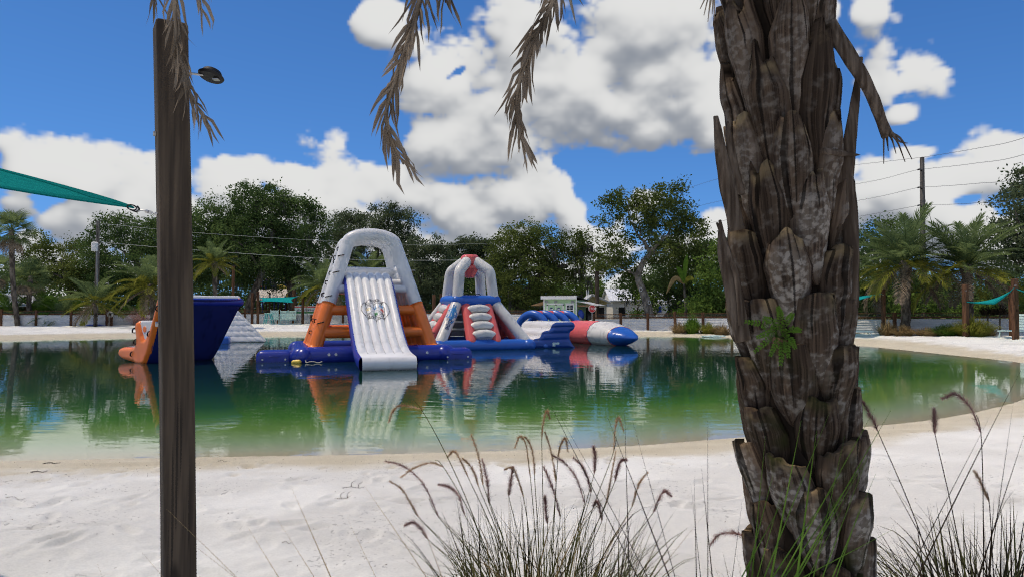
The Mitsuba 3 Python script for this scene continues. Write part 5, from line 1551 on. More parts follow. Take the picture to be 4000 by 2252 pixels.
# front porch gable
PX0, PX1, PYF = hp(2290, 1200, -4)[0], hp(2378, 1200, -4)[0], HY - 4
pz, pk = P(2300, 1178, PYF)[2], P(2300, 1153, PYF)[2]
hbox('porch_wall', PX0 + 0.25, PX1 - 0.2, PYF + 0.3, HY + 2, 0.2, pz, 'm_cream')
pm = PX0 + (PX1 - PX0) * 0.20
pv, pf = prism(Polygon([(PX0 - 0.1, pz), (PX1, pz), (pm + 0.2, pk)]), 0.1)
part(ho, 'porch_gable', (np.c_[pv[:, 0], PYF + 0.28 - pv[:, 2], pv[:, 1]], pf), 'm_cream')
roofplane((PX1 + 0.2, PYF - 0.2, pz - 0.12), (PX1 + 0.2, HY + 1, pz - 0.12), (pm + 0.2, HY + 1, pk + 0.05), (pm + 0.2, PYF - 0.2, pk + 0.05), 'm_white_roof', 'porch_roof')
roofplane((PX0 - 0.3, HY + 1, pz - 0.12), (PX0 - 0.3, PYF - 0.2, pz - 0.12), (pm + 0.19, PYF - 0.2, pk + 0.04), (pm + 0.19, HY + 1, pk + 0.04), 'm_white_roof', 'porch_roof')
part(ho, 'barge_board', beam((pm + 0.2, PYF - 0.24, pk + 0.04), (PX1 + 0.2, PYF - 0.24, pz - 0.1), 0.05, 0.2), 'm_white_paint'); part(ho, 'barge_board', beam((pm + 0.2, PYF - 0.29, pk + 0.04), (PX0 - 0.3, PYF - 0.29, pz - 0.1), 0.05, 0.2), 'm_white_paint')
d_ = hbox('door', PX0 + 1.5, PX0 + 2.3, PYF + 0.22, PYF + 0.27, 0.3, 2.1, 'm_white_paint')
hbox('chimney', hp(2297, 1130)[0], hp(2303, 1130)[0] + 0.15, HY + 1.9, HY + 2.3, zt, P(2300, 1132, HY + 2)[2], 'm_white_paint')
# camper trailer far right of the oak trunk
k = thing('camper_trailer', 'white camper trailer with a blue patch between the oak trunks', 'trailer')
c0, c1 = P(2562, 1235, 80), P(2645, 1235, 80)
mm = manifold3d.Manifold.batch_hull([manifold3d.Manifold.sphere(0.15, 12).translate((x, y, z)) for x in (c0[0] + 0.15, c1[0] - 0.15) for y in (80, 82) for z in (0.9, P(2600, 1186, 80)[2])]).to_mesh()
part(k, 'body', (mm.vert_properties[:, :3], mm.tri_verts), 'm_white_paint', 40)
part(k, 'blue_panel', cbox((0.55, 0.03, 0.7), 0.01, None, (P(2575, 1205, 79.8)[0], 79.83, P(2575, 1207, 79.8)[2])), 'm_tarp'); part(k, 'window', cbox((0.5, 0.02, 0.45), 0.01, None, (P(2618, 1203, 79.8)[0], 79.83, P(2618, 1203, 79.8)[2])), 'm_window')
part(k, 'roof_vent', cbox((0.6, 0.5, 0.2), 0.03, None, P(2612, 1181, 80.6)), 'm_white_paint')
for x in (0.8, 1.7): part(k, 'wheel', tube([(c0[0] + x, 79.95, 0.75), (c0[0] + x, 80.15, 0.75)], 0.3, 16, caps='flat'), 'm_black', 40)

# ------------------------------------------------------------------ pavilion, playground, sails and chairs left of the slide tower
pa = thing('pavilion', 'open pavilion with a pale ribbed metal roof under the oaks', 'pavilion')
e0, e1, e2, e3 = P(968, 1173, 77), P(1105, 1173, 77), P(1130, 1131, 80), P(1003, 1131, 80)
k_ = part(pa, 'roof', (np.array([e0, e1, e2, e3, e0, e1, e2, e3]) + np.array([[0, 0, 0.08]] * 4 + [[0, 0, 0]] * 4), np.array([[0, 1, 2], [0, 2, 3], [4, 6, 5], [4, 7, 6], [0, 4, 1], [1, 4, 5], [1, 5, 2], [2, 5, 6], [2, 6, 3], [3, 6, 7], [3, 7, 0], [0, 7, 4]])), 'm_tan_roof')
for i in range(15):
    u = i / 14
    part(k_, 'roof_rib', beam(e0 + (e1 - e0) * u + [0, 0, 0.09], e3 + (e2 - e3) * u + [0, 0, 0.09], 0.04, 0.06, 0.004), 'm_tan_roof')
for px, Y in ((985, 77.3), (1040, 77.3), (1098, 77.3), (1015, 80.5), (1120, 80.5)):
    c = P(px, 1175, Y); part(pa, 'post', cbox((0.16, 0.16, c[2] - 0.2), 0.01, None, (c[0], c[1], c[2] / 2)), 'm_brown_post')
for px, py, Y in ((1005, 1231, 78), (1050, 1231, 78.5), (1090, 1231, 78)):
    k = thing('picnic_table', {1005: 'left', 1050: 'middle', 1090: 'right'}[px] + ' picnic table under the pavilion', 'table', 'picnic tables under the pavilion')
    c = P(px, py, Y)
    part(k, 'top', cbox((1.3, 0.7, 0.06), 0.01, None, (c[0], Y, 1.2)), 'm_yellow' if px != 1050 else 'm_grey_wall'); part(k, 'bench', cbox((1.3, 0.25, 0.05), 0.01, None, (c[0], Y - 0.7, 0.9)), 'm_grey_wall')
    for s in (-1, 1): part(k, 'leg', cbox((0.08, 1.3, 0.5), 0.01, None, (c[0] + s * 0.5, Y - 0.25, 0.62)), 'm_dark_metal')
pg_ = thing('playground_tower', 'yellow and blue playground structure on high decks behind the pavilion', 'playground')
PYY = 92
def gp(px, py): return P(px, py, PYY)
for x0, x1, yt, yd in ((1010, 1040, 1091, 1119), (1040, 1072, 1086, 1117), (1072, 1100, 1086, 1111)):
    a, b = gp(x0, yt), gp(x1, yt); d = gp(x0, yd)[2]
    part(pg_, 'roof_panel', cbox((b[0] - a[0], 1.6, 0.14), 0.03, None, ((a[0] + b[0]) / 2, PYY + 0.8, a[2])), 'm_yellow')
    part(pg_, 'deck', cbox((b[0] - a[0], 1.6, 0.14), 0.03, None, ((a[0] + b[0]) / 2, PYY + 0.8, d)), 'm_red_vinyl' if x0 == 1010 else 'm_play_blue')
    for s in np.linspace(a[0] + 0.05, b[0] - 0.05, 5):
        part(pg_, 'railing_bar', tube([(s, PYY, d), (s, PYY, d + 0.75)], 0.025, 6), 'm_play_blue')
    part(pg_, 'rail', tube([(a[0], PYY, d + 0.75), (b[0], PYY, d + 0.75)], 0.03, 6), 'm_play_blue')
for px in (1010, 1040, 1072, 1100):
    c = gp(px, 1088); part(pg_, 'post', tube([(c[0], PYY, 0.2), (c[0], PYY, c[2])], 0.08, 10), 'm_play_blue'); part(pg_, 'post', tube([(c[0], PYY + 1.6, 0.2), (c[0], PYY + 1.6, c[2])], 0.08, 10), 'm_play_blue')
a, b = gp(1083, 1112), gp(1098, 1128)
part(pg_, 'climbing_panel', cbox((b[0] - a[0], 0.08, a[2] - b[2]), 0.03, None, ((a[0] + b[0]) / 2, PYY - 0.05, (a[2] + b[2]) / 2)), 'm_yellow')
part(pg_, 'slide_chute', tube(spline([gp(1100, 1118), gp(1112, 1124), gp(1122, 1140), gp(1128, 1170)], 14), 0.25, 10), 'm_yellow', True)
# string lights
k = thing('string_lights', 'string of small lamps slung between the brown posts by the pavilion', 'string lights')
sp_ = spline([P(1005, 1148, 68), P(1035, 1154, 69), P(1060, 1148, 70), P(1085, 1156, 70), P(1120, 1150, 70)], 50)
part(k, 'cable', tube(sp_, 0.012, 4), 'm_black')
for i in range(4, 50, 6): part(k, 'bulb', tube([sp_[i], sp_[i] - [0, 0, 0.22]], [0.02, 0.06], 8), 'm_white_paint', True)


def post(label, px, ytop, ybase, Y, w=0.2, group='brown sail posts'):
    k = thing('sail_post', label, 'post', group)
    t = P(px, ytop, Y); g = ground_z(t[0], t[1])
    part(k, 'shaft', cbox((w, w, t[2] - g + 0.3), 0.02, rz(rng.uniform(-0.3, 0.3)), (t[0], t[1], (t[2] + g - 0.3) / 2)), 'm_brown_post')
    part(k, 'eye_bolt', tube(spline([(t[0] - 0.1, t[1] - w / 2, t[2] - 0.35), (t[0] - 0.1, t[1] - w / 2 - 0.12, t[2] - 0.35)], 4), 0.02, 6), 'm_steel')
    return t


post('brown sail post left of the pair by the white ramp', 986, 1143, 1262, 65)
post('brown sail post right of the pair by the white ramp', 1008, 1138, 1262, 65, 0.22)
post('dark thin post behind the teal sail by the pavilion', 1054, 1141, 1262, 72, 0.16)
post('grey post at the right end of the teal sail by the pavilion', 1148, 1133, 1262, 67, 0.24)
post('brown sail post standing alone left of the slide tower', 1183, 1140, 1262, 65, 0.2)


def sail(label, c4, mat_='m_sail', sag=0.25, name='shade_sail', hem=True):
    c4 = [np.asarray(c, float) for c in c4]
    def fn(u, v):
        q = (1 - u)[:, None] * (1 - v)[:, None] * c4[0] + u[:, None] * (1 - v)[:, None] * c4[1] + u[:, None] * v[:, None] * c4[2] + (1 - u)[:, None] * v[:, None] * c4[3]
        cen = sum(c4) / 4
        k_ = (u * (1 - u) * ((2 * v - 1) ** 2) + v * (1 - v) * ((2 * u - 1) ** 2)) * sag * 2.4
        return q + (cen - q) * k_[:, None]
    k = thing(name, label, 'shade sail', 'teal shade sails')
    g_ = grid(fn, 40, 40)
    uu, vv = np.meshgrid(np.linspace(0, 1, 40), np.linspace(0, 1, 40), indexing='ij')
    part(k, 'cloth', g_, mat_, True, uv=np.c_[uu.ravel(), vv.ravel()])
    if hem:
        i = np.arange(1600).reshape(40, 40)
        for e in (i[0], i[-1], i[:, 0], i[:, -1]):
            part(k, 'hem', tube(g_[0][e], 0.02, 5), mat_, True)
    return k


sail('teal shade sail slung in front of the pavilion', [P(1012, 1162, 65), P(1160, 1158, 66.5), P(1145, 1181, 63), P(1015, 1176, 62.5)], sag=0.35)
solo('sail_rope', 'rope tying the pavilion sail to the lone brown post', 'rope', tube([P(1160, 1158, 66.5), P(1183, 1150, 65.2)], 0.015, 5), 'm_pale_wire')


def lounge(label, px, py, Y, ang, sc=1.0, mat_='m_pale_plastic', back=65):
    k = thing('lounge_chair', label, 'lounge chair', 'pale lounge chairs on the far sand')
    c = P(px, py, Y); c[2] = ground_z(c[0], c[1]) + 0.02
    R_ = rz(math.radians(ang))
    def pl(m): return m[0] * sc @ R_.T + c, m[1]
    for i in range(9):
        part(k, 'seat_slat', pl(cbox((0.62, 0.115, 0.03), 0.008, None, (0, -1.2 + i * 0.135, 0.33))), mat_)
    a = math.radians(back)
    for i in range(6):
        q = 0.09 + i * 0.135
        Rb = np.array([[1, 0, 0], [0, math.cos(a), -math.sin(a)], [0, math.sin(a), math.cos(a)]])
        part(k, 'back_slat', pl(cbox((0.56, 0.11, 0.03), 0.008, Rb, (0, 0.0 + math.cos(a) * q, 0.34 + math.sin(a) * q))), mat_)
    for s in (-0.29, 0.29):
        part(k, 'back_rail', pl(beam((s * 1.05, 0, 0.33), (s * 1.05, math.cos(a) * 0.9, 0.33 + math.sin(a) * 0.9), 0.05, 0.06)), mat_)
        part(k, 'seat_rail', pl(beam((s * 1.1, -1.28, 0.32), (s * 1.1, 0.1, 0.32), 0.05, 0.07)), mat_)
        part(k, 'leg', pl(beam((s * 1.1, -1.1, 0.3), (s * 1.1, -1.2, 0.0), 0.05)), mat_); part(k, 'leg', pl(beam((s * 1.1, 0.0, 0.3), (s * 1.1, 0.15, 0.0), 0.05)), mat_)


lounge('pale lounge chair nearest the teal high chair', 1072, 1262, 66, 18, 1.15)
lounge('pale lounge chair in the middle of the three', 1110, 1262, 66, 20, 1.12)
lounge('pale lounge chair nearest the slide tower', 1140, 1262, 66, 12, 1.12)
lounge('pale green lounge chair at the right edge of the view', 3985, 1325, 36.5, -62, 1.1, 'm_pale_plastic', 72)
lounge('pale green lounge chair beside the big palm trunk', 3318, 1300, 42, 75, 1.0)
k = thing('lifeguard_stand', 'teal wooden high seat left of the lounge chairs', 'high seat')
c = P(1048, 1262, 65.5); c[2] = ground_z(c[0], c[1])
part(k, 'seat', cbox((0.75, 0.5, 0.08), 0.02, None, c + [0.05, 0, 0.98]), 'm_aqua_plastic')
for x0, x1 in ((-0.35, -0.15), (0.45, 0.2)):
    for y in (-0.2, 0.25): part(k, 'leg', beam(c + [x0, y * 1.3, 0], c + [x1, y, 0.95], 0.09), 'm_aqua_plastic')
part(k, 'brace', beam(c + [-0.28, -0.25, 0.4], c + [0.36, -0.25, 0.4], 0.07), 'm_aqua_plastic')
# banner on the fence
k = thing('banner', 'white printed banner with red and green bands on the fence behind the slide tower', 'banner')
a, b = P(1151, 1193, 66.6), P(1242, 1196, 66.8); zt, zb = a[2], P(1151, 1228, 66.6)[2]
bw = b[0] - a[0]
for nm, x0, z0, z1, m_, y_ in (('sheet', 0, zb, zt, 'm_white_paint', 0), ('red_band', 0, zt - 0.16, zt - 0.05, 'm_red_paint', -0.012), ('green_band', 0.05, zb + 0.13, zb + 0.30, 'm_green_paint', -0.012), ('dark_line', 0, zb + 0.38, zb + 0.42, 'm_black', -0.012)):
    part(k, nm, cbox((bw - 2 * x0, 0.008 if y_ else 0.02, z1 - z0), 0.002, None, ((a[0] + b[0]) / 2, 66.6 + y_, (z0 + z1) / 2)), m_)
r_ = np.random.default_rng(12)
pr = []
for row, (h, y) in enumerate(((0.10, zt - 0.29), (0.10, zt - 0.43), (0.05, zt - 0.56))):   # print too small to read: short dark dashes
    x = 0.12
    while x < bw - 0.25:
        w = r_.uniform(0.05, 0.17); pr.append(cbox((w, 0.006, h * 0.6), 0.001, None, (a[0] + x + w / 2, 66.585, y))); x += w + 0.05
part(k, 'small_print', cat(pr), 'm_print_navy', kind='stuff')
# right bank sails
post('short brown post left of the dark palm at the right', 3450, 1130, 1270, 43, 0.2)
post('tall brown post in front of the large right-hand palm', 3770, 1110, 1318, 38.5, 0.25)
post('tallest brown post near the right edge', 3963, 1088, 1335, 35.0, 0.24)
post('brown post behind the tallest post at the right edge', 3950, 1118, 1315, 38.5, 0.22)
sail('teal shade sail between the big palm trunk and the short brown post', [P(3448, 1146, 43), P(3250, 1165, 45), P(3200, 1205, 41.5), P(3330, 1180, 40.5)], sag=0.3)
sail('teal shade sail hanging in a curve between the two right posts', [P(3775, 1178, 38.4), P(3885, 1186, 37.2), P(3961, 1124, 34.9), P(3885, 1181, 36.2)], sag=-0.25)
sail('teal shade sail running off the right edge from the tallest post', [P(3970, 1128, 34.9), P(4160, 1215, 36), P(4260, 1240, 32), P(4100, 1170, 31)], sag=0.3)
# shelter at the far left
k = thing('shelter', 'grey shelter with white corrugated eaves at the left edge', 'shelter')
a = P(0, 1185, 62)
X0, X1 = P(-160, 1200, 62)[0], P(150, 1200, 62)[0]
zE, zR = P(100, 1193, 62)[2], P(0, 1177, 64)[2]
gable = P(0, 1153, 63)[2]
part(k, 'eave_roof', (np.array([(X0, 61, zE), (X1, 61, zE), (X1 - 2.2, 64.5, zR + 0.1), (X0, 64.5, zR + 0.1), (X0, 61, zE - 0.08), (X1, 61, zE - 0.08), (X1 - 2.2, 64.5, zR), (X0, 64.5, zR)]), np.array([[0, 1, 2], [0, 2, 3], [4, 6, 5], [4, 7, 6], [0, 4, 1], [1, 4, 5], [1, 5, 2], [2, 5, 6], [2, 6, 3], [3, 6, 7], [3, 7, 0], [0, 7, 4]])), 'm_white_roof')
for i in range(24):
    x = X0 + (X1 - X0 - 0.2) * i / 23
    part(k, 'roof_rib', beam((x, 60.98, zE + 0.02), (min(x, X1 - 2.2), 64.4, zR + 0.12), 0.05, 0.05, 0.004), 'm_white_roof')
part(k, 'upper_roof', (np.array([(X0, 64.4, gable + 0.2), (P(5, 1153, 64)[0], 64.4, gable + 0.1), (P(92, 1172, 64)[0], 64.4, zR + 0.15), (X0, 64.4, zR + 0.15), (X0, 68, gable + 0.2), (P(5, 1153, 64)[0], 68, gable + 0.1), (P(92, 1172, 64)[0], 68, zR + 0.15), (X0, 68, zR + 0.15)]), np.array([[0, 2, 1], [0, 3, 2], [4, 5, 6], [4, 6, 7], [0, 1, 5], [0, 5, 4], [1, 2, 6], [1, 6, 5]])), 'm_grey_wall')
part(k, 'wall', cbox((P(118, 1200, 64)[0] - X0, 0.15, zE - 0.2), 0.01, None, ((X0 + P(118, 1200, 64)[0]) / 2, 63.8, zE / 2)), 'm_grey_wall')
for px in (20, 60, 100): 
    c = P(px, 1195, 61.3); part(k, 'post', cbox((0.12, 0.12, c[2]), 0.01, None, (c[0], c[1], c[2] / 2)), 'm_brown_post')
# white frame by the pole, tarp and life ring
k = thing('pump_frame', 'small white pipe frame with white canisters behind the fence by the left pole', 'frame')
for px in (305, 357): 
    c = P(px, 1198, 61); part(k, 'upright', tube([(c[0], 61, 0.3), c], 0.05, 8), 'm_white_paint')
part(k, 'top_rail', tube([P(303, 1199, 61), P(359, 1199, 61)], 0.06, 8), 'm_white_paint')
for px in (330, 340): 
    c = P(px, 1222, 61); part(k, 'canister', tube([c - [0, 0, 0.25], c + [0, 0, 0.2]], 0.13, 12), 'm_white_paint', True)
k = thing('tarp', 'crumpled blue tarp lying on the sand at the foot of the left fence', 'tarp')
c = P(372, 1272, 58.3); c[2] = ground_z(c[0], c[1])
m_s = trimesh.creation.icosphere(4); v_ = np.array(m_s.vertices); v_ = v_ * np.array([0.75, 0.4, 0.14]) * (0.5 + meshkit.fbm(v_ * 3, 3)[:, None])
scene[k] = mikit.ply((v_ + c, np.array(m_s.faces)), 'm_tarp', True)
k = thing('tarp', 'flat pale sheet lying on the sand below the straw grass by the big trunk', 'tarp')
c = P(2790, 1287, 47); c[2] = ground_z(c[0], c[1]) + 0.02
v_ = np.array(m_s.vertices) * np.array([0.85, 0.4, 0.09]) * (0.5 + meshkit.fbm(np.array(m_s.vertices) * 3 + 7, 3)[:, None])
scene[k] = mikit.ply((v_ + c, np.array(m_s.faces)), 'm_pale_plastic', True)
k = thing('life_ring', 'white life ring hanging on a fence post at the left', 'life ring')
c = P(430, 1226, 58.3)
part(k, 'ring', tube([c + 0.19 * np.array([math.cos(t), 0, math.sin(t)]) for t in np.linspace(0, 2 * math.pi, 25)[:-1]], 0.075, 10, closed=True), 'm_white_paint', True)
for t in (0.4, 2.0, 3.5, 5.1):
    q = c + 0.19 * np.array([math.cos(t), 0, math.sin(t)]); tt2 = np.array([-math.sin(t), 0, math.cos(t)])
    part(k, 'band', tube([q - tt2 * 0.03, q + tt2 * 0.03], 0.079, 10, caps=None), 'm_grey_wall', True)
kk = thing('ring_post', 'brown fence post that carries the white life ring', 'post')
g = ground_z(c[0], c[1]); scene[kk] = mikit.ply(cbox((0.19, 0.19, c[2] - g + 0.55), 0.02, None, (c[0], c[1] + 0.19, (c[2] + g + 0.35) / 2)), 'm_brown_post')
# ------------------------------------------------------------------ foreground: wooden post, its lamp and the near sail
PY0 = 3.3
pb, ptp = P(694, 2252, PY0), P(668, 100, PY0)
pdir = unit(ptp - pb)
yaw = math.radians(33)
fx = np.array([math.cos(yaw), math.sin(yaw), 0]); fx = unit(fx - pdir * np.dot(fx, pdir)); fy = np.cross(pdir, fx)
gz0 = ground_z(pb[0], pb[1])
pbase = pb + pdir * ((gz0 - 0.25 - pb[2]) / pdir[2])
LEN = np.linalg.norm(ptp - pbase)
k = thing('wooden_post', 'tall dark square wooden post standing in the near sand at the left', 'post')
nz = 60
def post_skin():
    prof_ = np.array(Polygon([(-.07, -.07), (.07, -.07), (.07, .07), (-.07, .07)]).buffer(-0.012).buffer(0.012, quad_segs=3).exterior.coords)[:-1]
    v, f = [], []
    zs = np.concatenate([np.linspace(0, LEN - 0.012, nz), [LEN - 0.004, LEN]])
    m = len(prof_)
    for i, z in enumerate(zs):
        s = 1.0 if i < nz else (0.96, 0.90)[i - nz]
        wv = 0.0025 * (meshkit.fbm(np.c_[prof_ * 9, np.full(m, z * 1.6)], 2, 3) - 0.5)
        q = prof_ * s * (1 + wv[:, None] * 8)
        v.append(pbase + q[:, :1] * fx + q[:, 1:2] * fy + pdir * z + fx * 0.006 * math.sin(z * 1.1))
    v = np.vstack(v); j = np.arange(m); j2 = (j + 1) % m
    for i in range(len(zs) - 1):
        f += [np.stack([i * m + j, i * m + j2, (i + 1) * m + j2], 1), np.stack([i * m + j, (i + 1) * m + j2, (i + 1) * m + j], 1)]
    v = np.vstack([v, v[-m:].mean(0)]); f.append(np.stack([np.full(m, len(v) - 1), (len(zs) - 1) * m + j, (len(zs) - 1) * m + j2], 1))
    return v, np.vstack(f)
part(k, 'shaft', post_skin(), 'm_dark_post', 40)
for z_ in (1.82, 2.72):
    part(k, 'bolt', tube([pbase + pdir * (z_) - fx * 0.071, pbase + pdir * z_ - fx * 0.082], 0.012, 8, caps='flat'), 'm_steel')
c = P(825, 296, 3.42)
k = thing('disc_lamp', 'small black disc lamp on a thin arm at the top of the wooden post', 'lamp')
ax = unit(np.array([0.16, 0.25, 0.95])); ux = unit(np.cross(ax, [0, 1, 0.0])); uy = np.cross(ax, ux)
def disc(r0, r1, z0, z1, n=28):
    a = np.arange(n) * 2 * math.pi / n
    v = np.vstack([c + ax * z + (np.cos(a)[:, None] * ux + np.sin(a)[:, None] * uy) * r for z, r in ((z0, r0 * 0.93), (z0 + 0.004, r0), (z1 - 0.004, r1), (z1, r1 * 0.92))] + [[c + ax * z0, c + ax * z1]])
    j = np.arange(n); j2 = (j + 1) % n
    f = [np.stack([o * n + j, o * n + j2, (o + 1) * n + j2], 1) for o in range(3)] + [np.stack([o * n + j, (o + 1) * n + j2, (o + 1) * n + j], 1) for o in range(3)]
    f += [np.stack([np.full(n, 4 * n), j2, j], 1), np.stack([np.full(n, 4 * n + 1), 3 * n + j, 3 * n + j2], 1)]
    return v, np.vstack(f)
part(k, 'base_plate', disc(0.060, 0.063, -0.012, 0.003), 'm_dark_metal', 30); part(k, 'cap', disc(0.052, 0.045, 0.0035, 0.026), 'm_black', 30)
part(k, 'arm', tube([P(735, 286, 3.36), P(790, 293, 3.4)], 0.006, 8), 'm_steel', True)
part(k, 'clip', cbox((0.03, 0.03, 0.008), 0.002, None, c - ax * 0.017 - ux * 0.03), 'm_steel')
# near sail
K0 = P(522, 811, 3.25)
def near_sail(u, v):
    e1 = np.array([K0, P(0, 660, 3.75), P(-900, 440, 5.0)]); e2 = np.array([K0, P(0, 733, 3.0), P(-900, 560, 2.2)])
    def q(e, t): return (1 - t)[:, None] ** 2 * e[0] + 2 * (t * (1 - t))[:, None] * (2 * e[1] - 0.5 * e[0] - 0.5 * e[2]) + t[:, None] ** 2 * e[2]
    a, b = q(e1, u), q(e2, u)
    sag = np.array([0, 0, -1.0]) * (v * (1 - v) * np.linalg.norm(a - b, axis=1) * 0.05)[:, None]
    return a * (1 - v)[:, None] + b * v[:, None] + sag
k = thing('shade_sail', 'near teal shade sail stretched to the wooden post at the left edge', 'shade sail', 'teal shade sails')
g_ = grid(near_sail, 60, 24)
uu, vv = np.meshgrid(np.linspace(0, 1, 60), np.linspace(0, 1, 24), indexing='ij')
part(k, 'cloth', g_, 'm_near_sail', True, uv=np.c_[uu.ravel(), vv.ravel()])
i = np.arange(1440).reshape(60, 24)
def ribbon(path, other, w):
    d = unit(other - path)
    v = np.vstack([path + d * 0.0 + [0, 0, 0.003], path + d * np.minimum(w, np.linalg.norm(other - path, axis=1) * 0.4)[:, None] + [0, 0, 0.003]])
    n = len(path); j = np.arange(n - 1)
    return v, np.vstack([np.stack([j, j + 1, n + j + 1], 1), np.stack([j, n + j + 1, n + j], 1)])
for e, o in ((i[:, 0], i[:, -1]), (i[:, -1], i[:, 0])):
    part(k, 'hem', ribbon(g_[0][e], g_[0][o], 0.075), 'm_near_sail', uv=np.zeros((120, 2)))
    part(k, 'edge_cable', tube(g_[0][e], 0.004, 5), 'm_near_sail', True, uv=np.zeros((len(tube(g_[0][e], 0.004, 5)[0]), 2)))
k = thing('turnbuckle', 'steel hook and turnbuckle tying the near sail to the wooden post', 'turnbuckle')
a0, a1 = P(505, 808, 3.25), P(618, 838, 3.27)
d = unit(a1 - a0)
sn = np.cross(d, [0, 1, 0])
part(k, 'corner_ring', tube([a0 + d * 0.012 + 0.012 * (d * math.cos(t) * 1.8 + sn * math.sin(t)) for t in np.linspace(0, 2 * math.pi, 17)[:-1]], 0.0035, 6, closed=True), 'm_dark_metal', True)
part(k, 'shackle', tube(spline([a0 + d * 0.01 - sn * 0.012, a0 + d * 0.035 - sn * 0.014, a0 + d * 0.045, a0 + d * 0.035 + sn * 0.012], 12), 0.004, 6), 'm_dark_metal', True)
part(k, 'hook', tube(spline([a0 + d * 0.030 + sn * 0.006, a0 + d * 0.040 - sn * 0.010, a0 + d * 0.055 - sn * 0.002, a0 + d * 0.075], 14), 0.0032, 6), 'm_steel', True)
for s in (-1, 1): part(k, 'body_rod', tube([a0 + d * 0.075 + sn * s * 0.006, a1 - d * 0.03 + sn * s * 0.006], 0.0022, 6), 'm_steel', True)
for q in (0.075, 0.118): part(k, 'end_nut', tube([a0 + d * q, a0 + d * (q + 0.012)], 0.008, 8, caps='flat'), 'm_steel')
part(k, 'screw', tube([a1 - d * 0.06, a1 + d * 0.04], 0.0028, 6), 'm_steel', True)

# ------------------------------------------------------------------ foreground palm
TY = 2.72
def TAX(z): return np.array([np.interp(z, [0.0, 1.0, 2.0, 3.2, 5.6], [1.20, 1.150, 1.095, 1.050, 1.00]), TY + 0.02 * (z - 2), z])
def turned(p): return 0.80 * p.x + 0.36 * p.y + 0.48 * p.z, -0.52 * p.x + 0.74 * p.y + 0.42 * p.z, -0.31 * p.x - 0.56 * p.y + 0.77 * p.z


def boot_col(p, n, uv):         # uv.x: across the leaf base (-1..1) plus ten times its number; uv.y: along it
    k = dr.floor((uv.x + 5) / 10)
    u, v = uv.x - 10 * k, uv.y
    X_, Y_, Z_ = turned(p)
    fib = mikit.fbm(u * 9 + k * 3.7, v * 1.5 + k, k * 1.3, 3)
    fine = mikit.noise(u * 34 + k * 5.1, v * 3.0, k)
    blot = mikit.fbm(X_ * 17, Y_ * 17, Z_ * 17, 4)
    speck = mikit.fbm(X_ * 60, Y_ * 60, Z_ * 60, 3)
    tone = mikit.cell_rand(k, 3)
    c = mikit.mix((0.030, 0.020, 0.014), (0.115, 0.082, 0.058), mikit.smoothstep(0.25, 0.75, fib * 0.7 + fine * 0.3))
    face = mikit.smoothstep(1.0, 0.45, dr.abs(u)) * mikit.smoothstep(0.02, 0.25, v) * mikit.smoothstep(1.0, 0.72, v)
    grey = face * mikit.smoothstep(0.38, 0.64, blot * 0.55 + speck * 0.25 + fib * 0.2 + (tone - 0.5) * 0.22) * (0.40 + 0.60 * mikit.smoothstep(2.9, 1.9, p.z))
    c = mikit.mix(c, mikit.mix((0.15, 0.13, 0.108), (0.34, 0.315, 0.28), mikit.smoothstep(0.4, 0.65, speck)), grey * 0.85)
    c = mikit.mix(c, (0.34, 0.255, 0.14), mikit.smoothstep(0.80, 0.97, v) * mikit.smoothstep(0.45, 0.7, blot) * 0.6)
    c = c * (1 - 0.75 * mikit.smoothstep(0.74, 0.80, mikit.noise(u * 7 + k * 2, v * 1.1, k * 4.0 + 2)))      # long splits
    moss = mikit.smoothstep(0.50, 0.68, mikit.fbm(X_ * 9 + 11, Y_ * 9, Z_ * 9, 3)) * mikit.smoothstep(2.4, 1.4, p.z) * (1 - face * 0.75)
    return mikit.mix(c, (0.040, 0.045, 0.014), moss * 0.85) * (0.62 + 0.5 * tone)


mat('m_palm_boot', boot_col, 0.95, 0.12, bump=lambda p, n, uv: mikit.noise(uv.x * 26, uv.y * 3.0) * 0.7 + mikit.noise(uv.x * 60, uv.y * 5.0) * 0.4 + 0.7 * mikit.fbm(turned(p)[0] * 38, turned(p)[1] * 38, turned(p)[2] * 38, 2), bump_scale=0.0045, eps=2e-3)
mat('m_palm_sliver', wood_fn((0.17, 0.135, 0.105), (0.05, 0.036, 0.026), 90, 5), 0.95, 0.12)
mat('m_palm_core', lambda p, n, uv: mikit.mix((0.006, 0.0045, 0.0035), (0.03, 0.022, 0.016), mikit.fbm(p.x * 40, p.y * 40, p.z * 12, 3)), 0.95, 0.1)
palm_ = thing('palm_tree', 'thick palm trunk covered in old leaf bases in the right foreground, with dead hanging fronds', 'palm tree')
zs = np.linspace(0.2, 5.5, 70)
core = tube(np.array([TAX(z) for z in zs]), np.interp(zs, [1.8, 3.0], [0.165, 0.148]), 28, caps='flat')
tk = part(palm_, 'trunk', wobble(core, 0.02, 9), 'm_palm_core', True)


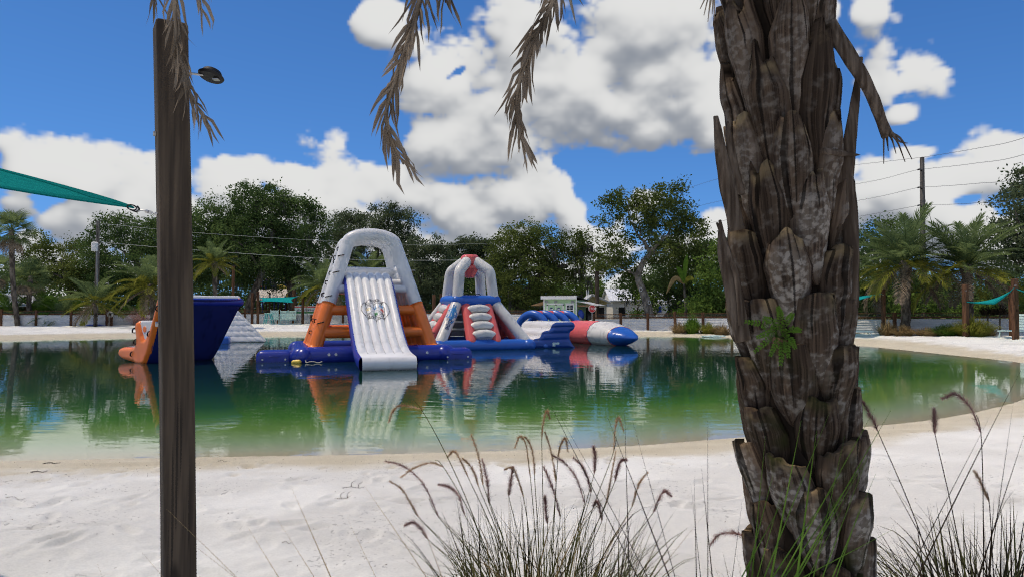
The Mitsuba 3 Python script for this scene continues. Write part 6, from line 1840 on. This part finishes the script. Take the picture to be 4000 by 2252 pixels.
def boot(z0, ang, W, Ln, thick, flare, r, top_w=0.6, jag=0.12):
    """One old leaf base: rounded at the foot, bulging, its torn end standing off the trunk."""
    nu, nv = 13, 18
    u, v = np.meshgrid(np.linspace(-1, 1, nu), np.linspace(0, 1, nv), indexing='ij')
    w = W * 0.5 * np.interp(v, [0, 0.06, 0.2, 0.45, 0.7, 1.0], [0.10, 0.42, 0.74, 0.98, 1.0, top_w])
    jg = jag * (meshkit.fbm(np.stack([u * 2.2 + ang * 5, u * 0 + z0 * 7, u * 0], -1), 3, 5) - 0.5) * 2
    z = z0 + Ln * v * (1 - 0.05 * u * u * v) * (1 + np.where(v > 0.6, (v - 0.6) / 0.4, 0) * jg)
    R_ = 0.150 - 0.016 * np.clip((z0 - 2.0) / 1.2, 0, 1) + flare * v ** 1.3 + thick * (1 - np.abs(u) ** 2.2) * (0.30 + 0.70 * np.sin(np.clip(v, 0, 1) * 2.2 + 0.25))
    p_ = np.stack([ang * 2 + w * 3, z * 3, u * 0], -1)
    R_ = R_ + 0.030 * (meshkit.fbm(p_ * 3.0, 3, 9) - 0.5) + 0.010 * (meshkit.fbm(np.stack([w * u * 60 + ang * 9, z * 6, u * 0], -1), 2, 4) - 0.5)
    a = ang + u * w / 0.20 + 0.10 * (v - 0.3) * r.uniform(-1, 1)
    def pos(Rr):
        ax_ = np.stack([np.interp(z, [0.0, 1.0, 2.0, 3.2, 5.6], [1.20, 1.150, 1.095, 1.050, 1.00]), TY + 0.02 * (z - 2), z], -1)
        return ax_ + np.stack([np.sin(a), -np.cos(a), 0 * a], -1) * Rr[..., None]
    fr, bk = pos(R_), pos(R_ - 0.014 - 0.020 * (1 - np.abs(u)) - 0.004)
    V_ = np.vstack([fr.reshape(-1, 3), bk.reshape(-1, 3)])
    ii = np.arange(nu * nv).reshape(nu, nv); N = nu * nv
    q = lambda a_, b_, c_, d_: np.vstack([np.stack([a_, b_, c_], 1), np.stack([a_, c_, d_], 1)])
    F_ = [q(ii[:-1, :-1].ravel(), ii[1:, :-1].ravel(), ii[1:, 1:].ravel(), ii[:-1, 1:].ravel()), q(N + ii[:-1, :-1].ravel(), N + ii[:-1, 1:].ravel(), N + ii[1:, 1:].ravel(), N + ii[1:, :-1].ravel())]
    for e in (ii[0, :], ii[-1, ::-1], ii[::-1, 0], ii[:, -1]):
        F_.append(q(e[:-1], e[1:], N + e[1:], N + e[:-1]))
    UV_ = np.tile(np.c_[u.ravel() + 10 * boot.count, v.ravel()], (2, 1)); boot.count += 1
    return V_, np.vstack(F_), UV_


boot.count = 1
rb = np.random.default_rng(8)
zc, row = 0.42, 0
while zc < 5.0:
    up_ = np.clip((zc - 1.7) / 1.2, 0, 1)
    n = 6
    for j in range(n):
        ang = (j + 0.5 * (row % 2)) * 2 * math.pi / n + row * 0.09 + rb.uniform(-0.10, 0.10)
        V_, F_, UV_ = boot(zc + rb.uniform(-0.05, 0.05), ang, rb.uniform(0.185, 0.225) * (1 - 0.08 * up_), rb.uniform(0.29, 0.35) * (1 + 0.6 * up_), rb.uniform(0.046, 0.066), rb.uniform(0.030, 0.068) * (1 - 0.1 * up_), rb, top_w=rb.uniform(0.62, 0.9) * (1 - 0.35 * up_), jag=rb.uniform(0.08, 0.2) + 0.16 * up_)
        part(tk, 'leaf_base', (V_, F_), 'm_palm_boot', True, uv=UV_)
    zc += 0.185 + 0.07 * up_
    row += 1
# split and torn leaf bases that stand off the trunk
def sliver(pts, ws, th, seed=0, mt='m_palm_sliver', nm='torn_leaf_base', nrm=(0, -1, 0.1)):
    p = spline(pts, 26); w = np.interp(np.linspace(0, 1, 26), np.linspace(0, 1, len(ws)), ws)
    t_ = unit(np.gradient(p, axis=0)); s = unit(np.cross(t_, np.asarray(nrm, float))); n_ = np.cross(s, t_)
    a = np.linspace(0, 2 * math.pi, 11)[:-1]
    v = np.vstack([p[i] + (np.cos(a)[:, None] * s[i] * w[i] + np.sin(a)[:, None] * n_[i] * (th * (0.4 + 0.6 * w[i] / max(ws)))) for i in range(26)])
    v = v + 0.006 * (meshkit.fbm(np.c_[v[:, 0] * 40, v[:, 1] * 40, v[:, 2] * 9], 2, seed)[:, None] - 0.5) * unit(v - np.repeat(p, 10, 0))
    f = []; j = np.arange(10); j2 = (j + 1) % 10
    for i in range(25): f += [np.stack([i * 10 + j, i * 10 + j2, i * 10 + 10 + j2], 1), np.stack([i * 10 + j, i * 10 + 10 + j2, i * 10 + 10 + j], 1)]
    v = np.vstack([v, p[0], p[-1]]); f += [np.stack([np.full(10, 260), j2, j], 1), np.stack([np.full(10, 261), 250 + j, 250 + j2], 1)]
    return part(tk, nm, (v, np.vstack(f)), mt, True)
TP = lambda x, y, d=2.62: P(x, y, d)
sliver([TP(2880, 900, 2.60), TP(2845, 740, 2.60), TP(2815, 590, 2.62), TP(2797, 455, 2.64)], [0.03, 0.032, 0.024, 0.010], 0.012, 1)
sliver([TP(2890, 760, 2.60), TP(2862, 640, 2.62), TP(2850, 540, 2.63), TP(2842, 475, 2.64)], [0.02, 0.022, 0.014, 0.004], 0.010, 2)
sliver([TP(2905, 1330, 2.58), TP(2868, 1150, 2.58), TP(2830, 990, 2.60), TP(2812, 860, 2.62)], [0.03, 0.034, 0.026, 0.004], 0.014, 3)
sliver([TP(2895, 1270, 2.55), TP(2880, 1100, 2.56), TP(2835, 960, 2.60), TP(2800, 870, 2.62)], [0.012, 0.012, 0.01, 0.003], 0.006, 4)
sliver([TP(3285, 900, 2.62), TP(3300, 700, 2.62), TP(3330, 480, 2.62), TP(3362, 225, 2.64)], [0.04, 0.034, 0.022, 0.008], 0.014, 5)
sliver([TP(3325, 1200, 2.62), TP(3325, 1000, 2.60), TP(3322, 800, 2.62), TP(3318, 690, 2.62)], [0.03, 0.032, 0.028, 0.016], 0.016, 6)
sliver([TP(3220, 590, 2.5), TP(3275, 597, 2.56), TP(3320, 603, 2.6), TP(3358, 606, 2.62)], [0.012, 0.014, 0.01, 0.002], 0.008, 7)
pet = sliver([TP(3235, 90, 2.60), TP(3330, 240, 2.56), TP(3400, 360, 2.56), TP(3442, 470, 2.58), TP(3466, 530, 2.6)], [0.035, 0.032, 0.024, 0.021, 0.023], 0.018, 8, 'm_palm_sliver', 'broken_leaf_stalk')
for i, (x, y, bx) in enumerate(((3452, 640, 3452), (3470, 590, 3462), (3500, 600, 3468), (3535, 632, 3474), (3562, 622, 3480), (3545, 560, 3484))):
    part(pet, 'fibre', tube(spline([TP(bx, 520, 2.6), TP((bx + x) / 2, 545 + 8 * (i % 2), 2.6), TP(x, y, 2.6)], 8), np.linspace(0.006, 0.0015, 8), 5), 'm_palm_sliver', True)
for i, (x, y) in enumerate(((2735, 35), (2750, 60), (2765, 85), (2782, 55), (2790, 80), (2772, 40))):
    part(palm_, 'hanging_fibre', tube(spline([TP(2790, -60, 2.55), TP((2790 + x) / 2, -20, 2.55), TP(x, y, 2.55)], 8), np.linspace(0.006, 0.0015, 8), 5), 'm_dead_leaf', True)


leafmat('m_pale_dead_leaf', (0.28, 0.25, 0.20), (0.48, 0.43, 0.35), 9.0, 0.3)
# dead fronds hanging from the crown
def dead_frond(path, rr, nleaf, ll, seed, label, side=1.0, t0=0.0):
    r = np.random.default_rng(seed)
    p = spline(path, 90)
    k_ = part(palm_, 'dead_frond', tube(p, np.linspace(rr, rr * 0.22, 90), 7), 'm_dead_leaf', True, label=label)
    s = np.concatenate([[0], np.cumsum(np.linalg.norm(np.diff(p, axis=0), axis=1))]); s /= s[-1]
    t_ = unit(np.gradient(p, axis=0))
    all_ = []
    for i in range(nleaf):
        for sd in (-1, 1):
            t = t0 + (1 - t0) * (i + r.uniform(0, 0.8)) / nleaf
            if t > 0.995 or r.uniform() < 0.06: continue
            c = np.array([np.interp(t, s, p[:, q]) for q in range(3)]); tn = unit(np.array([np.interp(t, s, t_[:, q]) for q in range(3)]))
            lat = unit(np.cross(tn, [0, 1, 0.05])) * sd
            l1 = ll * (0.45 + 0.55 * math.sin(math.pi * min(1, 0.3 + 0.62 * t))) * r.uniform(0.6, 1.15)
            sp_ = r.uniform(0.12, 0.55)
            d0 = unit(tn * 1.0 + lat * sp_ + np.array([0, r.normal() * 0.28, 0]))
            d1 = unit(d0 + np.array([0, 0, -0.5]) + r.normal(size=3) * 0.16); d2 = unit(d1 + np.array([0, 0, -0.35]) + r.normal(size=3) * 0.25)
            q0 = c; q1 = c + d0 * l1 * 0.35; q2 = q1 + d1 * l1 * 0.35; q3 = q2 + d2 * l1 * 0.3
            wd = unit(np.cross(d0, r.normal(size=3) * 0.8 + np.array([0, 1, 0]))) * r.uniform(0.0042, 0.0085)
            fold = np.cross(unit(wd), d0) * 0.004
            tw = unit(wd + r.normal(size=3) * 0.003) * np.linalg.norm(wd)
            v = np.array([q0 - wd * .6, q0 + fold, q0 + wd * .6, q1 - wd, q1 + fold * 1.5, q1 + wd, q2 - tw * 0.85, q2 + fold, q2 + tw * 0.85, q3])
            f = np.array([[0, 1, 4], [0, 4, 3], [1, 2, 5], [1, 5, 4], [3, 4, 7], [3, 7, 6], [4, 5, 8], [4, 8, 7], [6, 7, 9], [7, 8, 9]])
            all_.append((l1, v, f))

    keep = sorted(range(len(all_)), key=lambda i: -all_[i][0])[:nleaf // 2]
    for i in keep:
        part(k_, 'leaflet', all_[i][1:], 'm_dead_leaf' if i % 3 else 'm_pale_dead_leaf')
    part(k_, 'small_leaflets', cat([all_[i][1:] for i in range(len(all_)) if i not in set(keep)]), 'm_dead_leaf', kind='stuff')


CR = TAX(5.2)
dead_frond([CR, P(1900, -1050, 2.5), P(1700, -420, 2.4), P(1640, 0, 2.38), P(1560, 260, 2.36), P(1508, 440, 2.36), P(1530, 545, 2.38), P(1575, 640, 2.4)], 0.015, 125, 0.25, 1, 'long grey dead frond hanging left of the white cloud', t0=0.22)
dead_frond([CR, P(2500, -1000, 2.5), P(2280, -420, 2.5), P(2185, -60, 2.48), P(2095, 140, 2.46), P(2025, 340, 2.46), P(2020, 470, 2.48), P(2055, 592, 2.5)], 0.014, 115, 0.23, 2, 'grey dead frond hanging nearest the trunk, pale at its tip', t0=0.22)
dead_frond([CR, P(1400, -1300, 2.75), P(880, -700, 2.9), P(700, -120, 2.95), P(688, 120, 2.95), P(720, 290, 2.94), P(756, 390, 2.93), P(815, 500, 2.93)], 0.015, 120, 0.25, 3, 'grey dead frond hanging in front of the wooden post', t0=0.25)
dead_frond([CR, P(1500, -1250, 2.9), P(950, -700, 3.0), P(800, -300, 3.0), P(770, -120, 3.0), P(790, 60, 3.0)], 0.012, 44, 0.25, 4, 'short dead frond just touching the top edge, right of the post', t0=0.4)
dead_frond([CR, P(1850, -1050, 2.6), P(1600, -600, 2.6), P(1700, -250, 2.6), P(1740, 10, 2.6)], 0.012, 46, 0.26, 5, 'dead frond tip at the top edge between the two long hanging fronds', t0=0.4)
dead_frond([CR, P(1300, -1350, 2.9), P(760, -800, 3.05), P(600, -330, 3.05), P(590, -110, 3.05), P(612, 20, 3.05)], 0.012, 46, 0.24, 6, 'dead frond tip at the top edge left of the wooden post', t0=0.45)
# the living crown, above the frame
put_fronds(palm_, TAX(5.5), 30, 0.8, np.random.default_rng(99), 82, 14, yellow=0.15, dead=0.0)

# fern on the trunk
k = thing('fern', 'small bright green fern growing on the palm trunk', 'fern')
r_ = np.random.default_rng(17)
fc = P(3030, 1310, 2.44)
for i, (dx, dy) in enumerate(((-115, -55), (-70, 5), (-20, 75), (10, -110), (65, -85), (95, -20), (75, 45), (20, 110), (-45, -70), (50, 80), (-80, 60))):
    e = P(3030 + dx, 1310 + dy, 2.36)
    pth = spline([fc, (fc + e) / 2 + np.array([0, -0.03, 0.015]), e], 12); t_ = unit(np.gradient(pth, axis=0))
    ms = [tube(pth, 0.0012, 4, caps=None)]
    v, f = [], []
    for q in range(2, 12):
        for sd in (-1, 1):
            d = unit(np.cross(t_[q], [0, 1, 0.2]) * sd + t_[q] * 0.5 + r_.normal(size=3) * 0.12); l1 = 0.026 * (1.1 - q / 14)
            w = t_[q] * 0.0055; o = len(v)
            v += [pth[q], pth[q] + d * l1 * .5 + w, pth[q] + d * l1, pth[q] + d * l1 * .5 - w]; f += [[o, o + 1, o + 2], [o, o + 2, o + 3]]
    ms.append((np.array(v), np.array(f)))
    part(k, 'fern_frond', cat(ms), 'm_bright_leaf')

# ------------------------------------------------------------------ foreground fountain grasses
def blade(b, tip, sag, w, n=9, twist=0.0):
    """A thin folded ribbon from b to tip that arches by sag."""
    m1 = b * 0.62 + tip * 0.38 + np.array([0, 0, sag]); m2 = b * 0.25 + tip * 0.75 + np.array([0, 0, sag * 0.9])
    p = spline([b, m1, m2, tip], n); t_ = unit(np.gradient(p, axis=0))
    s = unit(np.cross(t_, np.array([math.sin(twist), -math.cos(twist), 0.1])))
    nn = np.cross(s, t_)
    ww = (w * 0.5 * np.clip(np.linspace(1.0, 0.06, n) * 1.25, 0, 1))[:, None]
    v = np.vstack([p - s * ww, p + nn * ww * 0.5, p + s * ww]); j = np.arange(n - 1)
    f = np.vstack([np.stack([o * n + j, (o + 1) * n + j, (o + 1) * n + j + 1], 1) for o in (0, 1)] + [np.stack([o * n + j, (o + 1) * n + j + 1, o * n + j + 1], 1) for o in (0, 1)])
    return v, f


def seed_head(p, r0, r, nb=520, bl=0.016):
    """A bristly spike along the path p."""
    n = len(p); ms = [tube(p, np.linspace(r0 * 0.30, r0 * 0.12, n), 5)]
    s = np.linspace(0, 1, n); t_ = unit(np.gradient(p, axis=0))
    v, f = [], []
    for i in range(nb):
        t = r.uniform(0, 1) ** 0.9
        c = np.array([np.interp(t, s, p[:, q]) for q in range(3)]); tn = unit(np.array([np.interp(t, s, t_[:, q]) for q in range(3)]))
        a = unit(np.cross(tn, r.normal(size=3)))
        l1 = bl * (0.55 + 0.6 * math.sin(math.pi * min(1, 0.15 + 0.8 * t))) * r.uniform(0.7, 1.3)
        d = unit(tn * 0.75 + a); w = np.cross(d, tn) ; w = w / np.linalg.norm(w) * 0.0012
        o = len(v); v += [c - w, c + w, c + d * l1]; f.append([o, o + 1, o + 2])
    ms.append((np.array(v), np.array(f)))
    return cat(ms)


def clump(label, base_px, Y, spread, nblade, heads, seed, hgt=0.62, mats=('m_grass_blade', 'm_dark_blade', 'm_straw'), fan=0.75, wid=(0.0035, 0.0065)):
    r = np.random.default_rng(seed)
    k_ = thing('fountain_grass', label, 'ornamental grass', 'foreground grasses')
    b0_ = P(base_px, 2300, Y); g_ = ground_z(b0_[0], b0_[1]); b0_[2] = g_
    groups = {m_: [] for m_ in mats}
    for i in range(nblade):
        a = r.uniform(0, 2 * math.pi); q = math.sqrt(r.uniform(0, 1)) * spread
        b = b0_ + np.array([math.cos(a) * q, math.sin(a) * q * 0.5, -0.02])
        a2 = a + r.normal() * 0.7; rad = fan * r.uniform(0.1, 1.0) ** 1.2
        h = hgt * r.uniform(0.45, 1.12) * (1.05 - 0.35 * rad)
        tip = b + np.array([math.cos(a2) * rad, math.sin(a2) * rad * 0.7, h * (1 - 0.25 * rad)])
        groups[mats[r.choice(len(mats), p=[0.55, 0.45] if len(mats) == 2 else [0.5, 0.27, 0.23])]].append(blade(b, tip, 0.10 * rad + 0.02, r.uniform(*wid), 9, r.uniform(-1.2, 1.2)))
    for i in range(nblade // 12):          # a few long ones lean out across the rest
        a = r.uniform(0, 2 * math.pi); q = spread * r.uniform(0, 0.8)
        b = b0_ + np.array([math.cos(a) * q, math.sin(a) * q * 0.5, -0.02])
        sd = r.choice([-1, 1]); tip = b + np.array([sd * r.uniform(0.15, 0.75), r.uniform(-0.3, 0.2), hgt * r.uniform(0.6, 1.25)])
        groups[mats[r.integers(len(mats))]].append(blade(b, tip, r.uniform(-0.02, 0.14), r.uniform(*wid) * 0.8, 10, r.uniform(-1, 1)))
    for m_, ms in groups.items():
        part(k_, 'blades', cat(ms), m_, True, kind='stuff')
    for (pts, m_, Yh) in heads:            # tip first, then down the spike to where the bare stalk begins
        hpts = [P(x, y, Yh) for x, y in pts][::-1]
        p = spline(hpts, 26)
        st = hpts[0]; bb = b0_ + np.array([np.clip((st[0] - b0_[0]) * 0.30, -spread, spread), r.normal() * 0.06, -0.02])
        kk_ = part(k_, 'stalk', tube(spline([bb, bb * 0.45 + st * 0.55 + np.array([(bb[0] - st[0]) * 0.10, 0, 0.02]), st, hpts[1]], 20)[:17], np.linspace(0.0028, 0.0014, 17), 5), mats[0], True)
        part(kk_, 'seed_head', seed_head(p, 0.008, r, bl=0.025 if m_ == 'm_purple_head' else 0.018), m_)
    return k_


Z = lambda x, y: (1400 + x * 0.5435, 1500 + y * 0.5435)     # reading offset used while measuring the seed heads
def HD(*pts, m='m_purple_head', Y=3.55): return ([Z(*q) for q in pts], m, Y)
main_heads = [HD((195, 550), (330, 590), (470, 720), (575, 950)), HD((225, 695), (310, 750), (380, 860), (430, 950), m='m_tan_head'), HD((575, 718), (650, 735), (720, 800), (765, 940)), HD((330, 1015), (390, 990), (450, 1035), (498, 1110)),
              HD((640, 520), (690, 480), (740, 560), (785, 660), m='m_tan_head'), HD((750, 530), (800, 580), (840, 650), (862, 730), m='m_tan_head'), HD((810, 360), (850, 470), (880, 600), (895, 720), m='m_tan_head', Y=3.5),
              HD((890, 535), (915, 640), (932, 740), (940, 860)), HD((1125, 455), (1160, 375), (1205, 440), (1235, 660), m='m_tan_head'), HD((1195, 375), (1235, 430), (1260, 540), (1265, 650), m='m_tan_head', Y=3.6),
              HD((1110, 590), (1100, 660), (1090, 730), (1080, 800)), HD((1050, 610), (1110, 600), (1150, 690), (1185, 800), m='m_tan_head'), HD((1375, 245), (1355, 190), (1330, 270), (1318, 390), m='m_tan_head'), HD((1340, 340), (1370, 430), (1400, 560), (1420, 700), m='m_tan_head'),
              HD((1505, 480), (1490, 390), (1460, 420), (1435, 520), m='m_tan_head'), HD((1395, 510), (1480, 560), (1570, 680), (1625, 850)), HD((1330, 590), (1370, 680), (1410, 790), (1450, 950)), HD((1545, 525), (1610, 590), (1650, 680), (1672, 780), Y=3.6),
              HD((1690, 445), (1700, 500), (1700, 560), (1695, 640)), HD((1905, 330), (1870, 240), (1845, 320), (1835, 480), m='m_tan_head', Y=3.5), HD((1690, 870), (1715, 845), (1735, 890), (1750, 980)), HD((1925, 540), (1885, 550), (1860, 620), (1842, 700)),
              HD((2080, 630), (2030, 690), (1995, 770), (1965, 880), m='m_tan_head'), HD((2245, 800), (2200, 765), (2160, 820), (2120, 920)), HD((220, 270), (250, 190), (310, 150), (450, 175), m='m_tan_head', Y=3.4), HD((1850, 480), (1820, 640), (1800, 760), (1780, 860), m='m_tan_head'),
              HD((300, 670), (400, 600), (520, 562), (610, 590), m='m_tan_head', Y=3.45), HD((1340, 800), (1345, 860), (1350, 930), (1360, 1000))]
clump('fountain grass clump with many purple and tan seed heads at the bottom middle', 2130, 3.55, 0.42, 380, main_heads, 5, 0.64, fan=0.48, wid=(0.0035, 0.009))
Z2 = lambda x, y: (3100 + x * 0.5875, 1400 + y * 0.5875)
right_heads = [([Z2(*q) for q in pts], m_, Yh) for pts, m_, Yh in (
    (((990, 265), (1080, 235), (1180, 330), (1245, 490)), 'm_purple_head', 3.0), (((460, 285), (490, 340), (530, 410), (560, 480)), 'm_purple_head', 3.0), (((1200, 745), (1235, 800), (1265, 870), (1300, 950)), 'm_tan_head', 3.1), (((935, 330), (935, 390), (938, 440), (940, 500)), 'm_purple_head', 3.0))]
clump('dark arching grass clump with curved purple seed heads at the bottom right', 3900, 3.05, 0.30, 560, right_heads, 6, 0.74, ('m_dark_blade', 'm_grass_blade'), 0.85, (0.005, 0.012))
clump('thin purple headed grass just left of the palm trunk foot', 2950, 3.15, 0.10, 60, [([(2775, 2125), (2810, 2085), (2870, 2080), (2920, 2100)], 'm_purple_head', 3.1)], 7, 0.5)
# broad green blades in front of the trunk
def blades_at(label, lst, mt, w, name='grass_tuft'):
    k_ = thing(name, label, 'grass', 'single grasses in the foreground')
    for (bx, by, tx, ty, Yb, sag) in lst:
        b = P(bx, by, Yb); t = P(tx, ty, Yb + 0.1)
        g_ = ground_z(b[0], b[1])
        d = unit(t - b); 
        if d[2] > 0.2: b = b + d * min(0, (g_ - b[2]) / d[2])
        part(k_, 'blade', blade(b, t, sag, w * rng.uniform(0.7, 1.2), 12, rng.uniform(-0.6, 0.6)), mt, True)
    return k_
blades_at('long green grass blades rising in front of the palm trunk', [(2960, 2330, 3240, 1610, 2.2, 0.01), (3010, 2330, 3420, 1590, 2.15, 0.0), (3060, 2330, 3480, 1600, 2.2, 0.0), (2985, 2330, 3290, 1850, 2.2, 0.02), (3030, 2330, 3350, 1840, 2.25, 0.02), (3080, 2330, 3390, 1780, 2.2, 0.01), (3105, 2330, 3190, 1680, 2.2, 0.01), (3000, 2330, 3130, 1640, 2.2, 0.01),
                                                                           (3190, 2330, 3385, 1790, 2.2, 0.01), (2900, 2330, 3020, 1850, 2.25, 0.01), (2940, 2330, 3060, 1900, 2.2, 0.01), (3130, 2330, 3330, 1900, 2.25, 0.015), (3220, 2330, 3420, 1850, 2.2, 0.0), (3240, 2330, 3370, 1950, 2.3, 0.0), (3050, 2330, 3480, 2070, 2.2, 0.03), (2930, 2330, 2990, 1700, 2.3, 0.0), (3160, 2330, 3300, 1700, 2.25, 0.0), (2870, 2330, 3100, 1880, 2.3, 0.02)], 'm_green_blade', 0.0095)
blades_at('thin dark upright grass stems left of the palm trunk', [(2765, 2330, 2765, 1640, 2.4, 0.0), (2722, 2330, 2712, 1860, 2.5, 0.0), (2790, 2330, 2740, 1820, 2.5, 0.0), (2745, 2330, 2700, 1900, 2.6, 0.0), (2850, 2330, 2900, 1950, 2.5, 0.0), (2560, 2330, 2180, 1610, 2.8, 0.02), (2530, 2330, 2100, 1480, 2.9, 0.0), (2640, 2330, 2370, 1620, 2.7, 0.01), (2655, 2330, 2470, 1640, 2.7, 0.01), (2460, 2330, 2440, 1600, 2.8, 0.0)], 'm_dark_blade', 0.0065, 'grass_tuft')
blades_at('long pale green grass blades leaning left along the bottom edge', [(980, 2330, 650, 1985, 1.9, 0.02), (1130, 2330, 970, 2060, 2.0, 0.01), (1320, 2330, 1140, 1905, 2.0, 0.01), (1270, 2330, 1080, 2020, 2.0, 0.01), (1500, 2330, 1355, 2020, 2.1, 0.01), (700, 2330, 550, 2150, 1.9, 0.01), (1700, 2330, 1420, 1890, 2.2, 0.02), (430, 2330, 380, 2200, 2.0, 0.0), (1750, 2330, 1630, 1990, 2.3, 0.01), (1010, 2330, 760, 2130, 1.95, 0.01)], 'm_straw', 0.006, 'grass_tuft')
blades_at('slender grass blades leaning over the sand at the right edge', [(3560, 2330, 3990, 1440, 2.2, 0.02), (3500, 2330, 3880, 1600, 2.3, 0.0), (3800, 2330, 4020, 1640, 2.3, 0.01), (3700, 2330, 3470, 1860, 2.4, 0.03), (3850, 2330, 3960, 1560, 2.4, 0.0)], 'm_dark_blade', 0.0065, 'grass_tuft')

# ------------------------------------------------------------------ small things on the near sand
def on_sand(px, py):
    p = G(px, py, 0.3)
    for _ in range(4): p = G(px, py, float(height(np.array([p[0]]), np.array([p[1]]))[0]))
    return p


for i, (px, py, ln, lb) in enumerate(((1380, 1905, 0.22, 'forked bare twig lying on the sand right of the slide reflection'), (1340, 1950, 0.16, 'small dark twig on the sand below the forked twig'), (870, 1800, 0.13, 'dark stick at the water edge right of the post'), (60, 1945, 0.16, 'curved dark twig on the sand at the left edge'), (200, 1808, 0.2, 'clump of dark driftwood at the water edge on the left'), (152, 1840, 0.16, 'second bit of driftwood left of the post'), (1120, 2120, 0.06, 'short dark stick on the sand near the bottom'))):
    c = on_sand(px, py); r_ = np.random.default_rng(200 + i)
    k = thing('twig', lb, 'twig', 'twigs on the near sand')
    a = r_.uniform(-0.4, 0.4)
    d = np.array([math.cos(a), math.sin(a), 0]); n_ = np.array([-d[1], d[0], 0])
    pts_ = [c - d * ln * .5, c - d * ln * .1 + n_ * ln * .08, c + d * ln * .25 - n_ * .02, c + d * ln * .5 + n_ * ln * .1]
    pts_ = [np.array([q[0], q[1], float(height(np.array([q[0]]), np.array([q[1]]))[0]) + 0.006 + 0.006 * (j == 1)]) for j, q in enumerate(pts_)]
    part(k, 'stem', tube(spline(pts_, 16), np.linspace(0.005, 0.0025, 16) * (1.2 if i in (4, 5) else 0.5), 6), 'm_bark', True)
    for j in (1, 2) if i < 2 else ():
        q = pts_[j]; part(k, 'side_twig', tube(spline([q, q + n_ * ln * 0.15 + [0, 0, 0.03], q + n_ * ln * 0.22 + d * 0.04 + [0, 0, 0.05]], 8), np.linspace(0.004, 0.0015, 8), 5), 'm_bark', True)
r_ = np.random.default_rng(31)
vs = []
for i in range(1500):
    u = r_.integers(len(LK)); s_ = abs(r_.normal()) * 0.22 + r_.choice([0.35, 0.7, 1.0]) ; p = LK[u]
    if p[1] > 22: continue
    q = p + unit(p - np.array([-8.0, 28.0])) * s_ + r_.normal(size=2) * 0.08
    if shore(q[:1], q[1:])[0] < 0.08: continue
    vs.append((q[0], q[1]))
for i in range(420):
    vs.append((r_.uniform(-0.75, 0.75) * 8 * 0.9, r_.uniform(4.0, 9.0)))
vs = np.array(vs); vs = vs[shore(vs[:, 0], vs[:, 1]) > 0.08]
zz = height(vs[:, 0], vs[:, 1])
lv, lf = leaves(np.c_[vs, zz + 0.003], 0.022, r_, up=6.0, aspect=0.35)
solo('beach_litter', 'scattered dark flecks of dead leaves and bark along the tide line and on the near sand', 'litter', (lv, lf), 'm_bark', kind='stuff')
